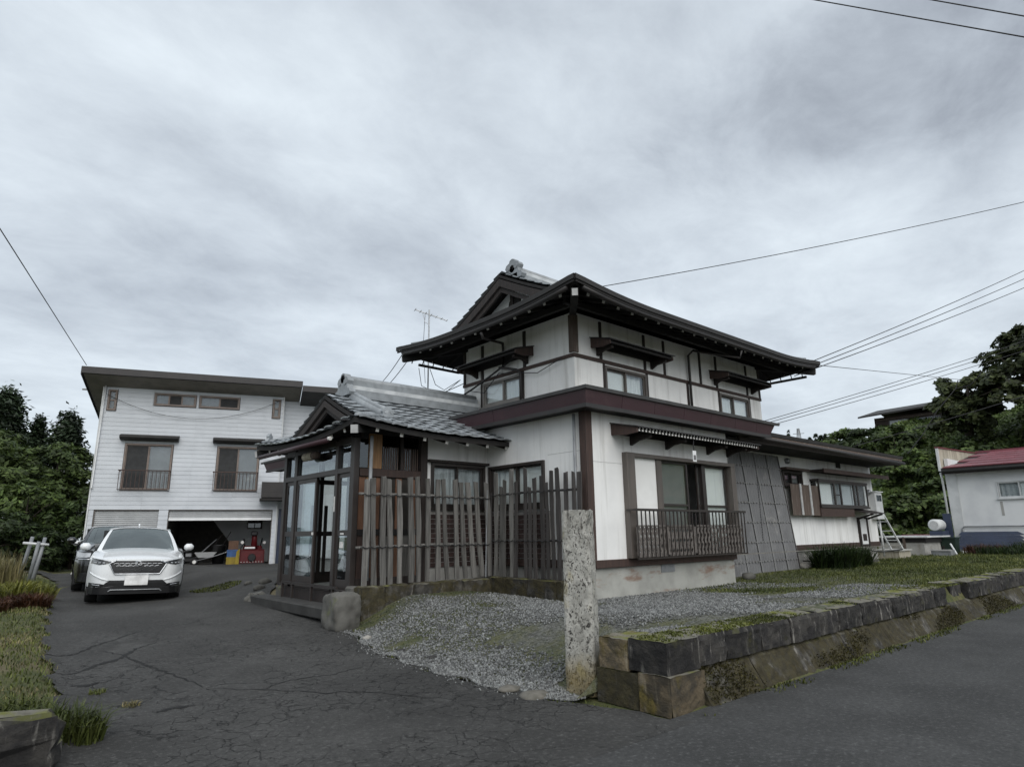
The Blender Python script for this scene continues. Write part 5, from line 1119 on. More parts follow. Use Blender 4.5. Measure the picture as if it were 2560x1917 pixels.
clump('rusty_bush', 'reddish dead foliage left of the low rusty bush', 'bush', (.75, 14.4), .35, 700, .22, .02, 1.1, 'rust_leaf', 65)
clump('reed_clump', 'tall straw-coloured dry reeds at the left picture edge', 'reeds', (1.0, 19.0), .5, 420, .85, .02, .25, 'grass_dry', 67)
clump('reed_clump', 'dry reeds just right of the tallest straw-coloured reeds', 'reeds', (1.35, 20.2), .4, 260, .75, .018, .3, 'grass_dry', 69)
rg = random.Random(4)
def pebble(x, y, s, label, seed, mat='pebble', z=None, fl=.6):
    m = MB(); bm = bmesh.new(); bmesh.ops.create_icosphere(bm, subdivisions=2, radius=1)
    zz0 = float(h(x, y)) if z is None else z
    for v in bm.verts: nvv = 1 + .25 * MN.noise(v.co * 1.6 + Vector((seed, 0, 0))); m.v.append((x + v.co.x * s * nvv, y + v.co.y * s * .8 * nvv, zz0 + .3 * s + v.co.z * s * fl * nvv))
    m.f = [tuple(v.index for v in f.verts) for f in bm.faces]; bm.free(); m.top('stone', mat, label, 'stone', base=(x, y, zz0), smooth=True)
pebble(4.62, 8.35, .07, 'small buff pebble on the gravel near the corner boulder', 1); pebble(13.0, 7.35, .17, 'flat grey stone below the corrugated cover', 2, 'stone_grey')
pebble(16.45, 7.75, .2, 'pale rounded stone beside the foot of the corrugated cover', 3, fl=.45); pebble(16.75, 7.9, .16, 'pale flat stone against the wing foundation', 4, fl=.4); pebble(4.95, 13.7, .11, 'grey rock at the left end of the stone step', 5, 'stone_grey'); pebble(4.75, 13.25, .13, 'dark broken rock at the step corner', 6, 'stone_grey')
for k, (x_, y_, s_, lb) in enumerate(((5.3, 14.3, .13, 'grey rock at the back corner of the porch'), (5.6, 14.8, .15, 'larger grey rock behind the porch corner'), (5.45, 15.4, .1, 'small rock beside the grass patch behind the porch'))): pebble(x_, y_, s_, lb, 10 + k, 'stone_grey')
for k, (x_, y_, s_, lb) in enumerate(((4.55, 7.35, .06, 'dark stone in the gravel edge nearest the boulder'), (4.6, 6.75, .07, 'dark flat stone midway along the gravel edge'), (4.5, 6.6, .05, 'small dark stone at the gravel edge'), (5.2, 6.2, .05, 'black stone lying out on the gravel'))): pebble(x_, y_, s_, lb, 20 + k, 'roof_dark', fl=.4)
pebble(4.42, 4.78, .17, 'flat pale stone at the foot of the gravel by the gate post', 30, 'pebble2', z=-.035, fl=.3); pebble(4.38, 5.1, .13, 'flat buff stone further up the gravel edge', 31, 'pebble2', z=-.005, fl=.25)
clump('grass_patch', 'bright green grass patch at the drive edge behind the porch', 'grass', (5.0, 16.2), .55, 900, .06, .02, .9, 'moss', 71)

# ================================================================== white sided garage building
mk('screen_dark', (.032, .033, .034), .8)
mk('frame_tan', (.20, .155, .13), .5, (.16, .125, .105), 4)
GA = thing('garage_building', 'pale blue-white sided two-storey garage with dark flat roof and two roller shutters', 'building', (10.06, 26.21, 0), R(-19.5))
def gb(name, mat, u0, u1, y0, y1, z0, z1, par=GA, bev=0, **k): return MB().box(u0, u1, y0, y1, z0, z1).part(name, mat, par, local=True, bev=bev, **k)
GOP = [(-5.50, -3.82, 3.26, 5.06), (-2.28, -.67, 3.26, 5.06), (-6.27, -5.93, 6.27, 7.11), (-4.70, -3.18, 6.55, 7.08), (-3.10, -1.57, 6.55, 7.08), (-.33, .01, 6.27, 7.11)]
# structural wall behind the boards
def gwall(u0, u1, z0, z1, holes):
    m = MB(); us = sorted({u0, u1, *[q for hh in holes for q in hh[:2] if u0 < q < u1]})
    for a, b in zip(us, us[1:]):
        zs = [z0]
        for hh in sorted(holes, key=lambda q: q[2]):
            if hh[0] < (a + b) / 2 < hh[1]: zs += [hh[2], hh[3]]
        zs.append(z1)
        for i in range(0, len(zs), 2):
            if zs[i + 1] > zs[i]: m.box(a, b, .03, .15, zs[i], zs[i + 1])
    m.part('wall', 'siding', GA, local=True)
gwall(-6.40, .1, 2.56, 7.33, GOP)
m = MB(); m.box(-6.40, -6.27, .15, 8, .3, 7.3); m.box(3.3, 3.42, .4, 8, .3, 6.9); m.box(-6.3, 3.4, 7.9, 8.0, .3, 6.0); m.box(.12, 3.4, .33, .45, .3, 7.1); m.part('wall', 'siding', GA, local=True)
for a, b in ((-6.40, -6.24), (-4.10, -3.78), (-.03, .12)): gb('pillar', 'siding', a, b, .03, .25, .3, 2.56)
def board(u0, u1, z0, y=0.0, hgt=.163): MB().prism([(u0, y + .028, z0), (u0, y + .012, z0), (u0, y + .022, z0 + hgt), (u0, y + .028, z0 + hgt)], (u1 - u0, 0, 0)).part('siding_board', 'siding', GA, local=True)
z_ = 2.56
while z_ < 7.25:
    for a, b in zip((-6.41, -4.72, -3.14, -1.60), (-4.724, -3.144, -1.604, .11)):
        segs = [(a, b)]
        for (h0, h1, g0_, g1_) in GOP:
            if z_ + .16 > g0_ and z_ < g1_:
                segs = [q for s0, s1 in segs for q in ((s0, min(s1, h0)), (max(s0, h1), s1)) if q[1] - q[0] > .02]
        for s0, s1 in segs: board(s0, s1, z_)
    if z_ < 7.0: board(.14, 3.4, z_, .30)
    z_ += .165
for z_ in [.35 + .165 * k for k in range(13)]:
    for a, b in ((-4.10, -3.78), (-6.40, -6.24), (-.03, .12)): board(a, b, z_)
gb('corner_trim', 'white_metal', -6.45, -6.405, -.01, .06, .32, 7.32); gb('corner_trim', 'white_metal', .105, .14, -.01, .3, .32, 7.32)
gb('eave_trim', 'white_metal', -6.45, .14, -.02, .03, 7.24, 7.33)
# roof: flat slope falling to the back
def gr(u0, u1, z0, yb, name='roof', th=.22):
    m = MB(); sl_ = -.285; p = []
    for y, t in ((-.95, 0), (9, 0)): p.append((y, z0 + sl_ * (y + .95)))
    m.hexa([(u0, p[0][0], p[0][1] - th), (u1, p[0][0], p[0][1] - th), (u1, p[1][0], p[1][1] - th), (u0, p[1][0], p[1][1] - th), (u0, p[0][0], p[0][1]), (u1, p[0][0], p[0][1]), (u1, p[1][0], p[1][1]), (u0, p[1][0], p[1][1])])
    m.part(name, 'roof_dark', GA, local=True)
gr(-7.0, .76, 7.70, 9); gr(.78, 3.6, 7.52, 9)
m = MB(); m.hexa([(-6.96, -.93, 7.475), (.74, -.93, 7.475), (.74, 3, 6.31), (-6.96, 3, 6.31), (-6.96, -.93, 7.479), (.74, -.93, 7.479), (.74, 3, 6.315), (-6.96, 3, 6.315)]); m.part('soffit', 'soffit_grey', GA, local=True)
gb('roof_edge', 'trim_metal', -7.02, .77, -.99, -.95, 7.47, 7.72); gb('roof_edge', 'trim_metal', .78, 3.6, -.99, -.95, 7.30, 7.54)
m = MB(); m.hexa([(-7.03, -.97, 7.42), (-7.0, -.97, 7.42), (-7.0, 9, 4.58), (-7.03, 9, 4.58), (-7.03, -.97, 7.715), (-7.0, -.97, 7.715), (-7.0, 9, 4.87), (-7.03, 9, 4.87)]); m.part('roof_edge', 'trim_metal', GA, local=True)
# shutters
def shutter(u0, u1, z0, z1):
    m = MB(); z = z0; n = 0
    S = gb('roller_shutter', 'shutter', u0, u1, .13, .14, z0, z1)
    while z < z1 - .02:
        MB().prism([(u0, .13, z), (u0, .10, z + .012), (u0, .095, z + .04), (u0, .12, z + .07), (u0, .13, z + .072)], (u1 - u0, 0, 0)).part('slat', 'shutter', S, local=True); z += .075
    return S
shutter(-6.24, -4.10, .34, 2.54); s2 = shutter(-3.78, -.03, 2.25, 2.54); gb('bottom_bar', 'white_paint', -3.76, -.05, .08, .15, 2.15, 2.25, s2)
gb('shutter_guide', 'frame_taupe', -6.245, -6.20, .05, .16, .3, 2.56); gb('shutter_guide', 'frame_taupe', -3.80, -3.755, .05, .16, .3, 2.56); gb('shutter_guide', 'frame_taupe', -.06, -.02, .05, .16, .3, 2.56); gb('shutter_lintel', 'frame_taupe', -6.24, -.02, .05, .2, 2.52, 2.562)
def gwin(u0, u1, z0, z1, mats, vert=True, fm='frame_tan'):
    m = MB(); f = .05
    for a, b, e, g_ in ((u0, u1, z1 - f, z1), (u0, u1, z0, z0 + f), (u0, u0 + f, z0 + f, z1 - f), (u1 - f, u1, z0 + f, z1 - f)): m.box(a, b, -.03, .08, e, g_)
    w_ = m.part('window', fm, GA, local=True); n = len(mats)
    for i, mt in enumerate(mats):
        if vert: a, b, e, g_ = lerp(u0 + f, u1 - f, i / n), lerp(u0 + f, u1 - f, (i + 1) / n), z0 + f, z1 - f
        else: a, b, e, g_ = u0 + f, u1 - f, lerp(z0 + f, z1 - f, i / n), lerp(z0 + f, z1 - f, (i + 1) / n)
        y = .03 + .02 * (i % 2); m = MB(); s_ = .03
        for p_, q_, r_, t_ in ((a, b, g_ - s_, g_), (a, b, e, e + s_), (a, a + s_, e + s_, g_ - s_), (b - s_, b, e + s_, g_ - s_)): m.box(p_, q_, y - .01, y + .02, r_, t_)
        sh_ = m.part('sash', fm, w_, local=True); gb('pane', 'screen_dark' if mt == 'interior_dark' else 'glass', a + s_, b - s_, y + .004, y + .007, e + s_, g_ - s_, sh_); gb('blind', mt, a, b, .10, .11, e, g_, sh_)
    return w_
gwin(-6.25, -5.95, 6.29, 7.09, ('soffit_grey', 'soffit_grey'), False); gwin(-.31, -.01, 6.29, 7.09, ('soffit_grey', 'soffit_grey'), False)
gwin(-4.68, -3.2, 6.57, 7.06, ('sheet_grey', 'interior_dark', 'soffit_grey')); gwin(-3.08, -1.59, 6.57, 7.06, ('sheet_grey', 'interior_dark'))
for u0, u1 in ((-5.48, -3.84), (-2.26, -.69)):
    W_ = gwin(u0, u1, 3.28, 5.04, ('interior_dark', 'sheet_grey'))
    m = MB(); m.prism([(u0 - .18, .0, 5.40), (u0 - .18, -.32, 5.33), (u0 - .18, -.32, 5.25), (u0 - .18, -.22, 5.17), (u0 - .18, 0, 5.15)], (u1 - u0 + .36, 0, 0)); m.part('window_hood', 'roof_dark', GA, local=True)
    RA = gb('railing', 'timber_brown', u0 - .08, u1 + .02, -.33, -.27, 3.98, 4.02); gb('bottom_rail', 'frame_brown', u0 - .05, u1 - .01, -.315, -.285, 3.27, 3.30, RA)
    for k in range(13): u = lerp(u0 - .04, u1 - .02, k / 12); gb('bar', 'timber_brown', u - .01, u + .01, -.31, -.29, 3.30, 3.98, RA)
    for u in (u0 - .06, u1 - .0): gb('side_rail', 'timber_brown', u - .01, u + .01, -.29, .03, 3.98, 4.01, RA); gb('side_rail', 'white_metal', u - .012, u + .012, -.29, .03, 3.28, 3.30, RA)
# ground-floor interior, apron, side canopy
gb('floor_slab', 'concrete', -6.3, .1, -.02, 7.9, .2, .43); gb('apron', 'concrete', -6.5, .4, -.9, -.02, .1, .385, bev=.02)
gb('inner_wall', 'plaster_grey', -1.65, .1, 3.4, 3.5, .4, 2.6); gb('inner_wall', 'interior_mid', -6.2, -1.65, 6.0, 6.1, .4, 2.6); gb('inner_wall', 'plaster_grey', -.02, .02, .3, 3.4, .4, 2.6); gb('ceiling', 'interior_dark', -6.3, .1, .16, 7.8, 2.60, 2.64)
m = MB(); m.prism([(-2.6, 3.3, 2.55), (-1.64, 3.3, 1.3), (-1.64, 3.3, 2.55)], (0, .1, 0)); m.part('stair_side', 'plaster_grey', GA, local=True)
gb('partition', 'interior_mid', -3.98, -3.9, .3, 6, .4, 2.6); iw = gb('inner_window', 'timber_dark', -.95, -.35, 3.36, 3.4, 1.85, 2.25)
for a in (-.92, -.64): gb('pane', 'glass_dark', a, a + .25, 3.35, 3.36, 1.9, 2.2, iw)
cv = gb('canopy', 'roof_dark', -.50, 1.6, -.62, .3, 3.0, 3.62)
for k in range(9): gb('canopy_board', 'trim_metal', -.52, 1.6, -.645 - .004 * (k % 2), -.625, 3.02 + .067 * k, 3.02 + .067 * k + .062, cv)
gb('canopy_base', 'timber_black', -.56, 1.6, -.68, .3, 2.90, 2.98, cv)
sdr = gb('side_door', 'blue_sheet', .2, 1.2, .28, .32, .45, 2.6); gb('door_frame', 'white_metal', .14, .2, .25, .33, .3, 2.65, sdr)
MB().tube([(-6.36, -.05, 7.25), (-6.40, -.05, 3.35), (-6.36, -.06, 3.33)], .03, 8).part('downpipe', 'white_metal', GA, local=True, smooth=True)
gb('wire_bracket', 'frame_grey', -7.2, -7.02, .3, .36, 7.08, 7.13)
# --- things kept in the garage (local frame of the garage turned to the world)
def gw(u, y, z=0): c, s = math.cos(R(-19.5)), math.sin(R(-19.5)); return (10.06 + u * c - y * s, 26.21 + u * s + y * c, z)
SB = thing('snow_blower', 'red snow blower with tall chute standing in the open garage', 'snow blower', gw(-.68, .8, .43), R(-19.5))
def lb(par, name, mat, x0, x1, y0, y1, z0, z1, bev=0): return MB().box(x0, x1, y0, y1, z0, z1).part(name, mat, par, local=True, bev=bev)
mk('red_paint', (.085, .004, .006), .5, (.065, .003, .005), 5, spec=.25); mk('yellow_plastic', (.26, .19, .015), .6, (.21, .15, .015), 5); mk('blue_plastic', (.03, .09, .24), .5); mk('cardboard', (.12, .065, .04), .8); mk('rubber', (.014, .014, .015), .8)
hs_ = MB(); hs_.prism([(-.46, -.30, .05), (.46, -.30, .05), (.46, -.22, .58), (-.46, -.22, .58)], (0, .04, 0)); hs_.box(-.46, -.43, -.3, .15, .05, .58); hs_.box(.43, .46, -.3, .15, .05, .58); hs_.box(-.43, .43, -.24, .15, .54, .58); hs_.part('auger_housing', 'red_paint', SB, local=True)
lb(SB, 'engine_cover', 'red_paint', -.36, .36, .16, .75, .35, .72, .04); lb(SB, 'side_plate', 'white_paint', -.3, .1, -.15, .3, .6, .68, .02); lb(SB, 'scraper', 'black_plastic', -.47, .47, -.32, -.28, .02, .06)
MB().lathe([(.13, -.36), (.15, -.33), (.15, -.31), (.05, -.30)], 14, 'y', (0, 0, .27)).part('impeller', 'black_plastic', SB, local=True)
for k in range(8): lb(SB, 'bolt', 'white_end', -.4 + .11 * k, -.375 + .11 * k, -.315, -.305, .09, .115)
MB().tube([(.05, .1, .55), (.05, .08, .9), (.04, .0, 1.18)], [.13, .11, .10], 10).part('chute', 'red_paint', SB, local=True, smooth=True)
m = MB(); m.box(-.1, .16, -.18, .10, 1.12, 1.30); m.part('chute_hood', 'black_plastic', SB, local=True, bev=.04); MB().tube([(-.5, .5, .55), (-.2, .15, 1.0), (.02, .1, 1.1)], .02, 6).part('control_rod', 'steel', SB, local=True); MB().tube([(.3, .6, .7), (.36, 1.1, 1.0)], .025, 6).part('handle', 'black_plastic', SB, local=True); MB().tube([(-.3, .6, .7), (-.36, 1.1, 1.0)], .025, 6).part('handle', 'black_plastic', SB, local=True)
MB().lathe([(.06, -.04), (.07, 0), (.03, .03)], 10, 'y', (-.40, .0, .86)).part('lamp', 'white_end', SB, local=True); MB().lathe([(.06, -.04), (.07, 0), (.03, .03)], 10, 'y', (.44, .3, .84)).part('lamp', 'white_end', SB, local=True)
m = MB(); m.prism([(-.62, -.34, .03), (-.47, -.42, .03), (-.47, -.36, .62), (-.58, -.28, .52)], (0, .05, 0)); m.part('blade_extension', 'yellow_plastic', SB, local=True)
def crate(name, label, u, y, z, w, d_, hh, mat):
    T_ = thing(name, label, 'crate', gw(u, y, z), R(-19.5)); m = MB(); m.box(-w / 2, w / 2, -d_ / 2, d_ / 2, 0, .02); m.part('base', mat, T_, local=True)
    for a, b, e, f_ in ((-w / 2, w / 2, -d_ / 2, -d_ / 2 + .02), (-w / 2, w / 2, d_ / 2 - .02, d_ / 2), (-w / 2, -w / 2 + .02, -d_ / 2 + .02, d_ / 2 - .02), (w / 2 - .02, w / 2, -d_ / 2 + .02, d_ / 2 - .02)):
        MB().box(a, b, e, f_, .02, hh).part('side', mat, T_, local=True)
    MB().box(-w / 2 - .012, w / 2 + .012, -d_ / 2 - .012, -d_ / 2, hh - .05, hh - .01).part('rim', mat, T_, local=True)
crate('storage_crate', 'yellow plastic crate on the garage floor beside the snow blower', -1.42, .75, .43, .40, .34, .30, 'yellow_plastic'); crate('storage_crate', 'blue plastic crate stacked on the yellow crate', -1.42, .75, .735, .38, .32, .28, 'blue_plastic')
m = MB(); m.box(-.18, .18, -.15, .15, 0, .34); bxo = m.top('cardboard_box', 'cardboard', 'brown cardboard box on top of the stacked crates', 'box'); bxo.location = gw(-1.40, .75, 1.02); bxo.rotation_euler = (0, 0, R(-15))
TB = thing('rubbish_bin', 'dark tapered bin in the middle of the open garage', 'bin', gw(-1.95, 1.3, .43), R(-19.5)); MB().lathe([(.20, 0), (.26, .72), (.28, .74), (.28, .78)], 14).part('body', 'black_plastic', TB, local=True, smooth=True); MB().tube([(-.2, 0, .7), (.1, .1, 1.25)], .015, 6).part('pole', 'timber_dark', TB, local=True); MB().tube([(.1, 0, .7), (.4, .1, 1.3)], .015, 6).part('pole', 'timber_dark', TB, local=True)
LM = thing('lawn_mower', 'dark hand-pushed mower with pale wheels inside the garage', 'mower', gw(-3.0, 1.2, .43), R(-19.5)); lb(LM, 'deck', 'black_plastic', -.3, .25, -.25, .25, .12, .32, .05)
for x_, y_ in ((-.25, -.28), (.22, -.28), (-.25, .28), (.22, .28)): w_ = MB().lathe([(.04, -.03), (.13, -.03), (.14, 0), (.13, .03), (.04, .03)], 14, 'y', (x_, y_, .14)).part('wheel', 'rubber', LM, local=True, smooth=True); MB().lathe([(.07, -.035), (.07, .035)], 12, 'y', (x_, y_, .14)).part('rim', 'white_end', w_, local=True)
lb(LM, 'engine', 'steel', -.15, .1, -.1, .12, .32, .48, .03); MB().tube([(.2, -.2, .25), (.95, -.2, 1.0)], .014, 6).part('handle', 'steel', LM, local=True); MB().tube([(.2, .2, .25), (.95, .2, 1.0)], .014, 6).part('handle', 'steel', LM, local=True)
WB = thing('wheelbarrow', 'wheelbarrow with a pale tray beside the mower in the garage', 'wheelbarrow', gw(-2.45, 1.0, .43), R(-19.5)); m = MB(); m.hexa([(-.2, -.18, .3), (.3, -.18, .3), (.3, .18, .3), (-.2, .18, .3), (-.35, -.3, .5), (.45, -.3, .5), (.45, .3, .5), (-.35, .3, .5)]); m.part('tray', 'white_metal', WB, local=True); MB().lathe([(.05, -.03), (.16, -.03), (.16, .03), (.05, .03)], 14, 'y', (-.35, 0, .16)).part('wheel', 'rubber', WB, local=True)
for s_ in (-.25, .25): MB().tube([(-.35, s_ * .3, .16), (.3, s_, .32), (1.0, s_, .55)], .016, 6).part('handle', 'steel', WB, local=True)

# ================================================================== cars
mk('pearl_white', (.76, .78, .79), .22, (.74, .76, .77), 2, coat=.8); mk('car_black', (.010, .010, .012), .15, coat=.9); mk('car_white', (.74, .75, .75), .3, coat=.5); mk('chrome', (.75, .76, .78), .12, metal=1); mk('lamp_dark', (.03, .032, .036), .1, coat=1); mk('tint', (.02, .022, .024), .1)
mk('lamp_clear', (.5, .52, .55), .1, coat=1); mk('plate', (.85, .85, .84), .5)
glassy('windscreen', (.55, .60, .60), 0, .75, (.85, .92, .9))
def car(name, label, loc, heading, roll, p, body, group=None):
    T_ = thing(name, label, 'car', loc, rot=(0, roll, heading))
    w, nose, zh0, zh1, zr = p['w'] / 2, p['nose'], p['hood0'], p['hood1'], p['roof']; yb, yt, yr = p['wb'], p['wt'], p['rear']
    def fas(x, z):       # front surface
        a = abs(x) / w; return nose + .09 * a * a + .52 * max(0, (a - .58) / .42) ** 3 + .16 * max(0, (z - .62)) ** 1.5 + .10 * max(0, .42 - z)
    B = MB(); N_ = 28
    B.grid(lambda u, v: ((u * 2 - 1) * w * (.985 + .015 * math.sin(v * 3)), fas((u * 2 - 1) * w, lerp(.22, zh0 - .07 * abs(u * 2 - 1) ** 3, v)), lerp(.22, zh0 - .02 * abs(u * 2 - 1) ** 3, v)), N_, 10)
    def hood(u, v):
        x = (u * 2 - 1); xx = x * lerp(w, w * .93, v); y0 = fas(x * w, zh0); z0 = zh0 - .02 * abs(x) ** 3
        y = lerp(y0, yb + .05 * x * x + .12 * abs(x) ** 4, v); z = lerp(z0, zh1 - .045 * abs(x) ** 2.5, v ** .8) + .045 * math.sin(v * math.pi * .55) * (1 - .6 * x * x); return (xx, y, z)
    B.grid(hood, N_, 10)
    for s_ in (-1, 1):
        B.grid(lambda u, v: (s_ * (w + .012 * math.sin(v * math.pi)), lerp(fas(w, .5), yr, u), lerp(.26, lerp(zh0 - .02, zh1 + .02, min(1, u * 4)), v)), 14, 6)
        B.grid(lambda u, v: (s_ * lerp(w * .985, w * .93, v), lerp(yb + .12, yr, u), lerp(zh1 - .07, zh1 + .0, v)), 8, 2)
    B.grid(lambda u, v: ((u * 2 - 1) * w, yr + .06 * (1 - (u * 2 - 1) ** 4), lerp(.3, zh1, v)), 10, 4)
    rf = p['rw'] / 2
    def roof(u, v):
        x = (u * 2 - 1); return (x * rf * (1 - .04 * v), lerp(yt + .06 * x * x, yr - .25, v), zr - .055 * abs(x) ** 3 + .0 - .06 * (1 - v) ** 3 - .12 * v ** 5)
    B.grid(roof, 14, 10)
    # pillars and header
    def ws(u, v): x = (u * 2 - 1); return (lerp(x * w * .90, x * rf * .97, v), lerp(yb + .05 * x * x + .10 * abs(x) ** 4 - .02, yt + .06 * x * x, v), lerp(zh1 - .04 * abs(x) ** 2.5, zr - .055 * abs(x) ** 3 - .06, v) + .03 * math.sin(v * math.pi))
    for s_ in (0, 1):
        B.grid(lambda u, v: ws(s_ + (-1 if s_ else 1) * u * .055 * (1 - .2 * v), v), 2, 8)
        sx_ = -1 if s_ == 0 else 1
        for y0_ in (lerp(yt, yr, .38), lerp(yt, yr, .8)):
            B.grid(lambda u, v: (sx_ * lerp(w * .93, rf * .99, v), y0_ + u * .10 - .1 * v, lerp(zh1, zr - .05, v)), 1, 4)
    bd = B.part('body', body, T_, local=True, smooth=True)
    G_ = MB().grid(lambda u, v: tuple(Vector(ws(.05 + .90 * u, .02 + .96 * v)) + Vector((0, .012, .0))), 16, 8).part('windscreen', 'windscreen', T_, local=True, smooth=True)
    for s_ in (-1, 1): MB().grid(lambda u, v: (s_ * (lerp(w * .925, rf * .98, v) - .008), lerp(lerp(yb + .25, yt + .1, v), yr - .35, u), lerp(zh1 + .01, zr - .07, v)), 6, 4).part('side_window', 'windscreen', T_, local=True)
    I_ = MB(); I_.box(-w * .8, w * .8, yb + .35, yr - .2, .5, zh1 - .12); I_.box(-.55, -.12, yb + 1.3, yb + 1.45, .8, 1.32); I_.box(.12, .55, yb + 1.3, yb + 1.45, .8, 1.32); I_.part('cabin', 'interior_dark', T_, local=True)
    MB().grid(lambda u, v: ((u * 2 - 1) * w * .85, yr - .02, lerp(zh1 - .05, zr - .1, v)), 4, 2).part('rear_window', 'tint', T_, local=True)
    MB().box(-.12, .12, yt + .0, yt + .05, zr - .17, zr - .09).part('mirror', 'black_plastic', T_, local=True, bev=.02)
    MB().box(-w * .96, w * .96, nose + .42, yr - .1, .17, .30).part('underbody', 'rubber', T_, local=True)
    def patch(nm_, mat, pts, off=.012, par=T_, n=None):      # polygon (x,z) laid on the front surface, finely divided
        zs_ = [q[1] for q in pts]; za, zb_ = min(zs_), max(zs_); NR, NC = 10, 14; k = len(pts); rows = []
        for j in range(NR + 1):
            z = lerp(za + 1e-4, zb_ - 1e-4, j / NR); xs_ = []
            for i in range(k):
                (x0, z0), (x1, z1) = pts[i], pts[(i + 1) % k]
                if (z0 - z) * (z1 - z) <= 0 and z0 != z1: xs_.append(lerp(x0, x1, (z - z0) / (z1 - z0)))
            rows.append([(lerp(min(xs_), max(xs_), i / NC), z) for i in range(NC + 1)])
        m = MB(); m.grid(lambda u, v: (lambda q: (q[0], fas(*q) - off, q[1]))(rows[round(v * NR)][round(u * NC)]), NC, NR)
        kk = len(m.v); m.v += [(x, y + .03, z) for x, y, z in m.v]; Wd = NC + 1
        for i in range(NC):
            for r_ in (0, NR): a = r_ * Wd + i; m.f.append((a, a + 1, a + 1 + kk, a + kk))
        for j in range(NR):
            for c_ in (0, NC): a = j * Wd + c_; m.f.append((a, a + Wd, a + Wd + kk, a + kk))
        return m.part(nm_, mat, par, local=True)
    def strip(nm_, mat, pts, r_, off=.016, par=T_, closed=False):
        pts = [(lerp(a[0], b[0], t / 6), lerp(a[1], b[1], t / 6)) for a, b in zip(pts, pts[1:]) for t in range(6)] + [pts[-1]] if not closed else list(pts)
        q = [(x, fas(x, z) - off, z) for x, z in pts]
        if closed: q.append(q[0])
        return MB().tube(q, r_, 6).part(nm_, mat, par, local=True, smooth=True)
    for s_ in (-1, 1):
        for ya, nm2 in ((0, 'wheel'), (p['base'], 'wheel')):
            W_ = MB().lathe([(.19, -.105), (.31, -.11), (.325, -.09), (.33, 0), (.325, .09), (.31, .11), (.19, .105)], 22, 'x', (s_ * (w - .125), ya, .33)).part('wheel', 'rubber', T_, local=True, smooth=True)
            MB().lathe([(.05, -.112), (.19, -.108), (.2, 0), (.19, .108), (.05, .112)], 16, 'x', (s_ * (w - .125), ya, .33)).part('rim', 'steel', W_, local=True)
        mx_ = s_ * (w + .13)
        M_ = MB().box(mx_ - .10, mx_ + .10, yb + .28, yb + .40, zh1 - .02, zh1 + .14).part('wing_mirror', body, T_, local=True, bev=.05, smooth=True); MB().bar((s_ * (w - .02), yb + .36, zh1 - .05), (mx_, yb + .35, zh1 - .01), .05, .04).part('mirror_foot', 'black_plastic', M_, local=True)
        MB().bar((s_ * .55, yb + .02, zh1 - .01), (s_ * .02, yb + .10, zh1 + .02), .02, .02).part('wiper', 'black_plastic', T_, local=True)
    return T_, patch, strip, fas
CAMH = lambda x, y: math.atan2(-y, -x) + R(90)       # heading that turns local -Y towards the camera foot point
# white compact SUV
px, py = 3.22, 15.75
SUV, pa, st, fas_ = car('parked_car', 'pearl white compact SUV facing the camera on the driveway', (px, py, float(h(px, py)) - .01), CAMH(px, py) + R(1.5), R(1.6), dict(w=1.79, nose=-.86, hood0=.89, hood1=1.06, roof=1.60, wb=.22, wt=1.02, rear=3.4, rw=1.27, base=2.61), 'pearl_white', None)
SUV.scale = (.96, .96, .96)
gl = [(-.45, .855), (.45, .855), (.52, .80), (.41, .60), (-.41, .60), (-.52, .80)]
GRL = pa('grille', 'black_plastic', gl, .010); st('grille_trim', 'chrome', [(-.40, .86), (-.52, .80), (-.41, .595), (.41, .595), (.52, .80), (.40, .86)], .012, .022, GRL)
for r_ in range(2):
    for k in range(9):
        if abs(k - 4) < 1: continue
        x_ = -.40 + .10 * k + (.05 if r_ else 0)
        if abs(x_) > .43: continue
        st('grille_bar', 'chrome', [(x_ - .048, .79 - .045 * r_), (x_ - .02, .805 - .045 * r_), (x_ + .02, .805 - .045 * r_), (x_ + .048, .79 - .045 * r_)], .005, .020, GRL)
for r_ in range(5):
    for k in range(9):
        x_ = -.38 + .095 * k + (.047 if r_ % 2 else 0); z_ = .735 - .03 * r_
        if abs(x_) < .42 - .035 * r_: st('grille_mesh', 'lamp_dark', [(x_ - .035, z_), (x_ - .012, z_ + .013), (x_ + .012, z_ + .013), (x_ + .035, z_)], .004, .016, GRL)
em = [(-.055, .845), (.055, .845), (.045, .765), (-.045, .765)]; st('emblem', 'chrome', em, .006, .026, GRL, True); st('emblem', 'chrome', [(-.03, .835), (-.026, .80), (-.015, .785), (.015, .785), (.026, .80), (.03, .835)], .007, .026, GRL)
NP = pa('number_plate', 'plate', [(-.21, .57), (.21, .57), (.21, .375), (-.21, .375)], .045)
pa('intake', 'black_plastic', [(-.48, .47), (.48, .47), (.60, .37), (.87, .335), (.885, .20), (-.885, .20), (-.87, .335), (-.60, .37)], .014); st('skid_trim', 'steel', [(-.48, .25), (-.44, .285), (.44, .285), (.48, .25)], .012, .03)
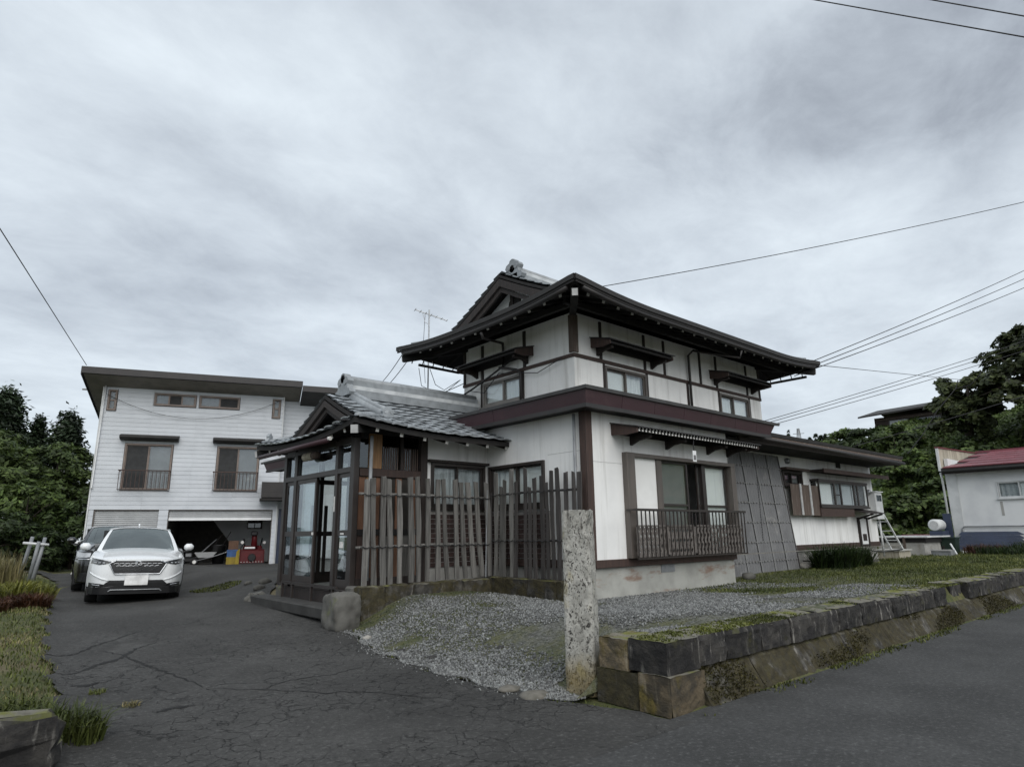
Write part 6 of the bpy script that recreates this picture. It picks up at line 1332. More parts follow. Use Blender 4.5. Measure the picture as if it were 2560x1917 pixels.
for s_ in (-1, 1):
    H_ = pa('headlight', 'lamp_dark', [(s_ * .47, .835), (s_ * .65, .875), (s_ * .84, .905), (s_ * .85, .80), (s_ * .70, .775), (s_ * .54, .80)], .012)
    st('light_bar', 'lamp_clear', [(s_ * .50, .84), (s_ * .66, .875), (s_ * .84, .905)], .007, .02, H_)
    for k in range(3): st('lens', 'lamp_clear', [(s_ * (.60 + .075 * k), .815), (s_ * (.64 + .075 * k), .815)], .012, .016, H_)
    F_ = pa('fog_slot', 'black_plastic', [(s_ * .58, .40), (s_ * .84, .42), (s_ * .84, .34), (s_ * .60, .345)], .014); st('fog_lamp', 'lamp_clear', [(s_ * .64, .375), (s_ * .78, .385)], .009, .022, F_)
    st('bumper_crease', 'pearl_white', [(s_ * .85, .62), (s_ * .75, .56), (s_ * .62, .50), (s_ * .5, .47)], .014, .006)
MB().bar((0, 3.0, 1.58), (0, 2.9, 1.66), .03, .05).part('roof_fin', 'pearl_white', SUV, local=True)
# black car behind it, then a white van
px, py = 3.46, 19.45
BC, pa, st, fas_ = car('parked_car', 'black car half hidden behind the white SUV', (px, py, float(h(px, py))), CAMH(px, py) + R(1), R(.8), dict(w=1.70, nose=-.80, hood0=.95, hood1=1.14, roof=1.62, wb=.15, wt=.85, rear=3.2, rw=1.24, base=2.5), 'car_black')
for s_ in (-1, 1): H_ = pa('headlight', 'lamp_clear', [(s_ * .50, .90), (s_ * .80, .93), (s_ * .82, .78), (s_ * .52, .80)], .012); st('chrome_strip', 'chrome', [(s_ * .40, .755), (s_ * .82, .75)], .014, .018)
pa('grille', 'lamp_dark', [(-.48, .88), (.48, .88), (.44, .62), (-.44, .62)], .012); pa('number_plate', 'plate', [(-.17, .55), (.17, .55), (.17, .40), (-.17, .40)], .03); pa('intake', 'black_plastic', [(-.7, .45), (.7, .45), (.75, .24), (-.75, .24)], .012)
px, py = 4.05, 23.2
WV, pa, st, fas_ = car('parked_van', 'boxy white van parked behind the black car near the garage', (px, py, float(h(px, py))), CAMH(px, py) + R(2), R(.5), dict(w=1.60, nose=-.70, hood0=.92, hood1=1.04, roof=1.56, wb=.0, wt=.45, rear=2.7, rw=1.34, base=2.4), 'car_white'); WV['category'] = 'van'
for s_ in (-1, 1): pa('headlight', 'lamp_clear', [(s_ * .48, .88), (s_ * .74, .90), (s_ * .76, .74), (s_ * .50, .76)], .012)
pa('grille', 'lamp_dark', [(-.42, .80), (.42, .80), (.40, .60), (-.40, .60)], .012); pa('number_plate', 'plate', [(-.17, .52), (.17, .52), (.17, .38), (-.17, .38)], .03)
# drying frame of grey poles on the left verge
DF = thing('pole_frame', 'leaning frame of three grey poles with a cross bar on the left verge', 'pole frame', (2.05, 22.5, .35))
for a, b in (((1.83, 22.9, .35), (1.98, 22.6, 1.58)), ((2.04, 22.6, .35), (2.12, 22.4, 1.45)), ((2.10, 22.4, .35), (2.26, 22.5, 1.56))): MB().tube([a, b], [.055, .045], 8).part('pole', 'pipe_grey', DF, smooth=True)
MB().tube([(1.78, 22.55, 1.42), (2.36, 22.40, 1.36)], .035, 8).part('cross_bar', 'white_metal', DF, smooth=True)

# ================================================================== red-roofed shed on the right
SH = thing('red_roofed_shed', 'white-walled shed with red metal shingle roof at the right picture edge', 'shed', (28.9, 5.2, .55))
wall('wall', 'plaster_grey', SH, 'X', 28.9, .12, .5, 7.77, .6, 3.74, [(4.9, 6.22, 2.5, 3.12)])
m = MB(); m.box(29.02, 33.8, 7.65, 7.77, .6, 4.1); m.box(29.02, 33.8, .5, .62, .6, 4.1); m.box(33.7, 33.82, .62, 7.65, .6, 4.5); m.part('wall', 'plaster_grey', SH)
window(SH, 'X', 28.9, 4.9, 6.22, 2.5, 3.12, [(4.95, 5.58, 'curtain'), (5.54, 6.17, 'lace')], 'white_metal', .04, .03, sill=True)
m = MB(); m.hexa([(28.55, .3, 3.66), (33.9, .3, 4.62), (33.9, 7.78, 4.62), (28.55, 7.78, 3.66), (28.55, .3, 3.70), (33.9, .3, 4.66), (33.9, 7.78, 4.66), (28.55, 7.78, 3.70)]); m.part('roof_deck', 'roof_dark', SH)
bx('eave_board', 'timber_dark', SH, 28.52, 28.58, .3, 7.78, 3.48, 3.70); MB().tube([(28.47, .3, 3.60), (28.47, 7.75, 3.58)], .05, 8).part('gutter', 'roof_dark', SH, smooth=True)
PL = MB().hexa([(0, 0, 0), (1.02, 0, 0), (1.02, .93, 0), (0, .93, 0), (0, .0, .035), (1.02, .0, .02), (1.02, .93, .02), (0, .93, .035)]).mesh('roof_shingle', 'roof_red')
sl_ = math.atan2(.96, 5.35)
for r_ in range(6):
    x_ = 28.5 + r_ * .9
    for k in range(9):
        y_ = 7.72 - .945 * (k + 1) + (.47 if r_ % 2 else 0)
        if y_ < .2 or y_ + .93 > 7.8: continue
        inst(PL, 'roof_shingle', SH, frame_m((x_, y_, 3.70 + (x_ - 28.55) * .1794 + .008), (math.cos(sl_), 0, math.sin(sl_)), (0, 1, 0), (-math.sin(sl_), 0, math.cos(sl_))))
MB().box(33.75, 34.0, .3, 7.8, 4.60, 4.74).part('ridge_cap', 'roof_red', SH)
for k in range(9): x0 = 28.62 + .58 * k; MB().prism([(x0 + .01, 7.80, 3.72), (x0 + .57, 7.80, 3.72), (x0 + .57, 7.80, 4.50 + .015 * k), (x0 + .01, 7.80, 4.49 + .015 * k)], (0, .04, 0)).part('parapet_board', 'weather_board', SH)
MB().bar((28.5, 7.82, 4.51), (33.9, 7.82, 4.66), .12, .04).part('parapet_cap', 'roof_red', SH); bx('parapet_post', 'white_metal', SH, 28.52, 28.62, 7.78, 7.86, 3.6, 4.48)
bx('corner_board', 'white_metal', SH, 28.86, 28.9, 7.42, 7.77, .6, 3.6); MB().tube([(28.72, 7.86, 3.55), (28.80, 7.86, 3.3), (28.80, 7.86, .6)], .04, 8).part('downpipe', 'white_metal', SH, smooth=True)
MB().tube([(28.84, 7.5, .7), (28.84, 7.5, 1.45), (28.84, 7.42, 1.53), (28.84, .6, 1.53)], .022, 6).part('conduit', 'pipe_grey', SH, smooth=True)
bx('stain_patch', 'concrete', SH, 28.893, 28.9, 6.12, 6.2, 1.9, 2.4)
BP = thing('blue_cover', 'ribbed dark blue metal cover leaning at the foot of the shed wall', 'cover', (28.6, 6.5, .6))
for k in range(5): z0 = .72 + .125 * k; xx = 28.45 + .07 * k; MB().hexa([(xx, 5.6 - .06 * k * 0, z0), (xx + .03, 5.6, z0), (xx + .03, 7.62, z0), (xx, 7.62, z0), (xx + .05, 5.62 + .05 * k, z0 + .12), (xx + .10, 5.62 + .05 * k, z0 + .12), (xx + .10, 7.6 - .02 * k, z0 + .12), (xx + .05, 7.6 - .02 * k, z0 + .12)]).part('rib', 'blue_sheet', BP)
bx('base_block', 'white_paint', BP, 28.35, 28.75, 6.9, 7.5, .5, .66)
# things between the wing and the shed
LT = thing('concrete_trough', 'low concrete trough with a flat slab lid between wing and shed', 'trough', (25.6, 8.4, .55)); bx('wall', 'concrete', LT, 25.3, 25.42, 7.75, 9.2, .45, 1.02); bx('wall', 'concrete', LT, 25.42, 27.5, 7.75, 7.87, .45, 1.02); bx('wall', 'concrete', LT, 25.42, 27.5, 9.08, 9.2, .45, 1.02); bx('lid_gap_shade', 'timber_black', LT, 25.28, 27.6, 7.68, 9.25, 1.02, 1.18); bx('lid', 'white_metal', LT, 25.2, 27.7, 7.6, 9.3, 1.18, 1.23)  # black block below the lid stands in for the shade of the open gap
bx('prop_post', 'timber_worn', LT, 25.2, 25.27, 8.3, 8.37, .5, 1.2)
WBX = thing('wooden_tub', 'pale wooden box on the ground at the end of the wing', 'box', (23.0, 7.9, .5)); bx('panel', 'weather_board', WBX, 22.9, 23.9, 7.75, 7.79, .42, .80); bx('panel', 'weather_board', WBX, 22.9, 22.94, 7.79, 8.5, .42, .80); bx('panel', 'weather_board', WBX, 23.86, 23.9, 7.79, 8.5, .42, .80); bx('lid', 'concrete', WBX, 22.85, 23.95, 7.7, 8.55, .80, .84)
PB = thing('plastic_tub', 'grey plastic tub on the grass in front of the shed', 'tub', (25.4, 7.25, .52)); m = MB(); 
for a in ((25.2, 25.23, 6.98, 7.55), (25.62, 25.65, 6.98, 7.55), (25.23, 25.62, 6.98, 7.01), (25.23, 25.62, 7.52, 7.55)): bx('side', 'pipe_grey', PB, *a, .53, .78)
bx('base', 'pipe_grey', PB, 25.23, 25.62, 7.01, 7.52, .53, .56); bx('rim', 'seam_light', PB, 25.17, 25.2, 6.95, 7.58, .75, .80)
KT = thing('oil_drum', 'white drum lying on a dark blue stand beside the shed', 'drum', (27.2, 7.95, .55)); MB().lathe([(.19, -.34), (.2, -.32), (.2, .32), (.19, .34)], 18, 'x', (27.3, 7.85, 1.60)).part('drum_body', 'white_metal', KT, smooth=True); MB().lathe([(.14, -.35), (.14, -.345)], 14, 'x', (27.3, 7.85, 1.60)).part('drum_end', 'seam_light', KT); bx('stand', 'blue_sheet', KT, 26.95, 27.7, 7.62, 8.02, 1.22, 1.39); 
for x_, y_ in ((27.0, 7.66), (27.6, 7.66), (27.0, 7.98), (27.6, 7.98)): bx('leg', 'timber_dark', KT, x_ - .03, x_ + .03, y_ - .03, y_ + .03, .5, 1.22)
bx('back_panel', 'blue_sheet', KT, 27.72, 27.76, 7.5, 7.75, 1.0, 2.0)
GB = thing('green_bin', 'dark green bin standing under the drum stand', 'bin', (27.2, 7.5, .55)); m = MB(); m.hexa([(27.0, 7.32, .53), (27.4, 7.32, .53), (27.4, 7.68, .53), (27.0, 7.68, .53), (26.95, 7.27, 1.12), (27.45, 7.27, 1.12), (27.45, 7.73, 1.12), (26.95, 7.73, 1.12)]); mk('dark_green', (.012, .03, .022), .5); m.part('body', 'dark_green', GB); bx('lid', 'dark_green', GB, 26.92, 27.48, 7.24, 7.76, 1.12, 1.17)
RC = thing('red_crate_cart', 'dark red low cart behind the tub near the shed', 'cart', (29.6, 9.2, .55)); bx('bed', 'roof_red', RC, 29.2, 30.2, 8.7, 9.7, .95, 1.25); 
for y_ in (8.9, 9.5): MB().lathe([(.05, -.04), (.2, -.04), (.2, .04), (.05, .04)], 14, 'x', (29.25, y_, .76)).part('wheel', 'rubber', RC)
LD = thing('step_ladder', 'white step ladder leaning beside the meter box', 'ladder', (22.9, 8.0, .55))
for dy in (0, .34): MB().bar((22.75, 8.0 + dy, 1.95), (23.35, 7.75 + dy, .78), .05, .03).part('rail', 'white_metal', LD)
for t in (.2, .45, .7): MB().bar((22.75 + .6 * t, 8.0 - .25 * t, 1.95 - 1.17 * t), (22.75 + .6 * t, 8.34 - .25 * t, 1.95 - 1.17 * t), .06, .025).part('rung', 'white_metal', LD)
pipe_ = MB().tube([(25.9, 7.0, .62), (26.3, 7.25, .95)], .03, 8); pipe_.top('plastic_pipe', 'white_metal', 'short white pipe propped on the ground beside the plastic tub', 'pipe', base=(25.9, 7.0, .6))
CB = thing('concrete_block', 'low stone block behind the strappy plants by the wing', 'block', (19.9, 7.7, .55)); rough_block(MB(), 19.6, 20.6, 7.5, 7.85, .4, .62, .02, 3, 61).part('block', 'stone_grey', CB)
MB().tube([(16.8, 7.95, .72), (18, 7.9, .66), (19.2, 7.95, .86), (20.6, 7.96, .9), (22, 7.9, .80), (23, 7.66, .86)], .018, 6).top('garden_hose', 'cable', 'dark hose looped along the foundation of the wing', 'hose', base=(20, 7.9, .6))

# ================================================================== hillside, house above, far ridge and pylon
def hz_(x, y):
    n = MN.noise(Vector((x * .12, y * .12, 1))) * 1.1 + MN.noise(Vector((x * .4, y * .4, 5))) * .35
    a = float(ss((x - 35) / 19)); b = float(ss((22.5 + (x - 50) * .25 - y) / 5.5))
    return .45 + (8.2 + n) * a * b
m = MB(); m.grid(lambda u, v: (34 + 60 * u, -30 + 60 * v, hz_(34 + 60 * u, -30 + 60 * v)), 60, 60); m.top('hillside', 'ground', kind='structure', smooth=True)
m = MB()
def rz_(x, y): d = math.hypot(x - 150, (y - 62)); return -2 + 22 * math.exp(-(d / 60) ** 2) + 1.5 * MN.noise(Vector((x * .03, y * .03, 2)))
mk('far_wood', (.030, .040, .028), .95, (.020, .028, .020), .4)
m.grid(lambda u, v: (100 + 120 * u, -20 + 190 * v, rz_(100 + 120 * u, -20 + 190 * v)), 40, 50); m.top('far_ridge', 'far_wood', kind='structure', smooth=True)
HH = thing('hill_house', 'small dark-roofed house on top of the green hillside', 'house', (53.8, 16.5, 8.3)); bx('wall', 'timber_brown', HH, 53.2, 60, 12.5, 18.4, 7.4, 9.75); m = MB(); m.hexa([(52.2, 11.5, 10.05), (56.5, 11.5, 10.95), (56.5, 19.2, 10.75), (52.2, 19.2, 9.75), (52.2, 11.5, 10.17), (56.5, 11.5, 11.07), (56.5, 19.2, 10.87), (52.2, 19.2, 9.87)]); m.hexa([(56.5, 11.5, 10.95), (61, 11.5, 9.8), (61, 19.2, 9.7), (56.5, 19.2, 10.75), (56.5, 11.5, 11.07), (61, 11.5, 9.92), (61, 19.2, 9.82), (56.5, 19.2, 10.87)]); m.part('roof', 'roof_dark', HH)
w_ = bx('window', 'frame_brown', HH, 53.1, 53.2, 16.0, 17.4, 8.6, 9.45); bx('pane', 'lace', w_, 53.06, 53.1, 16.1, 17.3, 8.7, 9.4); w_ = bx('window', 'frame_brown', HH, 53.1, 53.2, 13.2, 15.6, 8.7, 9.4); bx('pane', 'glass_dark', w_, 53.06, 53.1, 13.3, 15.5, 8.75, 9.35); bx('wall_board', 'timber_worn', HH, 53.1, 53.18, 12.6, 18.3, 9.5, 9.62)
PY = thing('pylon', 'tiny steel lattice pylon on the distant ridge', 'pylon', (363.7, 166.6, 20)); z0 = 20
for sx_, sy_ in ((-1, -1), (-1, 1), (1, -1), (1, 1)): MB().bar((363.7 + 3 * sx_, 166.6 + 3 * sy_, 20), (363.7 + .4 * sx_, 166.6 + .4 * sy_, 58), .35, .35).part('leg', 'pipe_grey', PY)
for z_, w_ in ((46, 5), (51, 4.2), (55, 3)): MB().bar((363.7 - w_ * .42, 166.6 + w_ * .9, z_), (363.7 + w_ * .42, 166.6 - w_ * .9, z_), .3, .3).part('cross_arm', 'pipe_grey', PY)

# ================================================================== antenna and cables
AN = thing('roof_antenna', 'thin television aerial on a mast behind the porch roof', 'antenna', (8.75, 13.2, 4.2)); MB().tube([(8.75, 13.2, 4.2), (8.75, 13.2, 7.15)], .018, 6).part('mast', 'steel', AN)
MB().bar((8.42, 13.35, 7.12), (9.18, 13.02, 6.90), .02, .02).part('boom', 'steel', AN)
for k in range(7): t = k / 6; c_ = Vector((8.42, 13.35, 7.12)).lerp(Vector((9.18, 13.02, 6.90)), t); d_ = Vector((.25, .55, .1)) * (.32 - .12 * t); MB().bar(c_ - d_, c_ + d_, .012, .012).part('element', 'steel', AN)
MB().tube([(8.62, 13.3, 7.06), (8.66, 13.24, 6.8), (8.75, 13.2, 6.76)], .008, 5).part('brace', 'steel', AN)
m = MB(); m.tube([(8.66, 13.25, 7.0), (8.62, 13.25, 6.2), (8.68, 13.22, 5.2)], .006, 5); m.part('lead', 'cable', AN)
def cable(label, pts, r=.012, sag=.0, name='power_cable', grp='overhead cables'):
    if len(pts) == 2: pts = bezier_sag(pts[0], pts[1], sag)
    o = MB().tube(pts, r, 5).top(name, 'cable', label, 'cable', grp, base=tuple(pts[0]))
cable('thick cable crossing the top right corner of the sky', [(-2, 24.6, 19.5), (16.5, -1.9, 11.0)], .016, .1) if False else None
def ext(a, b, k0, k1): a, b = Vector(a), Vector(b); d = b - a; return (a - d * k0, b + d * k1)
cable('lower of the two cables crossing the top right corner of the sky', ext((13.2, 4.6, 13.15), (13.95, 1.33, 10.37), 2.2, 1.5), .013, .0); cable('upper of the two cables crossing the top right corner of the sky', ext((13.77, 2.57, 12.0), (13.95, 1.26, 10.78), 4, 3), .013, 0)
cable('single cable rising from the upper roof to the right edge', ext((11.7, 9.85, 7.5), (24.8, 3.2, 11.87), 0, .6), .011, .25)
for lb_, dz, de in (('highest of three cables leaving the right eave corner', 0, .31), ('middle of three cables leaving the right eave corner', -.10, 0), ('lowest of three cables leaving the right eave corner', -.2, -.33)): cable(lb_, ext((17.0, 7.2, 5.88 + dz), (29.7, 4.33, 10.75 + de), 0 if dz == 0 else .06, .5), .012, .12)
for lb_, dz, de in (('highest of three cables passing behind the wing roof', 0, 0), ('middle of three cables passing behind the wing roof', -.12, -.2), ('lowest of three cables passing behind the wing roof', -.26, -.46)): cable(lb_, ext((26.7, 13.6, 6.35 + dz), (39.3, 7.6, 10.45 + de), .5, .8), .014, .25)
cable('level thin cable from the eave corner towards the hill', [(17.1, 7.2, 5.8), (38.7, 9.1, 8.95)], .010, .0)
cable('dark cable dropping from the overhead lines to the hillside', [(38.8, 9.15, 8.95), (38.7, 9.3, 8.5), (38.3, 10.2, 7.4), (38.1, 10.9, 6.3), (37.8, 11.7, 5.3)], .022)
cable('slack branch cable joining the overhead lines near the hill trees', [(38.7, 9.3, 8.5), (38.9, 8.7, 8.6), (39.0, 8.3, 9.0), (39.1, 8.15, 9.25)], .02)
cable('cable crossing low in front of the hill trees', ext((38.0, 13.4, 6.2), (44.0, 5.4, 9.0), .1, .5), .02, .1)
cable('cable running down from the left to the garage roof', ext((.06, 16, 7.75), (3.18, 27.0, 7.63), .5, 0), .012, .0)
cable('upper service cable between garage and upper eave corner', [(7.76, 12.8, 5.72), (14.2, 27.2, 8.2)], .010, .4); cable('lower service cable between garage and upper eave corner', [(7.9, 12.75, 5.6), (13.6, 27.5, 8.0)], .010, .7)
cable('nearly level cable from the upper side wall towards the garage', [(8.82, 11.75, 4.95), (12.9, 25.4, 6.9)], .010, .3)
cable('cable sagging across the garage front between its corners', bezier_sag(gw(-6.3, -.08, 6.9), gw(.1, -.08, 7.1), .9), .008, name='power_cable')
cable('thick bundled cable sloping down the side wall of the upper storey', [(8.74, 9.75, 5.2), (8.72, 10.6, 4.92), (8.72, 11.3, 4.72), (8.6, 11.9, 4.5), (8.55, 12.1, 4.42)], .022, name='wall_cable'); cable('slack thin wire hanging across the upper side window', [(8.74, 8.5, 4.84), (8.75, 9.2, 4.68), (8.75, 9.7, 4.78), (8.72, 10.4, 4.9), (8.72, 10.9, 4.55), (8.72, 11.5, 4.7)], .009, name='wall_cable')
for k, lb_ in enumerate(('inner slack wire loop under the left eave', 'outer slack wire loop under the left eave')): cable(lb_, [(8.4 - .25 * k, 12.6 + .1 * k, 5.4), (8.5 - .2 * k, 12.5 + .3 * k, 5.0), (8.62, 12.3 + .1 * k, 4.85 - .12 * k), (8.8, 11.9, 5.05)], .008, name='wall_cable')

# ================================================================== trees and shrubs
def leaves(C, Nn, size, g, asp=.55):
    n = len(C); t = g.normal(size=(n, 3)); t -= Nn * (t * Nn).sum(1)[:, None]; t /= np.linalg.norm(t, axis=1)[:, None] + 1e-9; b = np.cross(Nn, t); s = (size * g.uniform(.6, 1.35, n))[:, None]
    V = np.stack([C - t * s, C + b * s * asp - Nn * s * .12, C + t * s, C - b * s * asp - Nn * s * .12], 1).reshape(-1, 3); return V, np.arange(n * 4).reshape(-1, 4)
def crown_pts(blobs, n, g, clumps=26, spread=.30):
    vol = np.array([r[0] * r[1] * r[2] for c, r in blobs]) ** .75; cnt = (n * vol / vol.sum()).astype(int); Cs, Ns = [], []
    for (c, r), k in zip(blobs, cnt):
        c, r = np.array(c, float), np.array(r, float); m_ = max(6, int(clumps)); d = g.normal(size=(m_, 3)); d /= np.linalg.norm(d, axis=1)[:, None]; d[:, 2] = np.abs(d[:, 2]) * np.where(g.random(m_) < .72, 1, -1)
        cc = d * (.62 + .38 * g.random(m_) ** .5)[:, None]; w = g.integers(0, m_, k); off = g.normal(size=(k, 3)); off /= np.linalg.norm(off, axis=1)[:, None]; rad = spread * (g.random(k) ** .4) * g.uniform(.6, 1.4, m_)[w]
        off[:, 2] *= .6; p = cc[w] + off * rad[:, None]; Cs.append(c + p * r); nn = off * .7 + d[w] * .5 + np.array([0, 0, .7]) + g.normal(size=(k, 3)) * .45; Ns.append(nn / np.linalg.norm(nn, axis=1)[:, None])
    return np.concatenate(Cs), np.concatenate(Ns)
mk('bark', (.07, .055, .042), .95, (.04, .032, .026), 6, bump=.6, bscale=30, stretch=(6, 6, 1))
leaf_mat('leaf_dark', (.034, .056, .016), (.068, .104, .030)); leaf_mat('leaf_mid', (.052, .082, .020), (.105, .145, .040)); leaf_mat('leaf_olive', (.048, .064, .022), (.095, .112, .040)); leaf_mat('leaf_bright', (.068, .110, .025), (.14, .19, .052)); leaf_mat('needle', (.026, .043, .022), (.050, .074, .036), .1); leaf_mat('petal', (.22, .03, .25), (.42, .10, .46), .3, .2)
def tree(name, label, base, blobs, n, size, mat, seed, trunk_r=.16, clumps=26, spread=.3, asp=.55, cat='tree', group=None, limbs=7):
    g = np.random.default_rng(seed); T_ = thing(name, label, cat, base, group=group); bz = np.array(base, float)
    C, Nn = crown_pts(blobs, n, g, clumps, spread); V, F = leaves(C, Nn, size, g, asp)
    o = bpy.data.objects.new('crown', np_mesh('crown', V - bz, F, mat)); COL.objects.link(o); o.parent = T_
    m = MB(); top_ = max(c[2] + r[2] * .5 for c, r in blobs); c0 = blobs[0][0]
    m.tube([base, (lerp(base[0], c0[0], .4), lerp(base[1], c0[1], .4), lerp(base[2], c0[2], .6)), tuple(c0), (c0[0], c0[1], max(c0[2] + .1, top_))], [trunk_r, trunk_r * .8, trunk_r * .5, trunk_r * .15], 8)
    for k in range(limbs):
        c, r = blobs[k % len(blobs)]; a = g.random() * 6.28; s_ = (lerp(base[0], c0[0], .5), lerp(base[1], c0[1], .5), lerp(base[2], c0[2], .55 + .4 * g.random())); e_ = (c[0] + r[0] * .75 * math.cos(a), c[1] + r[1] * .75 * math.sin(a), c[2] + r[2] * g.uniform(-.1, .5)); md = tuple((q + w) / 2 + (.12 if i == 2 else 0) for i, (q, w) in enumerate(zip(s_, e_)))
        m.tube([s_, md, e_], [trunk_r * .4, trunk_r * .22, trunk_r * .08], 6)
    m.part('trunk', 'bark', T_, smooth=True); return T_
def conifer(name, label, base, hgt, rad, n, size, mat, seed, group=None, trunk=True):
    g = np.random.default_rng(seed); T_ = thing(name, label, 'tree', base, group=group); nb = max(14, n // 75); zb = g.uniform(.10, 1, nb) ** .9; az = g.random(nb) * 6.28; L_ = rad * (1 - zb) ** .7 * g.uniform(.75, 1.15, nb) + .10 * rad
    k = g.integers(0, nb, n); t = g.random(n) ** .6; x = np.cos(az[k]) * L_[k] * t; y = np.sin(az[k]) * L_[k] * t; z = (zb[k] - .06 * t - .03 * t * t + .012 * g.normal(size=n)) * hgt; j = g.normal(size=(n, 3)) * rad * .09
    C = np.stack([x, y, z], 1) + j; Nn = np.stack([np.cos(az[k]) * .3, np.sin(az[k]) * .3, np.ones(n)], 1) + g.normal(size=(n, 3)) * .5; Nn /= np.linalg.norm(Nn, axis=1)[:, None]; V, F = leaves(C, Nn, size, g, .4)
    o = bpy.data.objects.new('crown', np_mesh('crown', V, F, mat)); COL.objects.link(o); o.parent = T_
    MB().tube([(0, 0, 0), (0, 0, hgt * .98)], [rad * .09, .01], 7).part('trunk', 'bark', T_, local=True)
    return T_
# left of the garage
conifer('conifer', 'dark conifer at the left picture edge, tallest of the three', (1.7, 43, .3), 9.0, 2.8, 17000, .15, 'needle', 101, 'conifers behind the left thicket')
conifer('conifer', 'slim dark conifer between the two larger conifers', (3.35, 43.5, .3), 7.9, 1.4, 7000, .13, 'needle', 102, 'conifers behind the left thicket'); conifer('conifer', 'dark conifer nearest the garage wall', (4.62, 43, .3), 8.15, 2.3, 14000, .15, 'needle', 103, 'conifers behind the left thicket')
tree('broadleaf_tree', 'spreading green tree at the far left below the conifer', (.9, 37, .3), [((.6, 37, 4.6), (2.3, 2.2, 2.0)), ((2.0, 36.5, 3.6), (1.8, 1.8, 1.6)), ((0, 35.5, 3), (2, 1.8, 1.8))], 9000, .15, 'leaf_mid', 104, .2, 34, .26, .4)
tree('broadleaf_tree', 'dense green tree against the left side of the garage', (3.8, 37, .3), [((3.8, 37, 4.2), (1.7, 1.8, 1.7)), ((4.7, 36, 3.2), (1.2, 1.5, 1.6)), ((2.9, 35.5, 2.8), (1.6, 1.5, 1.5))], 9000, .14, 'leaf_mid', 105, .2, 34, .26, .4)
tree('sumac_shrub', 'feathery bright green shrub in the middle of the left thicket', (2.6, 33.5, .3), [((2.6, 33.5, 2.6), (1.5, 1.3, 1.3)), ((1.5, 33, 1.9), (1.2, 1.2, 1.2))], 5200, .13, 'leaf_bright', 106, .08, 26, .26, .35, 'shrub')
tree('sumac_shrub', 'dark leafy shrub at the foot of the garage corner', (4.3, 33, .3), [((4.1, 33, 1.9), (1.0, 1.2, 1.5)), ((3.3, 32.4, 1.2), (1.1, 1.1, 1.0))], 5200, .12, 'leaf_dark', 107, .08, 26, .28, .4, 'shrub')
tree('thicket_shrub', 'dark low shrub behind the leaning pole frame', (1.6, 31, .3), [((1.4, 31, 1.3), (1.5, 1.2, 1.3)), ((2.8, 31, 1.0), (1.1, 1.0, 1.0))], 5200, .11, 'leaf_dark', 108, .08, 26, .3, .4, 'shrub'); tree('thicket_shrub', 'dark shrub at the left picture edge behind the reeds', (.2, 29, .3), [((.3, 29, 1.4), (1.0, 1.2, 1.5)), ((-.4, 30, 2.4), (1.3, 1.3, 1.8))], 5200, .11, 'leaf_dark', 109, .08, 26, .3, .4, 'shrub')
# trees and bushes on the hill
tree('broadleaf_tree', 'tallest dark tree at the right edge above the red roof', (47, 7.2, 6.5), [((47, 6.8, 10.6), (3, 2.7, 2.9)), ((46.5, 4.6, 9.0), (3, 2.8, 3.4)), ((46, 8.4, 8.4), (2.4, 2.0, 2.2)), ((46, 3, 12.2), (3, 2.4, 2.6))], 15000, .20, 'leaf_olive', 111, .35, 40, .24, .6, limbs=12)
tree('broadleaf_tree', 'smaller dark tree left of the tallest tree on the hill', (47, 11.0, 7.0), [((46.6, 10.6, 9.0), (2, 1.5, 2.1)), ((46.2, 11.7, 8.4), (1.7, 1.1, 1.2))], 8500, .18, 'leaf_olive', 112, .25, 34, .26, .6)
tree('hill_bush', 'rounded bright green bush below the hilltop house at its left', (52, 19.6, 7.4), [((51.5, 19.8, 7.7), (1.7, 1.7, 1.2)), ((51, 21.0, 7.2), (1.4, 1.4, 1.0))], 5200, .17, 'leaf_bright', 113, .1, 26, .28, .6, 'bush', 'bushes on the hillside')
for k, (x, y, r, mt, lb_) in enumerate(((44, 13.2, 1.5, 'leaf_bright', 'bright bush halfway up the hillside beyond the wing roof end'), (40, 11.2, 1.5, 'leaf_mid', 'leafy bush low on the slope right of the meter box'), (40, 9.3, 1.4, 'leaf_dark', 'dark bush beside the left edge of the red-roofed shed'), (43.5, 10.2, 1.7, 'leaf_mid', 'broad bush above the dark bush by the shed'), (38.6, 13.4, 1.5, 'leaf_mid', 'bush at the foot of the slope behind the wing'), (47, 15.2, 1.6, 'leaf_mid', 'bush below the front of the hilltop house'), (42, 7.2, 1.9, 'leaf_dark', 'dark bush rising behind the shed parapet'), (44, 4.2, 2.2, 'leaf_mid', 'wide bush behind the shed ridge'), (41, 1.5, 2.0, 'leaf_bright', 'bright bush at the right picture edge above the shed roof'), (49, 17.5, 1.3, 'leaf_dark', 'small dark bush under the hilltop window'))):
    zb = hz_(x, y); tree('hill_bush', lb_, (x, y, zb - .2), [((x, y, zb + r * .55), (r, r, r * .85)), ((x - .6, y + .7 * r, zb + r * .3), (r * .8, r * .8, r * .65))], 3400, .16, mt, 120 + k, .09, 22, .3, .6, 'bush', 'bushes on the hillside', 5)
g = np.random.default_rng(77); n = 85000; X = g.uniform(35.5, 60, n); Y = g.uniform(-4, 24, n); k = np.array([hz_(a, b) for a, b in zip(X, Y)]); ok = (k > .8) | (g.random(n) < .3); X, Y, k = X[ok], Y[ok], k[ok]; n = len(X)
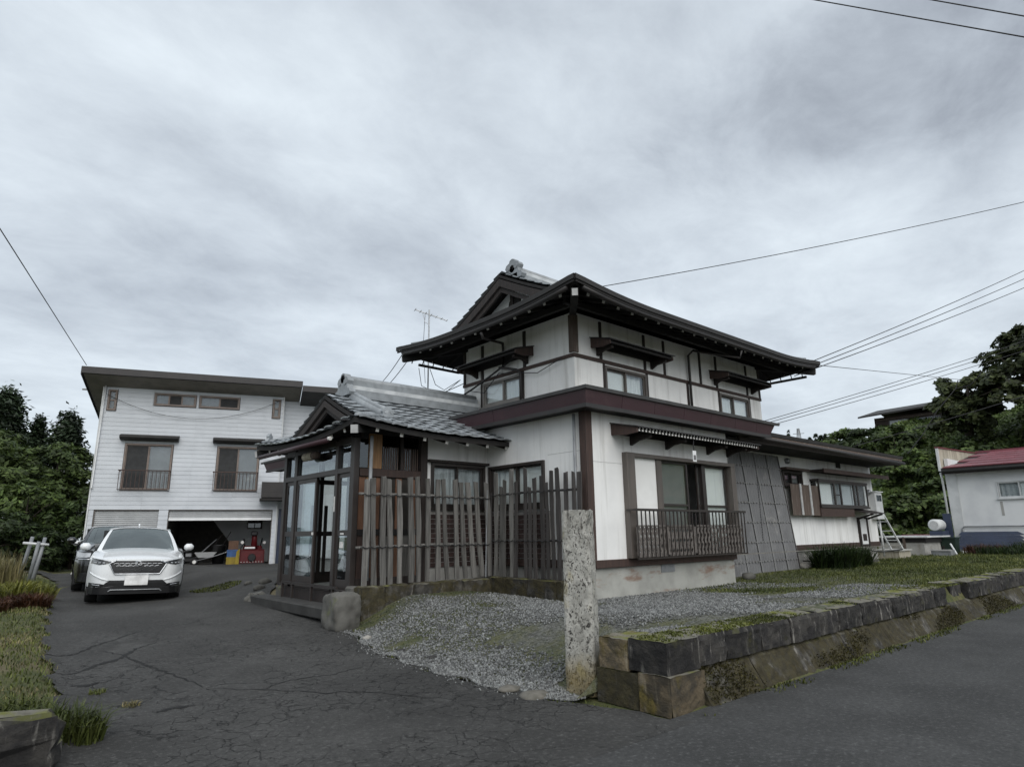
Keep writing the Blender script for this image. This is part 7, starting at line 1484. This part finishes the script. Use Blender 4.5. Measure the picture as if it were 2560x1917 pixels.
lump = np.array([MN.noise(Vector((a * .55, b * .55, 3))) for a, b in zip(X, Y)]); C = np.stack([X, Y, k + .15 + .75 * np.clip(lump + .3, 0, 1.2) * g.random(n) ** .4], 1); Nn = np.array([-.5, -.1, .75]) + g.normal(size=(n, 3)) * .5; Nn /= np.linalg.norm(Nn, axis=1)[:, None]; V, F = leaves(C, Nn, .14, g, .7); stuff('kudzu', V, F, 'leaf_bright', 'green creeper covering the hillside', 'ground cover')
# far conifers on the ridge
rg = random.Random(9)
names = ('leftmost, tallest', 'second', 'third', 'fourth', 'fifth', 'sixth', 'seventh', 'eighth', 'ninth', 'tenth', 'eleventh', 'rightmost')
for k in range(12):
    bx_ = (1972, 2012, 2022, 2030, 2038, 2046, 2052, 2058, 2064, 2070, 2092, 2104)[k]; ang = math.atan2(62.58 - (bx_ - 1995) / 70 * 4.94, 136.32 + (bx_ - 1995) / 70 * 2.16); D_ = 150; x, y = D_ * math.cos(ang), D_ * math.sin(ang); tp = (22.6, 20.2, 20.6, 19.8, 21.3, 20.4, 20.9, 20.0, 21.0, 19.6, 18.2, 17.8)[k]
    zb = rz_(x, y) - .5; conifer('far_conifer', f'{names[k]} of the far conifers on the ridge above the wing roof', (x, y, zb), tp - zb, 1.15, 320, .34, 'needle', 140 + k, 'conifers on the far ridge')
# purple flowers and weeds in front of the shed
fl = thing('aster_clump', 'purple-flowered aster clump at the right edge before the blue cover', 'flowers', (27.6, 5.3, .55)); g = np.random.default_rng(5); n = 500; V, F = blades(np.stack([27.6 + g.normal(size=n) * .25, 5.2 + g.normal(size=n) * .35, np.full(n, .55)], 1), .5, .03, .6, 9); b0 = np.array([27.6, 5.3, .55]); o = bpy.data.objects.new('stems', np_mesh('stems', V - b0, F, 'grass_dark')); COL.objects.link(o); o.parent = fl
C = np.stack([27.5 + g.normal(size=110) * .2, 5.0 + g.normal(size=110) * .22, 0.92 + g.normal(size=110) * .06], 1); Nn = np.tile(np.array([-.4, -.1, .9]), (110, 1)) + g.normal(size=(110, 3)) * .3; Nn /= np.linalg.norm(Nn, axis=1)[:, None]; V, F = leaves(C, Nn, .05, g, .9); o = bpy.data.objects.new('petals', np_mesh('petals', V - b0, F, 'petal')); COL.objects.link(o); o.parent = fl
clump('weed_clump', 'dull mauve weeds before the white base of the blue cover', 'weeds', (27.6, 6.5), .5, 700, .35, .02, .8, 'rust_leaf', 81, flat=1.4); clump('weed_clump', 'green weeds between the flowers and the lawn edge', 'weeds', (27.0, 5.9), .5, 700, .32, .02, .8, 'grass_dark', 83, flat=1.6)
clump('weed_clump', 'small green weed at the drive edge left of the SUV', 'weeds', (2.0, 19.5), .3, 300, .2, .02, .8, 'grass', 85); clump('weed_clump', 'tiny green weed sprouting in the driveway crack', 'weeds', (1.35, 7.6), .07, 90, .06, .01, .9, 'grass', 87); clump('weed_clump', 'tiny dry weed in the driveway near the wall end', 'weeds', (1.5, 6.9), .07, 90, .06, .01, .9, 'grass_dry', 89)
